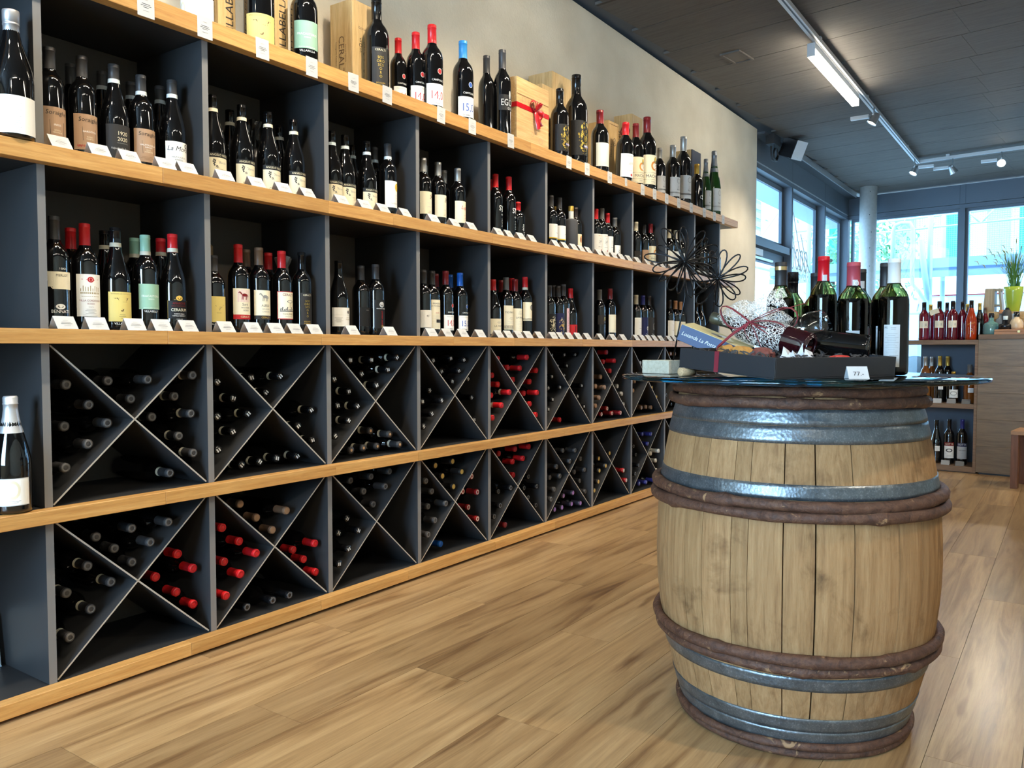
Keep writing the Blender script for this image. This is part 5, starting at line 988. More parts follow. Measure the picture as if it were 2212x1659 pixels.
for a0, a1 in zip(seams, seams[1:]):
    g = 0.10 if abs(a0 - 203.6) > 0.1 and abs(a1 - 203.6) > 0.1 else 0.30
    t0, t1 = R(a0 + g), R(a1 - g); vs = []; fs = []; na, nz = 4, 16
    for k in range(nz + 1):
        z = 0.004 + 0.898 * k / nz
        for j in range(na + 1):
            t = t0 + (t1 - t0) * j / na; r = RW(z) - (0.0012 if j in (0, na) else 0); vs.append((r * math.cos(t), r * math.sin(t), z))
        for j in (na, 0):
            t = t0 if j == 0 else t1; r = RW(z) - 0.022; vs.append((r * math.cos(t), r * math.sin(t), z))
    q = na + 3
    for k in range(nz):
        for j in range(q): fs.append((k * q + j, k * q + (j + 1) % q, (k + 1) * q + (j + 1) % q, (k + 1) * q + j))
    fs.append(tuple(range(q - 1, -1, -1))); fs.append(tuple(nz * q + j for j in range(q)))
    mb = MB(); mb.add(vs, fs, 0, False); mb.obj('stave', M_STAVE, barrel)
for k in range(7):
    x0 = -0.28 + k * 0.08; hw = lambda xx: math.sqrt(max(0.0004, 0.279 ** 2 - min(0.2785, abs(xx)) ** 2))
    h = min(hw(x0), hw(x0 + 0.08)); h = max(h, 0.05); MB().box(x0 + 0.0006, x0 + 0.0794, -h, h, 0.862, 0.878).obj('head_board', M_STAVE, barrel)
def metal_mat():
    n = N('galvanised_hoop', metal=0.7, rough=0.42)
    v = n.coords(); vo = n.new('ShaderNodeTexVoronoi'); vo.inputs['Scale'].default_value = 130; n.link(v, vo.inputs[0])
    a = n.noise(v, 26, 4, 0.7); fl = n.noise(v, 240, 2, 0.6)
    c = n.ramp(a, [(0.3, srgb(96, 102, 106)), (0.6, srgb(122, 128, 131)), (0.78, srgb(156, 160, 158))])
    c = n.mix(0.5, c, n.ramp(fl, [(0.56, (0.72, 0.74, 0.76, 1)), (0.64, (1.6, 1.6, 1.6, 1))]), 'MULTIPLY')
    n.base(c); n.bump(vo.outputs['Distance'], 0.25, 0.002); n.rough(a, 0.24, 0.46); return n.m
M_METAL = metal_mat()
def band(z0, z1, n='metal_hoop'):
    pr = [(RW(z0 + (z1 - z0) * i / 4) + 0.0022 + 0.0006 * math.sin(i * 1.57), z0 + (z1 - z0) * i / 4) for i in range(5)]
    pr = [(pr[0][0] - 0.0035, z0)] + pr + [(pr[-1][0] - 0.0035, z1)]
    return MB().lathe(pr, 72).obj(n, M_METAL, barrel)
for z0, z1 in ((0.771, 0.8115), (0.8125, 0.851), (0.641, 0.677), (0.183, 0.217), (0.072, 0.108), (0.038, 0.071)): band(z0, z1)
rv = MB()
for z, a_ in ((0.79, 188), (0.83, 188), (0.66, 196), (0.2, 210), (0.09, 200)): rv.lathe([(0, 0.002), (0.004, 0.001), (0.005, 0)], 8, m=Matrix.Translation(((RW(z) + 0.003) * math.cos(R(a_)), (RW(z) + 0.003) * math.sin(R(a_)), z)) @ Matrix.Rotation(R(a_), 4, 'Z') @ Matrix.Rotation(R(90), 4, 'Y'))
def bark_mat():
    n = N('willow_bark', rough=0.55, spec=0.4)
    v, rnd = n.rnd_offset(n.coords((1, 1, 1))); a = n.noise(v, 42, 6, 0.72, 1.0); f = n.noise(v, 200, 3, 0.7); k = n.noise(v, 17, 3, 0.6, 1.5)
    c = n.ramp(a, [(0.25, srgb(46, 30, 24)), (0.5, srgb(92, 62, 48)), (0.72, srgb(120, 86, 64))])
    c = n.mix(1.0, c, n.ramp(f, [(0.3, (0.7, 0.68, 0.66, 1)), (0.6, (1, 1, 1, 1))]), 'MULTIPLY')
    c = n.mix(n.ramp(k, [(0.63, (0, 0, 0, 1)), (0.69, (1, 1, 1, 1))]), c, srgb(160, 124, 88))
    n.base(c); n.bump(a, 0.7, 0.006); return n.m
M_BARK = bark_mat()
def wood_hoop(z, rad, seed, st=None):
    rg = random.Random(seed); pts = []; rads = []; n = 110; ph = [rg.uniform(0, 6.28) for _ in range(5)]
    knots = [(rg.uniform(0, 2 * PI), rg.uniform(0.0015, 0.0045)) for _ in range(9)]
    for i in range(n):
        t = 2 * PI * i / n
        rr = rad * (1 + 0.08 * math.sin(3 * t + ph[0]) + 0.05 * math.sin(8 * t + ph[1]) + 0.03 * math.sin(17 * t + ph[2]))
        for kt, ka in knots: rr += ka * math.exp(-((t - kt) / 0.03) ** 2)
        zz = z + 0.0022 * math.sin(2 * t + ph[3]) + 0.0012 * math.sin(5 * t + ph[4]); r = RW(max(0, zz)) + rad * 0.72
        pts.append((r * math.cos(t), r * math.sin(t), max(zz, rr + 0.0005))); rads.append(rr)
    MB().tube(pts, rads, 10, closed=True).obj('willow_hoop', M_BARK, barrel)
for z, rad, sd in ((0.889, 0.0125, 1), (0.863, 0.0135, 2), (0.630, 0.0145, 3), (0.602, 0.0145, 4), (0.263, 0.0140, 5), (0.237, 0.0125, 6), (0.030, 0.0105, 7), (0.0125, 0.0105, 8)): wood_hoop(z, rad, sd)
GZ = 0.924
def glass_vol(name, tint, dens, rough=0.0):
    m = pbr(name, (1, 1, 1, 1), rough, 0, 0.5, 0, 1.0, 1.5); t = m.node_tree
    va = t.nodes.new('ShaderNodeVolumeAbsorption'); va.inputs['Color'].default_value = (*tint, 1); va.inputs['Density'].default_value = dens
    t.links.new(va.outputs[0], t.nodes['Material Output'].inputs['Volume']); return m
M_GTOP = glass_vol('green_edged_glass', (0.30, 0.66, 0.72), 9.0)
gt = MB().lathe([(0, GZ - 0.012), (0.462, GZ - 0.012), (0.4665, GZ - 0.0105), (0.468, GZ - 0.006), (0.4665, GZ - 0.0015), (0.462, GZ), (0, GZ)], 120).obj('glass_table_top', M_GTOP, None, (BX, BY, 0))
tag(gt, 'round clear glass top with greenish edge lying on the barrel', 'glass top')
M_PAD = pbr('clear_silicone_pad', srgb(214, 206, 186), 0.3, 0, 0.5, 0, 0.3)
for i, a_ in enumerate((160, 228, 300, 60)):
    o = MB().lathe([(0, 0), (0.018, 0), (0.020, 0.003), (0.017, 0.0085), (0, 0.0085)], 16).obj('spacer_pad', M_PAD, None, (BX + 0.288 * math.cos(R(a_)), BY + 0.288 * math.sin(R(a_)), 0.9032))
    tag(o, 'small pale pad between barrel rim and glass top, %s' % ('nearest the wine rack', 'facing the camera', 'at the right side', 'at the rear')[i], 'pad', 'pads under the glass top')

# ------------------------------------------------------------------ things on the glass top
def shell_bottle(loc, H, Rr, cap, label_fn, label, cap_shape='bx', band_=None, fill=0.67, capcol=None, screw=False):
    s = Rr / 0.0375; k = H / 0.30
    r = tag(empty('wine_bottle', (loc[0], loc[1], GZ + 0.0006)), label, 'wine bottle', 'bottles standing on the glass top')
    pr = [(a * s, z * k) for a, z in PROF['bx']]
    inner = [(max(a * s - 0.003, 0.0), z * k + (0.003 if z < 0.02 else 0)) for a, z in PROF['bx'][1:-1]]
    MB().lathe(pr[:-1] + [(x_[0], x_[1]) for x_ in reversed(inner)] + [(0, inner[0][1])], 40).obj('glass', M_BGLASS, r)
    wp = [(0, 0.0035)] + [(max(a * s - 0.0016, 0), max(z * k, 0.0035)) for a, z in PROF['bx'][2:] if z * k < fill * H]
    zt = fill * H; wr = None
    for (a0, z0), (a1, z1) in zip(PROF['bx'], PROF['bx'][1:]):
        if z0 * k <= zt <= z1 * k: wr = (a0 + (a1 - a0) * (zt - z0 * k) / (z1 * k - z0 * k)) * s - 0.0016
    wp += [(wr, zt), (0, zt)]
    MB().lathe(wp, 40).obj('wine', M_WINE, r)
    c = MB().lathe([(a * s + 0.0003, z * k) for a, z in (CAPP['sc'] if screw else CAPP[cap_shape])], 36).obj('capsule', cap, r)
    if band_: MB().lathe([(0.0160 * s + 0.0006, 0.278 * k), (0.0160 * s + 0.0006, 0.288 * k)], 36).obj('gold_ring', band_, c)
    if label_fn:
        a = Art(); label_fn(a); pp_ = Art(); ii = Art()
        for it in a.items: (pp_ if it[3] == 0 else ii).items.append(it)
        l = link_mesh('label', pp_.on_cyl('label', Rr + 0.0002), None, r)
        if ii.items: link_mesh('print', ii.on_cyl('print', Rr + 0.0002), None, l)
        l.rotation_euler = (0, 0, R(-62))
    return r
M_BGLASS = glass_vol('olive_bottle_glass', (0.46, 0.50, 0.02), 480.0)
M_WINE = pbr('dark_red_wine', srgb(5, 3, 4), 0.5, 0, 0.0)
def TL_back(a, head='PS'):
    a.rect(-36, 4, 22, 134, 'lgrey', 0).txt(head, -30, 126, 8, 'dark').lines(-12, 126, 2, 4, 14, 1, 'grey').lines(-16, 110, 12, 4.6, 34, 0.8, 'grey').lines(-10, 52, 2, 5, 24, 1.2, 'grey')
    for k in range(9): a.rect(-26 + k * 2.4, -26 + k * 2.4 + (1.6 if k % 3 else 0.8), 28, 38, 'ink')
def TL_q(a):
    a.rect(-30, 6, 18, 120, 'lgrey', 0).lines(-10, 112, 2, 4, 26, 1.4, 'ink').lines(-12, 98, 12, 5, 32, 0.8, 'grey').lines(-8, 36, 2, 6, 24, 1.2, 'grey')
    a.rect(42, 48, 18, 128, 'dred', 0)
def TL_1(a): a.rect(-30, 2, 40, 112, 'lgrey', 0).rect(26, 36, 40, 112, 'lgrey', 0).lines(-14, 104, 10, 5, 26, 0.8, 'grey')
def TL_3(a): a.txt('Primitif', -30, 122, 15, 'lgrey', 0, shear=0.3).txt('2018', -28, 108, 8, 'lgrey', 0).txt('Le Rouge', -28, 96, 9, 'lgrey', 0, shear=0.3)
CR = pbr('bright_red_capsule', srgb(198, 20, 34), 0.28); CD = pbr('dusty_red_capsule', srgb(170, 66, 78), 0.45); CB = pbr('matt_black_capsule', srgb(34, 34, 36), 0.5); CW = pbr('white_capsule_paper', srgb(216, 214, 208), 0.5); CS = pbr('black_screw_cap', srgb(16, 18, 24), 0.25)
GOLDM = pbr('gold_foil', srgb(202, 176, 120), 0.3, 0.7)
b1 = shell_bottle((1.297, -1.637), 0.322, 0.0395, CB, TL_1, 'black capped bottle with gold ring, leftmost on the glass top', band_=GOLDM)
b2 = shell_bottle((1.408, -1.641), 0.302, 0.036, CS, None, 'slim green bottle with black screw cap behind the gold-ringed one', fill=0.55, screw=True)
b3 = shell_bottle((1.362, -1.741), 0.338, 0.039, CR, TL_3, 'bright red capped bottle with white script on the glass top')
b3b = shell_bottle((1.462, -1.695), 0.30, 0.0375, CB, None, 'dark capped bottle half hidden behind the bright red one')
b4 = shell_bottle((1.321, -1.832), 0.312, 0.043, CD, TL_q, 'dusty red capped bottle with pale back label on the glass top')
b4b = shell_bottle((1.500, -1.815), 0.308, 0.036, CB, None, 'dark capped bottle half hidden behind the dusty red one')
b5 = shell_bottle((1.277, -1.944), 0.311, 0.0385, CW, TL_back, 'white capped bottle with barcode label, rightmost on the glass top')
b5b = shell_bottle((1.392, -1.903), 0.312, 0.0375, CB, TL_back, 'dark capped bottle just behind the white capped one')
for r_, z0 in ((b3, 0.262), (b4, 0.240), (b4b, 0.25)):
    st_ = MB(); an = R(205); rr = 0.0168 if r_ is not b4 else 0.0186
    pts = [(rr * 1.02 * math.cos(an + d), rr * 1.02 * math.sin(an + d)) for d in (-0.35, -0.1, 0.15, 0.4)]
    st_.add([(x_, y_, z0) for x_, y_ in pts] + [(x_, y_, z0 + 0.022) for x_, y_ in pts], [(0, 1, 5, 4), (1, 2, 6, 5), (2, 3, 7, 6)]).obj('sticker', INK('lgrey'), r_)
q_ = Art().txt('Q', 0, 0, 19, 'white', 0); link_mesh('emblem', q_.on_cyl('emblem', 0.0186), None, b4, (0, 0, 0.252)).rotation_euler = (0, 0, R(-52))

# gift tray: corner nearest the camera at P1, far side lifted by a cork
P1 = Vector((0.744, -1.787, GZ + 0.0006)); tx = Vector((0.919, -0.394, 0)).normalized(); ty = Vector((0.394, 0.919, 0.0745)).normalized(); tz = tx.cross(ty)
TM = Matrix(((tx.x, ty.x, tz.x, P1.x), (tx.y, ty.y, tz.y, P1.y), (tx.z, ty.z, tz.z, P1.z), (0, 0, 0, 1)))
tray = tag(empty('gift_tray'), 'shallow black cardboard gift tray propped on a cork', 'tray'); tray.matrix_world = TM
M_CARD = pbr('black_cardboard', srgb(40, 41, 44), 0.5, 0, 0.4); TLX, TLY, TLH = 0.46, 0.305, 0.050
boxo('base', 0, TLX, 0, TLY, 0, 0.003, M_CARD, tray)
for nm, b_ in (('side_wall', (0, 0.004, 0, TLY)), ('side_wall', (TLX - 0.004, TLX, 0, TLY)), ('side_wall', (0.004, TLX - 0.004, 0, 0.004)), ('side_wall', (0.004, TLX - 0.004, TLY - 0.004, TLY))):
    boxo(nm, b_[0], b_[1], b_[2], b_[3], 0.003, TLH, M_CARD, tray, 0.0008)
M_DRIB = pbr('burgundy_ribbon', srgb(128, 40, 52), 0.4)
MB().box(-0.0012, -0.0002, 0.170, 0.184, 0, TLH + 0.001).box(-0.0012, 0.006, 0.170, 0.184, TLH + 0.0005, TLH + 0.0015).obj('ribbon_strap', M_DRIB, tray)
# cork
cork_m = N('cork', rough=0.85); v_ = cork_m.coords(); c_ = cork_m.noise(v_, 260, 4, 0.7); cork_m.base(cork_m.ramp(c_, [(0.3, srgb(168, 132, 92)), (0.6, srgb(206, 174, 132))])); M_CORK = cork_m.m
cm = Matrix.Translation(P1 + ty * 0.279 + Vector((0, 0, 0))) ; c0 = P1 + ty * 0.288 - tx * 0.012; c0.z = GZ + 0.0118
rotc = tx.to_track_quat('Z', 'Y').to_matrix().to_4x4()
ck = MB().lathe([(0, 0), (0.0095, 0), (0.0112, 0.001), (0.0112, 0.046), (0.0095, 0.047), (0, 0.047)], 24).obj('wine_cork', M_CORK, None)
ck.matrix_world = Matrix.Translation(c0) @ rotc; tag(ck, 'used wine cork lying under the raised edge of the tray', 'cork')
# shredded paper
sh = MB(); rg = random.Random(4)
for i in range(420):
    c = Vector((rg.uniform(0.02, 0.44), rg.uniform(0.02, 0.285), rg.uniform(0.022, 0.050))); d = Vector((rg.uniform(-1, 1), rg.uniform(-1, 1), rg.uniform(-0.4, 0.6))).normalized() * 0.012; n = d.orthogonal().normalized() * 0.002; bnd = Vector((rg.uniform(-1, 1), rg.uniform(-1, 1), 0.8)) * 0.004
    vs = [c - d - n, c - d + n, c + bnd + n, c + bnd - n, c + d + n, c + d - n]
    sh.add([TM @ p for p in vs], [(0, 1, 2, 3), (3, 2, 4, 5)])
o = sh.obj('shredded_paper', pbr('dark_shredded_paper', srgb(58, 58, 60), 0.7), None); tag(o, 'dark shredded paper filling the gift tray', 'paper filling', kind='stuff')
# gift carton leaning in the tray
A_, B_ = Vector((1.005, -1.447, 1.042)), Vector((1.000, -1.640, 0.966)); gx = (B_ - A_).normalized(); gy = Vector((1, 0.02, 0.10)); gy = (gy - gx * gy.dot(gx)).normalized(); gz = gx.cross(gy) * -1
if gz.z < 0: gz = -gz
GMt = Matrix(((gx.x, gy.x, gz.x, A_.x), (gx.y, gy.y, gz.y, A_.y), (gx.z, gy.z, gz.z, A_.z), (0, 0, 0, 1)))
gc = tag(empty('gift_carton'), 'blue and cream food carton leaning in the gift tray', 'carton'); gc.matrix_world = GMt
boxo('carton_body', 0, 0.19, 0, 0.075, -0.023, 0.0222, pbr('slate_blue_card', srgb(78, 92, 122), 0.5), gc, 0.001); boxo('carton_top', 0.001, 0.189, 0.001, 0.074, 0.0222, 0.0232, pbr('cream_card', srgb(222, 206, 150), 0.5), gc)
uu = (1, 0, 0)
aa = Art().txt('Locanda La Posta', 62, 0, 15, 'white', 0, shear=0.35).txt('GENTLE', 142, -10, 13, 'white', 0); link_mesh('print', aa.on_plane('print', (0, -0.0003, 0), (1, 0, 0), (0, 0, 1), 0.0004), None, gc)
aa = Art().ell(92, 34, 16, 12, 'grey', 0).ell(112, 48, 18, 12, 'white', 0).ell(104, 26, 8, 6, 'ink', 1).ell(134, 30, 12, 10, 'cream', 0); link_mesh('picture', aa.on_plane('picture', (0, 0, 0.0233), (1, 0, 0), (0, 1, 0), 0.0003), None, gc)
# bottles lying in the tray
def aligned(base, top):
    d = (Vector(top) - Vector(base)).normalized(); return Matrix.Translation(base) @ d.to_track_quat('Z', 'Y').to_matrix().to_4x4()
M_RGLASS = pbr('ruby_bottle', srgb(40, 8, 14), 0.04, 0, 0.6, 0.6)
def tray_bottle(base, top, cap, glass, label):
    r = tag(empty('wine_bottle'), label, 'wine bottle'); r.matrix_world = aligned(base, top)
    pr = [(0.0, 0.022), (0.012, 0.018), (0.024, 0.006), (0.030, 0.0)] + [p for p in PROF['bx'] if p[1] >= 0.0025][1:]
    MB().lathe(pr, 40).obj('glass', glass, r); MB().lathe(CAPP['sc'], 30).obj('capsule', cap, r); return r
g1 = tray_bottle((1.050, -1.790, 0.998), (1.098, -1.502, 1.084), pbr('olive_screw_cap', srgb(78, 76, 62), 0.35, 0.4), M_RGLASS, 'dark red bottle in white netting with screw cap, lying in the tray')
g2 = tray_bottle((1.206, -1.898, 0.994), (1.150, -1.620, 1.030), CS, G_DARK, 'black bottle lying base outward in the gift tray')
link_mesh('print', Art().txt('O', -6, 60, 30, 'white', 0, rot=90).line((-26, 20), (-22, 120), 1.2, 'cream', 0).on_cyl('print', 0.0378), None, g2).rotation_euler = (0, 0, R(40))
def net_mat():
    n = N('white_web_netting', rough=0.7, col=srgb(236, 230, 220)); t = n.t
    v = n.coords(); vo = n.new('ShaderNodeTexVoronoi', feature='DISTANCE_TO_EDGE'); vo.inputs['Scale'].default_value = 130; n.link(n.mix(0.03, v, n.noise(v, 90), 'ADD'), vo.inputs[0])
    lt = n.new('ShaderNodeMath', operation='LESS_THAN'); lt.inputs[1].default_value = 0.075; n.link(vo.outputs['Distance'], lt.inputs[0]); n.link(lt.outputs[0], n.b.inputs['Alpha']); return n.m
M_NET = net_mat()
MB().lathe([(0.0392, 0.07), (0.0405, 0.10), (0.0402, 0.16), (0.0396, 0.19), (0.034, 0.212)], 40).obj('netting', M_NET, g1)
la = Art(); la.rect(-40, 40, 88, 150, 'white', 0).rect(-22, 24, 96, 97, 'dred').rect(-22, 24, 140, 141, 'dred').lines(0, 134, 7, 5, 34, 1, 'lgrey')
link_mesh('label', la.on_cyl('label', 0.0412), None, g1).rotation_euler = (0, 0, R(-100))
nt = MB()
for cx, cy, cz, sx, sy, sz, sd in ((1.085, -1.60, 1.085, 0.05, 0.06, 0.045, 1), (1.10, -1.66, 1.075, 0.05, 0.06, 0.035, 2)):
    n0 = len(nt.v); rg = random.Random(sd)
    nt.lathe([(0.25 * 1, -0.9), (0.8, -0.5), (1.0, 0.0), (0.75, 0.55), (0.2, 0.95)], 26)
    for i in range(n0, len(nt.v)):
        x_, y_, z_ = nt.v[i]; w = 1 + 0.22 * math.sin(4 * math.atan2(y_, x_) + 3 * z_ + sd); nt.v[i] = (cx + x_ * sx * w, cy + y_ * sy * w, cz + z_ * sz)
for pts in ([(1.09, -1.61, 1.10), (1.10, -1.66, 1.125), (1.13, -1.70, 1.118)], [(1.09, -1.61, 1.10), (1.12, -1.66, 1.14), (1.16, -1.69, 1.15)]):
    m_ = strip(pts, 0.03, (0.2, 0.6, 1)); nt.add(m_.v, m_.f, 0, True)
o = nt.obj('net_bow', M_NET, None); tag(o, 'puffed white netting bow on the wrapped tray bottle', 'netting')
rb = MB(); cB = Vector((1.018, -1.640, 1.066))
def rloop(pts, w, side):
    m_ = strip(pts, w, side); rb.add(m_.v, m_.f, 0, True)
def arc(c, d1, d2, n=12): return [Vector(c) + Vector(d1) * math.sin(PI * i / n) + Vector(d2) * math.sin(2 * PI * i / n) for i in range(n + 1)]
rloop(arc(cB, (0.02, 0.085, 0.02), (0.0, 0.01, 0.03)), 0.010, (1, 0, 0.3)); rloop(arc(cB, (0.05, -0.11, 0.01), (0, 0, 0.03)), 0.010, (1, 0, 0.3)); rloop(arc(cB, (0.03, -0.09, -0.03), (0, 0.0, 0.02)), 0.010, (1, 0.2, 0.3))
rloop([cB, Vector((0.985, -1.60, 1.03)), Vector((0.960, -1.575, 1.0)), TM @ Vector((-0.002, 0.178, TLH + 0.002))], 0.008, (0.3, 0.4, 0.8)); rloop([cB, Vector((0.995, -1.665, 1.03)), Vector((0.992, -1.682, 0.99))], 0.004, (0, 0.6, 0.6)); rloop([cB, Vector((1.0, -1.63, 1.045)), Vector((0.998, -1.643, 1.02))], 0.004, (0, 0.6, 0.6)); rloop([cB, Vector((1.06, -1.70, 1.095)), Vector((1.10, -1.76, 1.115))], 0.002, (0, 0.3, 1))
tag(rb.obj('ribbon_bow', M_DRIB, None), 'burgundy ribbon bow tied round the netted bottle', 'ribbon')
# sweets and tissue
def blob(name, c, s, mat, seed, label, cat, group=None, sharp=0.25):
    rg = random.Random(seed); bm = bmesh.new(); bmesh.ops.create_icosphere(bm, subdivisions=3, radius=1.0)
    ph = [Vector((rg.uniform(-4, 4), rg.uniform(-4, 4), rg.uniform(-4, 4))) for _ in range(5)]
    for v in bm.verts:
        n = v.co.copy(); d = sum(abs(math.sin(n.dot(p) + i)) for i, p in enumerate(ph)) / 5; k = 1 - sharp + sharp * 2 * d
        v.co = Vector((n.x * s[0] * k, n.y * s[1] * k, n.z * s[2] * k))
    me = bpy.data.meshes.new(name); bm.to_mesh(me); bm.free(); o = link_mesh(name, me, mat, None, c); tag(o, label, cat, group); return o
M_KRAFT = pbr('orange_brown_wrap', srgb(196, 142, 70), 0.6); M_MAR = pbr('maroon_wrap', srgb(122, 66, 58), 0.6); M_TIS = pbr('white_tissue_paper', srgb(232, 234, 238), 0.6)
blob('wrapped_sweet', (0.985, -1.590, 0.984), (0.022, 0.026, 0.020), M_KRAFT, 1, 'orange-brown wrapped sweet beside the ribbon strap', 'sweet', 'wrapped sweets in the tray')
blob('wrapped_sweet', (0.975, -1.636, 0.982), (0.024, 0.028, 0.020), M_KRAFT, 2, 'orange-brown wrapped sweet next to the maroon one', 'sweet', 'wrapped sweets in the tray')
blob('wrapped_sweet', (0.960, -1.690, 0.977), (0.024, 0.030, 0.020), M_MAR, 3, 'maroon wrapped sweet at the tray edge', 'sweet', 'wrapped sweets in the tray')
tsm = MB(); rg = random.Random(21)
for i in range(9):
    c = Vector((0.965 + 0.006 * rg.uniform(-1, 1), -1.745 - 0.008 * i + 0.004, 0.972)); hgt = (0.014, 0.034, 0.02, 0.024, 0.018, 0.04, 0.022, 0.016, 0.028)[i]
    tsm.add([c + Vector((-0.012, 0.010, -0.012)), c + Vector((0.014, 0.004, -0.012)), c + Vector((0.006, -0.014, -0.012)), c + Vector((rg.uniform(-0.01, 0.01), rg.uniform(-0.012, 0.008), hgt - 0.005)), c + Vector((0.02, -0.004, hgt * 0.5))], [(0, 1, 3), (1, 2, 4, 3), (2, 0, 3), (0, 2, 1)])
tag(tsm.obj('tissue_paper', M_TIS, None), 'crumpled white tissue paper at the tray corner', 'tissue')
tag(blob('red_wrapper', (1.035, -1.862, 0.973), (0.014, 0.024, 0.006), pbr('red_wrapper_foil', srgb(206, 60, 48), 0.4), 9, 'flat red wrapper peeking over the tray edge', 'wrapper'), None)
# wine glass lying across the tray
def thin_glass():
    m = bpy.data.materials.new('clear_wine_glass'); m.use_nodes = True; t = m.node_tree; t.nodes.clear()
    o = t.nodes.new('ShaderNodeOutputMaterial'); a = t.nodes.new('ShaderNodeBsdfTransparent'); g = t.nodes.new('ShaderNodeBsdfGlossy'); a.inputs[0].default_value = (0.96, 0.97, 0.98, 1); g.inputs['Roughness'].default_value = 0.02
    facing_mix(t, a, g, o, 0.06, 0.8); return m
wgm = thin_glass()
wg = tag(empty('wine_glass'), 'empty stemmed wine glass lying on the tray bottles', 'wine glass'); wg.matrix_world = aligned((1.110, -1.715, 1.026), (1.187, -1.830, 1.084))
ow = [(0.006, 0.0), (0.018, 0.006), (0.034, 0.020), (0.042, 0.038), (0.0435, 0.055), (0.041, 0.078), (0.036, 0.105)]
MB().lathe([(0, 0.0)] + ow + [(a_ - 0.0009, z_) for a_, z_ in reversed(ow[1:])] + [(0, 0.0025)], 40).obj('bowl', wgm, wg)
MB().lathe([(0.0035, -0.07), (0.003, -0.04), (0.0035, -0.01), (0.006, 0.0)], 14).obj('stem', wgm, wg)
MB().lathe([(0, -0.0725), (0.032, -0.0735), (0.033, -0.0725), (0.010, -0.070), (0, -0.0695)], 30).obj('foot', wgm, wg)
# 77 card
tc_ = link_mesh('price_card', tent_me, None, None, (0.915, -1.905, GZ + 0.0006)); tc_.rotation_euler = (0, 0, R(-62)); tc_.scale = (0.8, 0.8, 0.8)
pc_ = Art().txt('77.-', 0, 14, 20, 'dark', 0); link_mesh('print', pc_.on_plane('print', (cw / 2, -cd / 2 - 0.012, 0.003), (1, 0, 0), sl, 0.0004), None, tc_)
tag(tc_, 'white folded card reading 77 in front of the gift tray', 'price card')
# wire flowers on a pale block
fl = tag(empty('wire_flower_ornament', (1.06, -1.385, GZ + 0.0006)), 'two black wire flowers rising from a pale stone block', 'ornament')
blk = N('pale_stone', rough=0.8); v_ = blk.coords(); c_ = blk.noise(v_, 90, 5, 0.7); blk.base(blk.ramp(c_, [(0.3, srgb(176, 166, 142)), (0.7, srgb(206, 198, 176))])); blk.bump(c_, 0.5, 0.002)
bk = boxo('block', -0.045, 0.045, -0.052, 0.052, 0, 0.0385, blk.m, fl, 0.0015); bk.rotation_euler = (0, 0, R(-20))
M_WIRE = pbr('black_wire', srgb(22, 22, 24), 0.3, 0.6)
F0 = Vector((1.06, -1.385, GZ + 0.0006))
def stem(pts): MB().tube([Vector(p) - F0 for p in pts], 0.0024, 8).obj('stem', M_WIRE, fl)
stem([(1.030, -1.418, 0.955), (1.028, -1.436, 1.05), (1.033, -1.452, 1.14), (1.033, -1.450, 1.236)]); stem([(1.05, -1.43, 0.955), (1.085, -1.47, 1.02), (1.118, -1.498, 1.09), (1.132, -1.508, 1.194)])
cr = rt.copy(); cu = Vector((0, 0, 1)); cf = cr.cross(cu)
def flower(c, r, n, sd):
    rg = random.Random(sd); c = Vector(c) - F0
    for i in range(n):
        an = 2 * PI * i / n + rg.uniform(-0.1, 0.1); L = r * rg.uniform(0.86, 1.08); w = r * rg.uniform(0.15, 0.21); tl = rg.uniform(-0.55, 0.55)
        d = cr * math.cos(an) + cu * math.sin(an) + cf * tl; d.normalize(); s_ = (d.cross(cf)).normalized(); s_ = (s_ * math.cos(tl * 1.6) + cf * math.sin(tl * 1.6)).normalized()
        pts = [c + d * (L * (0.5 - 0.5 * math.cos(2 * PI * k / 20))) + s_ * (w * math.sin(2 * PI * k / 20) * (0.35 + 0.65 * (0.5 - 0.5 * math.cos(2 * PI * k / 20)))) for k in range(21)]
        MB().tube(pts, 0.0021, 6).obj('petal', M_WIRE, fl)
    MB().lathe([(0, -0.006), (0.006, -0.004), (0.007, 0), (0.006, 0.004), (0, 0.006)], 10, m=Matrix.Translation(c)).obj('flower_centre', M_WIRE, fl)
flower((1.033, -1.450, 1.236), 0.106, 17, 2); flower((1.132, -1.508, 1.194), 0.086, 14, 6)
# ------------------------------------------------------------------ far shelf unit, counter and what stands on them
FO = Matrix.Translation((6.27, -1.73, 0)) @ Matrix.Rotation(R(-6.5), 4, 'Z')   # local x = away, local -y = towards the right
def FL(s, a_, z): return tuple(FO @ Vector((a_, -s, z)))
M_WAL = wood('walnut_panel', srgb(110, 84, 60), srgb(136, 106, 78), srgb(154, 124, 94), (24, 1.6, 24), 0.5, 0.15, 0.08)
M_WALF = wood('counter_veneer', srgb(104, 84, 60), srgb(132, 108, 78), srgb(150, 126, 94), (20, 1.2, 14), 0.35, 0.14, 0.06)
M_SLATE = pbr('slate_blue_back', srgb(74, 88, 104), 0.6)
bs = tag(empty('bottle_shelf'), 'low walnut shelf unit with grey-blue back panel beside the counter', 'shelf unit'); bs.matrix_world = FO
boxo('top_board', 0, 0.345, 0.0, 0.62, 1.030, 1.066, M_WAL, bs, 0.001); boxo('middle_board', 0.004, 0.33, 0.022, 0.60, 0.516, 0.553, M_WAL, bs, 0.001); boxo('bottom_board', 0.004, 0.33, 0.022, 0.60, 0.006, 0.050, M_WAL, bs, 0.001)
boxo('side_board', 0.002, 0.335, 0.0, 0.022, 0.006, 1.030, M_WAL, bs, 0.001); boxo('back_panel', 0.33, 0.342, 0.0, 0.50, 0.03, 1.03, M_SLATE, bs); boxo('plinth', 0.02, 0.32, 0.0, 0.6, 0.0, 0.006, M_BLACKP, bs)
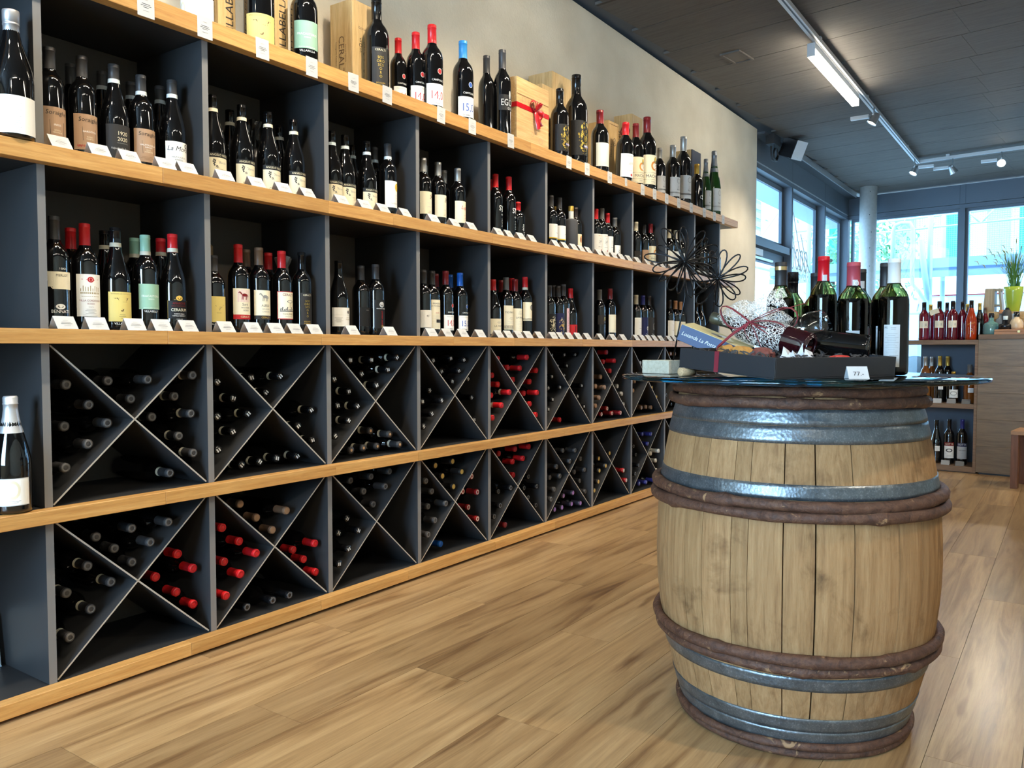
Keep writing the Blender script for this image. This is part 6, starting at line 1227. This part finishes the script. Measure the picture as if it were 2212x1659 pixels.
G_ROSE = pbr('rose_liqueur', srgb(112, 16, 34), 0.05, 0, 0.6, 0.5, 0.35); G_ORANGE = pbr('orange_liqueur', srgb(206, 66, 22), 0.05, 0, 0.6, 0.5, 0.45); G_AMBER = pbr('amber_spirit', srgb(150, 84, 32), 0.05, 0, 0.6, 0.5, 0.4)
BODY_ME.update({(k, g.name): MB().lathe(PROF[k], 28).mesh('bottle', [g]) for k in ('bx', 'bu') for g in (G_ROSE, G_ORANGE, G_AMBER)})
def L_back(a): a.rect(-34, 30, 96, 150, 'cream2', 0).rect(10, 20, 112, 132, 'grey').lines(-12, 140, 6, 6, 30, 1, 'lgrey')
def L_aper(a):
    a.poly([(-36, 128), (36, 150), (36, 118), (-36, 98)], 'navy', 0).txt('APEROL', 0, 124, 18, 'orange', 1, rot=17).poly([(-22, 96), (22, 106), (18, 44), (-18, 44)], 'cream', 0).rect(-10, 10, 60, 64, 'gold').ell(0, 78, 8, 9, 'lgrey', 1, 0.7)
def L_iso(a): a.rect(-38, 38, 122, 146, 'dred', 0).txt('ISOTTA', 0, 134, 18, 'cream').rect(-38, 38, 40, 122, 'white', 0).ell(0, 92, 24, 12, 'ink', 1, 0.6).line((-22, 70), (22, 70), 4, 'ink').lines(0, 58, 2, 5, 40, 1, 'grey')
def L_iso2(a): a.rect(-38, 38, 122, 146, 'navy', 0).txt('ISOTTA', 0, 134, 18, 'white').rect(-38, 38, 40, 122, 'lgrey', 0).txt('ARTISAN', 0, 96, 12, 'ink').line((0, 80), (-20, 48), 1.5, 'grey').line((0, 80), (20, 48), 1.5, 'grey')
def L_smallw(a): a.rect(-12, 26, 84, 120, 'white', 0).lines(6, 110, 4, 6, 28, 1, 'grey')
def L_etch(a): a.rect(-34, 34, 50, 128, 'white', 0).ell(0, 92, 24, 18, 'grey', 1, 0.8).txt('Grappa', 0, 108, 10, 'ink').lines(0, 74, 3, 5, 40, 1, 'grey')
STYLE.update(back='', aper='', iso='', iso2='', smallw='', etch='')
def far_bottle(s, a_, z, H, shape, cap, style, glass, label, Rr=None, group='bottles on the far shelf unit'):
    p = FL(s, a_, z + 0.0006); o = bottle(p, H, shape, cap, 0, style, Rr, glass, (0, 0, R(-80)), 'bottle'); tag(o, label, 'bottle', group); return o
T1 = 1.066
far_bottle(-0.425, 0.10, T1, 0.315, 'bx', 'black', 'back', G_ROSE, 'rose liqueur bottle with white back label, leftmost in the far front row', 0.040)
far_bottle(-0.309, 0.10, T1, 0.320, 'bx', 'black', 'back', G_ROSE, 'rose liqueur bottle with a paper tag hanging on its neck', 0.040)
far_bottle(-0.209, 0.10, T1, 0.318, 'bx', 'black', 'back', G_ROSE, 'rose liqueur bottle with white back label beside the orange one', 0.040)
far_bottle(-0.075, 0.10, T1, 0.317, 'bu', 'black', 'aper', G_ORANGE, 'bright orange aperitif bottle with blue banner label', 0.041)
pt = Art(); ptag = MB().box(-0.035, 0.035, -0.0006, 0.0006, -0.02, 0.02).obj('neck_tag', INK('cream'), None); ptag.matrix_world = Matrix.Translation(FL(-0.335, 0.055, 1.30)) @ Matrix.Rotation(R(-96), 4, 'Z') @ Matrix.Rotation(R(-18), 4, 'Y'); tag(ptag, 'small cream paper tag hanging on a rose liqueur bottle neck', 'tag')
for i, (s, a_, H, cap, gl, sh_) in enumerate(((-0.40, 0.20, 0.30, 'gold', G_ROSE, 'bx'), (-0.355, 0.27, 0.29, 'gold', G_AMBER, 'bu'), (-0.275, 0.20, 0.312, 'black', G_ROSE, 'bx'), (-0.245, 0.29, 0.32, 'gold', G_ROSE, 'bx'), (-0.165, 0.22, 0.316, 'black', G_ROSE, 'bx'), (-0.145, 0.30, 0.30, 'gold', G_DARK, 'bu'), (-0.115, 0.20, 0.27, 'brown', G_DARK, 'bu'), (-0.035, 0.20, 0.30, 'gold', G_DARK, 'bu'), (-0.012, 0.29, 0.268, 'brown', G_ROSE, 'bu'))):
    far_bottle(s, a_, T1, H, sh_, cap, 'plain', gl, '%s capped bottle in the rear rows of the far shelf top, %s from left' % (cap, ORD[i]), 0.034)
far_bottle(-0.409, 0.12, 0.553, 0.379, 'bx', 'silver', 'plain', G_AMBER, 'silver capped rose bottle on the middle board of the far shelf'); far_bottle(-0.385, 0.22, 0.553, 0.375, 'bx', 'silver', 'plain', G_AMBER, 'silver capped rose bottle behind its twin on the far middle board')
far_bottle(-0.30, 0.12, 0.553, 0.383, 'bx', 'gold', 'smallw', G_DARK, 'gold capped dark bottle with small square label on the far middle board'); far_bottle(-0.265, 0.22, 0.553, 0.38, 'bx', 'gold', 'plain', G_DARK, 'gold capped dark bottle standing behind the small square label')
far_bottle(-0.197, 0.12, 0.553, 0.255, 'bx', 'gold', 'etch', G_BROWN, 'short gold stoppered bottle with engraved picture label', 0.040); far_bottle(-0.080, 0.12, 0.553, 0.315, 'bx', 'grey', 'smallw', G_AMBER, 'amber spirit bottle with grey cap beside the side board', 0.042)
far_bottle(-0.315, 0.12, 0.050, 0.356, 'bu', 'black', 'smallw', G_DARK, 'black capped bottle half behind the barrel on the bottom board'); far_bottle(-0.22, 0.12, 0.050, 0.366, 'bx', 'black', 'iso', G_DARK, 'black capped vermouth bottle with red-topped label on the bottom board', 0.040); far_bottle(-0.125, 0.12, 0.050, 0.370, 'bx', 'navy', 'iso2', G_DARK, 'blue capped vermouth bottle with grey label on the bottom board', 0.040)
cd2 = MB().add([(0, 0, 0), (0.062, 0, 0), (0.062, 0.018, 0.036), (0, 0.018, 0.036), (0, 0.036, 0), (0.062, 0.036, 0)], [(0, 1, 2, 3), (3, 2, 5, 4), (3, 2, 1, 0), (4, 5, 2, 3)]).mesh('price_card', [card_m])
for i, (s, z) in enumerate(((-0.325, 0.5535), (-0.222, 0.5535), (-0.115, 0.5535), (-0.255, 0.0505), (-0.15, 0.0505))):
    o = link_mesh('price_card', cd2, None, None, FL(s, 0.02, z)); o.rotation_euler = (0, 0, R(-96.5)); tag(o, 'white card on the far shelf unit, %s' % ('middle board left', 'middle board centre', 'middle board right', 'bottom board left', 'bottom board right')[i], 'price card', 'cards on the far shelf unit')
# counter
ct = tag(empty('shop_counter'), 'wood veneered shop counter with horizontal boards', 'counter'); ct.matrix_world = FO
boxo('carcass', 0.012, 0.62, -1.7, -0.012, 0.012, 1.07, M_FRAME2, ct)
for k in range(5): boxo('front_board', 0.0, 0.012, -1.7, -0.001, 0.014 + k * 0.2115, 0.2245 + k * 0.2115, M_WALF, ct, 0.0008)
boxo('end_board', 0.012, 0.62, -0.012, -0.0008, 0.014, 1.07, M_WAL, ct); boxo('worktop', -0.006, 0.63, -1.7, -0.0005, 1.0715, 1.108, M_WAL, ct, 0.0015); boxo('toe_kick', 0.02, 0.5, -1.7, -0.02, 0, 0.012, M_BLACKP, ct)
CZT = 1.1085
wbx = tag(empty('hinged_box', FL(0.10, 0.04, CZT), R(-6.5)), 'orange-brown hinged wooden box with brass clasp on the counter', 'box')
MBX = wood('cherry_box', srgb(170, 112, 62), srgb(192, 132, 78), srgb(206, 150, 94), (20, 1.5, 20), 0.4, 0.08, 0.05)
boxo('box_body', 0, 0.16, -0.40, 0, 0, 0.022, MBX, wbx, 0.001); boxo('box_lid', 0, 0.16, -0.40, 0, 0.0232, 0.038, MBX, wbx, 0.001); boxo('clasp', -0.003, 0, -0.175, -0.158, 0.012, 0.030, GOLDM, wbx)
def small_bottle(s, a_, z, prof, mat, capprof, capmat, label, neck=None):
    r = tag(empty('bottle', FL(s, a_, z + 0.0006)), label, 'bottle', 'bottles on the counter'); MB().lathe(prof, 28).obj('glass', mat, r); MB().lathe(capprof, 20).obj('cap', capmat, r); return r
M_TEAL = pbr('pale_teal_glass', srgb(150, 210, 206), 0.05, 0, 0.5, 0, 0.6)
small_bottle(0.060, 0.14, CZT, [(0, 0), (.052, 0), (.056, .01), (.056, .075), (.048, .09), (.026, .1), (.018, .11), (.018, .135), (0, .136)], M_TEAL, [(.02, .135), (.02, .16), (.016, .172), (0, .172)], CS, 'squat pale teal bottle with black stopper on the counter')
small_bottle(0.10, 0.30, CZT, [(0, 0), (.045, 0), (.045, .12), (.02, .14), (.016, .17), (0, .17)], pbr('clear_spirit', srgb(226, 232, 234), 0.05, 0, 0.5, 0, 0.7), [(.018, .17), (.018, .20), (0, .20)], CAPM('copper'), 'clear spirit bottle with copper stopper behind the teal one')
z2_ = CZT + 0.0385
small_bottle(0.165, 0.10, z2_, [(0, 0), (.05, 0), (.05, .03), (.045, .04), (.016, .046), (.016, .075), (0, .075)], CS, [(.017, .075), (.017, .105), (0, .105)], pbr('pale_cap', srgb(206, 222, 226), 0.3), 'low black round bottle with pale cap on the hinged box')
small_bottle(0.238, 0.11, z2_, [(0, 0), (.042, 0), (.046, .02), (.046, .05), (.034, .075), (.02, .085), (.018, .10), (0, .10)], pbr('cream_liqueur', srgb(222, 196, 160), 0.3), [(.02, .098), (.02, .135), (0, .135)], CS, 'cream liqueur bottle with black cap on the hinged box')
small_bottle(0.145, 0.27, CZT, [(0, 0), (.034, 0), (.034, .14), (.03, .18), (.022, .20), (0, .20)], pbr('dark_stone_bottle', srgb(70, 68, 66), 0.6), [(.016, .2), (.014, .215), (0, .215)], CS, 'matt dark grey bottle behind the teal one')
wb2 = tag(empty('display_crate', FL(0.0, 0.30, CZT), R(-6.5)), 'light wooden crate carrying the green plant pot', 'crate')
for k, m_ in enumerate((M_PINEH, M_PINEH, M_PINEH)): boxo('crate_board', 0, 0.18, -0.30, 0, 0.0 + k * 0.063, 0.0615 + k * 0.063, m_, wb2, 0.001)
boxo('crate_label', -0.002, 0.0, -0.20, -0.14, 0.05, 0.17, INK('lgrey'), wb2)
pz = CZT + 0.1885
pot = tag(empty('potted_grass', FL(0.168, 0.38, pz)), 'lime green pot of tall ornamental grass by the window', 'potted plant')
MB().lathe([(0, 0), (.042, 0), (.046, .004), (.060, .09), (.068, .16), (.070, .20), (.066, .20), (.063, .16), (0, .15)], 36).obj('pot', pbr('lime_glazed_pot', srgb(166, 190, 64), 0.25, 0, 0.5, 0.4), pot)
gm = pbr('grass_blade', srgb(86, 136, 62), 0.5); gm2 = pbr('grass_seed', srgb(176, 180, 110), 0.6)
rg = random.Random(11); gb = MB(); gs = MB()
for i in range(170):
    an = rg.uniform(0, 2 * PI); r0 = rg.uniform(0, 0.045); sp = rg.uniform(0.02, 0.16) * (1.0 if rg.random() < 0.8 else 1.4); h = rg.uniform(0.22, 0.44)
    p0 = Vector((r0 * math.cos(an), r0 * math.sin(an), 0.15)); o_ = Vector((math.cos(an), math.sin(an), 0)); side = Vector((-math.sin(an), math.cos(an), 0)) * 0.0022
    pts = [p0 + o_ * (sp * t * t) + Vector((0, 0, h * t * (1 - 0.12 * t * sp / 0.1))) for t in (0, 0.3, 0.6, 0.85, 1.0)]
    vs = []; fs = []
    for k, p in enumerate(pts): w = (1, 1, 0.8, 0.5, 0.1)[k]; vs += [p - side * w, p + side * w]
    for k in range(4): fs.append((2 * k, 2 * k + 1, 2 * k + 3, 2 * k + 2))
    gb.add(vs, fs)
    if i % 4 == 0:
        e = pts[-1]; gs.tube([e, e + o_ * 0.012 + Vector((0, 0, 0.025)), e + o_ * 0.035 + Vector((0, 0, 0.03))], [0.002, 0.004, 0.001], 5)
g_ = gb.obj('grass_blades', gm, pot); g_['kind'] = 'stuff'; g_ = gs.obj('seed_heads', gm2, pot); g_['kind'] = 'stuff'
ws = tag(empty('wooden_stand', FL(-0.035, 0.51, CZT), R(-6.5)), 'tapered wooden bottle carrier standing behind the liqueur bottles', 'stand')
wmm = wood('ash_stand', srgb(176, 150, 112), srgb(196, 170, 132), srgb(210, 186, 150), (20, 20, 1.5))
def taper(y0b, y1b, y0t, y1t, x0, x1, z0, z1): return MB().add([(x0, y0b, z0), (x1, y0b, z0), (x1, y1b, z0), (x0, y1b, z0), (x0, y0t, z1), (x1, y0t, z1), (x1, y1t, z1), (x0, y1t, z1)], [(0, 3, 2, 1), (4, 5, 6, 7), (0, 1, 5, 4), (1, 2, 6, 5), (2, 3, 7, 6), (3, 0, 4, 7)])
taper(-0.035, 0.055, -0.035, 0.025, 0, 0.012, 0, 0.39).obj('side_plate', wmm, ws); taper(-0.125, -0.105, -0.085, -0.07, 0, 0.10, 0, 0.39).obj('upright', wmm, ws); taper(-0.045, -0.032, -0.045, -0.032, 0, 0.10, 0, 0.39).obj('upright', wmm, ws)
for z in (0.10, 0.24, 0.37): boxo('rung', 0.02, 0.09, -0.10, -0.04, z, z + 0.018, wmm, ws)
# stool
stl = tag(empty('low_stool', (5.64, -1.999, 0.0), R(-6.5)), 'low brown wooden stool at the right picture edge', 'stool')
M_ST = wood('stool_wood', srgb(104, 66, 46), srgb(128, 84, 60), srgb(146, 100, 74), (20, 20, 1.5), 0.45, 0.05)
boxo('seat', -0.004, 0.34, -0.42, 0.002, 0.385, 0.412, wood('stool_seat', srgb(164, 120, 84), srgb(184, 140, 102), srgb(198, 156, 118), (20, 1.5, 20), 0.4, 0.05), stl, 0.001)
for x_, y_ in ((0, -0.045), (0.28, -0.045), (0, -0.41), (0.28, -0.41)): boxo('leg', x_, x_ + 0.055, y_, y_ + 0.045, 0.0, 0.385, M_ST, stl, 0.001)

# ------------------------------------------------------------------ ceiling fixtures
M_TRK = pbr('white_track', srgb(206, 208, 210), 0.35, 0.2)
tr = tag(empty('light_track', (0, -0.78, 3.20)), 'pale ceiling light track running along the wine rack', 'light track')
boxo('rail', -4.0, 9.68, -0.018, 0.018, 0, 0.034, M_TRK, tr, 0.001); boxo('rail_groove', -4.0, 9.68, -0.006, 0.006, -0.0006, 0.001, M_FRAME2, tr); boxo('rail_flange', -4.0, 9.68, 0.024, 0.036, 0.012, 0.034, M_TRK, tr)
for x in (-3, -1, 1, 3, 5.1, 6.75, 8.9): boxo('ceiling_clip', x - 0.02, x + 0.02, -0.01, 0.01, 0.034, 0.0595, M_TRK, tr)
tr2 = tag(empty('light_track', (9.66, -0.80, 3.20), R(-6.5)), 'pale ceiling light track running along the far windows', 'light track')
boxo('rail', -0.018, 0.018, -4.5, 0.0, 0, 0.034, M_TRK, tr2, 0.001); boxo('rail_groove', -0.006, 0.006, -4.5, 0.0, -0.0006, 0.001, M_FRAME2, tr2)
for y in (-0.3, -2, -4): boxo('ceiling_clip', -0.01, 0.01, y - 0.02, y + 0.02, 0.034, 0.0595, M_TRK, tr2)
tr3 = tag(empty('light_track', (0, -3.6, 3.20)), 'second pale ceiling light track on the photographer side', 'light track'); boxo('rail', -4.0, 9.0, -0.018, 0.018, 0, 0.034, M_TRK, tr3, 0.001)
for x in (-3, 0, 3, 6): boxo('ceiling_clip', x - 0.02, x + 0.02, -0.01, 0.01, 0.034, 0.0595, M_TRK, tr3)
def linear_lamp(x0, x1, y, label):
    r = tag(empty('linear_lamp', (x0, y, 3.105)), label, 'lamp', 'linear ceiling lamps'); l = x1 - x0
    boxo('housing', 0, l, -0.026, 0.026, 0.055, 0.0945, M_TRK, r, 0.001); boxo('end_cap', -0.006, 0, -0.028, 0.028, 0, 0.0945, M_TRK, r); boxo('end_cap', l, l + 0.006, -0.028, 0.028, 0, 0.0945, M_TRK, r)
    boxo('diffuser', 0.0005, l - 0.0005, -0.026, 0.026, 0.0, 0.054, M_LED, r); return r
linear_lamp(5.02, 6.47, -0.74, 'bright linear lamp hanging from the track by the rack'); linear_lamp(-1.6, -0.1, -3.6, 'linear lamp on the second track, behind the camera'); linear_lamp(2.4, 3.9, -3.6, 'linear lamp on the second track, out of frame to the right'); linear_lamp(0.25, 1.0, -0.74, 'unseen added short linear lamp on the rack track above the near bays'); linear_lamp(2.45, 3.2, -0.74, 'unseen added short linear lamp on the rack track above the middle bays')  # both short lamps are unseen, added to brighten the wall above the rack
def spot(loc, aim, energy, label, size=70, drv=(-1, 0)):
    loc = Vector(loc); d = (Vector(aim) - loc).normalized()
    r = tag(empty('spot_lamp', loc), label, 'lamp', 'track spot lamps')
    hm = d.to_track_quat('-Z', 'Y').to_matrix().to_4x4()
    MB().lathe([(0, 0.06), (0.022, 0.06), (0.028, 0.05), (0.045, -0.035), (0.047, -0.04), (0.042, -0.04), (0.03, -0.02), (0, -0.018)], 28, m=hm).obj('head', M_ALU, r); MB().lathe([(0, -0.030), (0.039, -0.032), (0.039, -0.034), (0, -0.034)], 24, m=hm).obj('lens', M_SPOT, r)
    MB().tube([(0, 0, 0.0), (0.0, 0.0, 3.2 - loc.z)], 0.006, 8).obj('arm', M_ALU, r); boxo('driver_box', *(sorted((drv[0] * 0.04, drv[0] * 0.20)) if drv[0] else (-0.022, 0.022)), *(sorted((drv[1] * 0.04, drv[1] * 0.20)) if drv[1] else (-0.022, 0.022)), 0.02, 0.05, M_TRK, r, 0.001)
    boxo('bracket', -0.05, 0.05, -0.008, 0.008, 0.03, 0.042, M_ALU, r)
    ld = bpy.data.lights.new('spot_light', 'SPOT'); ld.energy = energy; ld.color = WARM; ld.spot_size = R(size); ld.spot_blend = 0.8; ld.shadow_soft_size = 0.04
    lo = bpy.data.objects.new('spot_light', ld); COL.objects.link(lo); lo.parent = r; lo.matrix_local = Matrix.Translation(d * 0.05) @ hm
    return r
for i, x in enumerate((-2.1, -0.9, 0.1, 1.1, 2.2, 3.3)):
    spot((x, -0.80, 3.09), (x + 0.2, 0.15, 1.15), SPOT_W * (0.45, 0.6, 1, 1, 1, 1)[i], 'rack spot lamp out of frame, %s along the track' % ORD[i], 95)
spot((6.95, -0.80, 3.09), (6.6, 0.3, 1.2), SPOT_W, 'aluminium track spot at the end of the bright linear lamp', 80, (0, 1)); spot((9.42, -0.78, 3.07), (8.6, 0.2, 1.0), 30, 'aluminium track spot beside the track corner', 70, (0, -1)); spot((9.62, -1.15, 3.07), (10.4, -2.2, 1.0), 30, 'aluminium track spot with pale driver box on the far track', 70, (0, 1)); spot((9.564, -1.64, 3.08), (4.0, -1.9, 1.0), 60, 'dazzling track spot turned towards the camera', 60, (0, 1))
for i, x in enumerate((-2.2, 0.8, 4.6, 6.2)): spot((x, -3.6, 3.09), (x + 0.6, -2.0, 0.2), SPOT_W * 1.3, 'spot lamp on the second track, %s along' % ORD[i], 100)
# vent, slot, speaker
vt = tag(empty('ceiling_vent', (5.0, -0.215, ZC - 0.0001), R(-6.5)), 'small square ceiling vent above the wine rack', 'vent')
for b_ in ((0, 0.26, 0, 0.018), (0, 0.26, 0.142, 0.16), (0, 0.018, 0.018, 0.142), (0.242, 0.26, 0.018, 0.142)): boxo('frame_bar', b_[0], b_[1], b_[2], b_[3], -0.012, 0, M_CEIL, vt)
boxo('grille', 0.018, 0.242, 0.018, 0.142, -0.005, 0, pbr('vent_mesh', srgb(96, 90, 84), 0.7), vt)
sp = tag(empty('loudspeaker', (7.88, 0.16, 3.15)), 'white fronted loudspeaker hung in the corner under the ceiling', 'speaker'); sp.rotation_euler = Vector((-0.30, -0.86, -0.42)).to_track_quat('X', 'Z').to_euler()
boxo('cabinet', -0.12, 0.06, -0.09, 0.09, -0.11, 0.09, M_BLACKP, sp, 0.006); boxo('front_grille', 0.06, 0.068, -0.09, 0.09, -0.11, 0.09, pbr('speaker_white', srgb(206, 212, 220), 0.4), sp, 0.003); boxo('badge', 0.068, 0.0685, -0.012, 0.012, -0.09, -0.08, M_ALU, sp)
cb_ = MB().tube([(7.5 + 0.5 * t, 0.30 + 0.03 * math.sin(6 * t), 3.16 - 0.16 * math.sin(PI * min(1, t * 1.6)) ) for t in [i / 12 for i in range(13)]], 0.010, 8); cb_.tube([(7.66 + 0.07 * math.cos(i * 0.52), 0.30, 3.06 + 0.07 * math.sin(i * 0.52)) for i in range(13)], 0.010, 8)
cb_.box(7.40, 7.62, 0.24, 0.33, 3.12, 3.22); tag(cb_.obj('speaker_cable', M_BLACKP, None), 'black cable coil and junction box behind the loudspeaker', 'cable')

# ------------------------------------------------------------------ outside
M_PAVE = pbr('pavement', srgb(176, 176, 174), 0.9); M_FAC = pbr('white_facade', srgb(236, 234, 230), 0.8); M_SCAF = pbr('hazed_scaffold_tube', srgb(176, 200, 218), 0.5, 0.0); M_DECK = pbr('scaffold_deck', srgb(150, 172, 194), 0.7)  # scaffold tubes are pale blue because outdoor haze is put into their colour
gr = boxo('pavement_outside', 7.3, 40, -25, 30, -0.2, -0.07, M_PAVE); gr['kind'] = 'structure'
sc = tag(empty('scaffold', (14.0, 0, 0)), 'steel tube scaffold with deck outside the far windows', 'scaffold')
def tb(name, pts, r): MB().tube([(p[2] if len(p) > 2 else 0, p[0], p[1]) for p in pts], r, 10).obj(name, M_SCAF, sc)
tb('standard', [(-0.36, -0.1), (-0.36, 5.5)], 0.045); tb('standard', [(-0.46, -0.1, 0.8), (-0.46, 5.5, 0.8)], 0.04); tb('standard', [(-2.3, -0.1), (-2.3, 5.5)], 0.04); tb('standard', [(1.6, -0.1), (1.6, 5.5)], 0.04)
tb('ledger', [(2.3, 2.93), (-3.5, 3.10)], 0.016); tb('ledger', [(2.3, 1.62), (-3.5, 1.55)], 0.018); tb('ledger', [(2.3, 3.22, 0.8), (-3.5, 3.42, 0.8)], 0.02)
tb('brace', [(0.38, 3.24), (0.17, 2.99)], 0.012); tb('brace', [(-0.02, 3.24), (0.10, 3.06)], 0.012); tb('brace', [(-0.88, 3.24), (-1.07, 3.03)], 0.014); tb('brace', [(-1.28, 3.25), (-1.10, 3.03)], 0.014); tb('brace', [(-0.24, 2.80, -0.1), (-0.29, 2.3, -0.1), (-0.36, 1.8, -0.1)], 0.05)
tb('guard_loop', [(0.165, 2.2, -0.3), (0.165, 2.95, -0.3), (0.13, 3.05, -0.3), (0.03, 3.08, -0.3), (-0.09, 3.07, -0.3), (-0.135, 2.98, -0.3), (-0.14, 2.3, -0.3), (-0.15, 2.06, -0.3), (-0.25, 1.93, -0.3), (-0.35, 1.76, -0.3), (-0.36, 1.5, -0.3)], 0.033)
for k in range(3): boxo('deck_plank', 0.05 + k * 0.31, 0.35 + k * 0.31, -4, 2.3, 2.30, 2.36, M_DECK, sc)
boxo('toe_board', 0.0, 0.03, -4, 2.3, 2.34, 2.50, M_DECK, sc); boxo('deck_beam', 0.0, 0.05, -4, 2.3, 2.19, 2.28, M_DECK, sc)
net = tag(MB().box(14.9, 14.92, -4, 0.35, 2.52, 4.6).obj('safety_net', None), 'fine mesh safety net on the scaffold', 'net')
nm = N('safety_net_mesh', col=srgb(150, 180, 190), rough=0.8); br_ = nm.new('ShaderNodeTexBrick'); br_.offset = 0.0; br_.inputs['Scale'].default_value = 14; br_.inputs['Mortar Size'].default_value = 0.035; br_.inputs['Brick Width'].default_value = 0.5; br_.inputs['Row Height'].default_value = 0.5
nm.link(nm.coords((0, 1, 1), 'Object', (0, R(90), 0)), br_.inputs[0]); cmap = nm.coords((1, 1, 1)); sx_ = nm.new('ShaderNodeSeparateXYZ'); nm.link(cmap, sx_.inputs[0]); cx_ = nm.new('ShaderNodeCombineXYZ'); nm.link(sx_.outputs[1], cx_.inputs[0]); nm.link(sx_.outputs[2], cx_.inputs[1]); nm.link(cx_.outputs[0], br_.inputs[0]); nm.link(br_.outputs['Fac'], nm.b.inputs['Alpha']); net.data.materials.clear(); net.data.materials.append(nm.m)
bd = tag(empty('house_across', (24.0, 0, 0)), 'pale house with teal shutters across the street', 'building')
boxo('wall', 0, 0.4, -14, 5.2, -0.1, 11, M_FAC, bd); M_TEALP = pbr('teal_shutter', srgb(40, 140, 150), 0.6)
for y in (0.0, -1.75, -4.6, 3.0): boxo('shutter', -0.06, -0.001, y, y + 0.62, 3.45, 5.6, M_TEALP, bd)
for y in (-0.95, -3.0, 1.3): w_ = boxo('window', -0.03, -0.001, y, y + 0.55, 3.5, 5.4, pbr('far_window', srgb(150, 170, 186), 0.2), bd); boxo('window_frame', -0.04, -0.031, y - 0.06, y, 3.5, 5.4, pbr('dusty_pink', srgb(206, 176, 170), 0.7), w_)
cy = tag(empty('white_truck', (20.6, 0, 0)), 'white box truck with blue numbers parked across the street', 'truck')
boxo('cargo_box', 0, 0.35, -6, 0.62, 2.28, 2.92, pbr('truck_white', srgb(244, 244, 244), 0.5), cy); boxo('side_skirt', 0.02, 0.35, -6, 2.4, 1.2, 2.25, pbr('truck_grey', srgb(176, 190, 206), 0.5), cy); boxo('red_stripe', -0.002, 0.0, -6, 0.62, 2.25, 2.28, INK('dred'), cy); boxo('chassis', 0.05, 0.35, -6, 2.4, 0.5, 1.19, M_DECK, cy)
link_mesh('numbers', Art().txt('170', 0, 0, 260, 'purple', 0, shear=0.2).on_plane('numbers', (0.018, 0.62, 1.98), (0, -1, 0), (0, 0, 1)), None, cy)
for y in (0.8, -3.5): MB().lathe([(0, 0), (0.42, 0), (0.45, 0.05), (0.45, 0.2), (0, 0.2)], 24, m=Matrix.Translation((0.0, y, 0.38)) @ Matrix.Rotation(R(90), 4, 'Y')).obj('wheel', M_BLACKP, cy)
tree = tag(empty('street_tree', (17.6, 2.0, 0)), 'leafy green street tree beyond the scaffold', 'tree')
MB().tube([(0, 0, -0.1), (0.05, 0, 1.5), (0, 0.1, 3.0)], [0.14, 0.11, 0.07], 8).obj('trunk', M_BARK, tree)
tl = MB(); rg = random.Random(5)
for i in range(1600):
    p = Vector((rg.gauss(0, 0.45), rg.gauss(-0.6, 0.5), rg.gauss(2.9, 0.45))); d = Vector((rg.uniform(-1, 1), rg.uniform(-1, 1), rg.uniform(-1, 1))).normalized() * 0.07; n = d.orthogonal().normalized() * 0.035
    tl.add([p - d, p + n, p + d, p - n], [(0, 1, 2, 3)])
o = tl.obj('foliage', pbr('leaf_green', srgb(110, 160, 110), 0.7), tree); o['kind'] = 'stuff'
# side street: house and canopy seen through the narrow windows
h2 = tag(empty('side_house', (0, 0, 0)), 'pale house with grey louvred windows seen through the side windows', 'building')
boxo('wall', 26, 60, 9.0, 9.4, -0.1, 14, M_FAC, h2)
for x in (28.5, 33, 37, 42, 48):
    w_ = boxo('window', x, x + 1.3, 8.94, 8.999, 5.0, 7.4, pbr('grey_louvre', srgb(120, 138, 156), 0.6), h2)
    for k in range(6): boxo('louvre', x + 0.05, x + 1.25, 8.91, 8.939, 5.1 + k * 0.38, 5.34 + k * 0.38, M_DECK, w_)
cn_ = tag(boxo('street_canopy', 7.6, 13, 0.75, 1.15, 2.98, 3.06, pbr('canopy_blue', srgb(190, 210, 226), 0.6)), 'flat grey-blue canopy above the side windows outside', 'canopy')
s2 = tag(empty('side_scaffold', (0, 2.9, 0)), 'scaffold poles standing in front of the side windows', 'scaffold')
for x in (11.0, 14.2, 17.5): MB().tube([(x, 0, -0.1), (x, 0, 6)], 0.07, 10).obj('standard', M_SCAF, s2)
MB().tube([(9.5, -0.05, 2.62), (19, -0.05, 2.62)], 0.03, 8).obj('ledger', M_SCAF, s2); MB().tube([(9.6, 0.05, 1.9), (12.6, 0.05, 3.9)], 0.022, 8).obj('brace', M_SCAF, s2); MB().tube([(13, 0.05, 1.9), (16.6, 0.05, 3.9)], 0.022, 8).obj('brace', M_SCAF, s2)
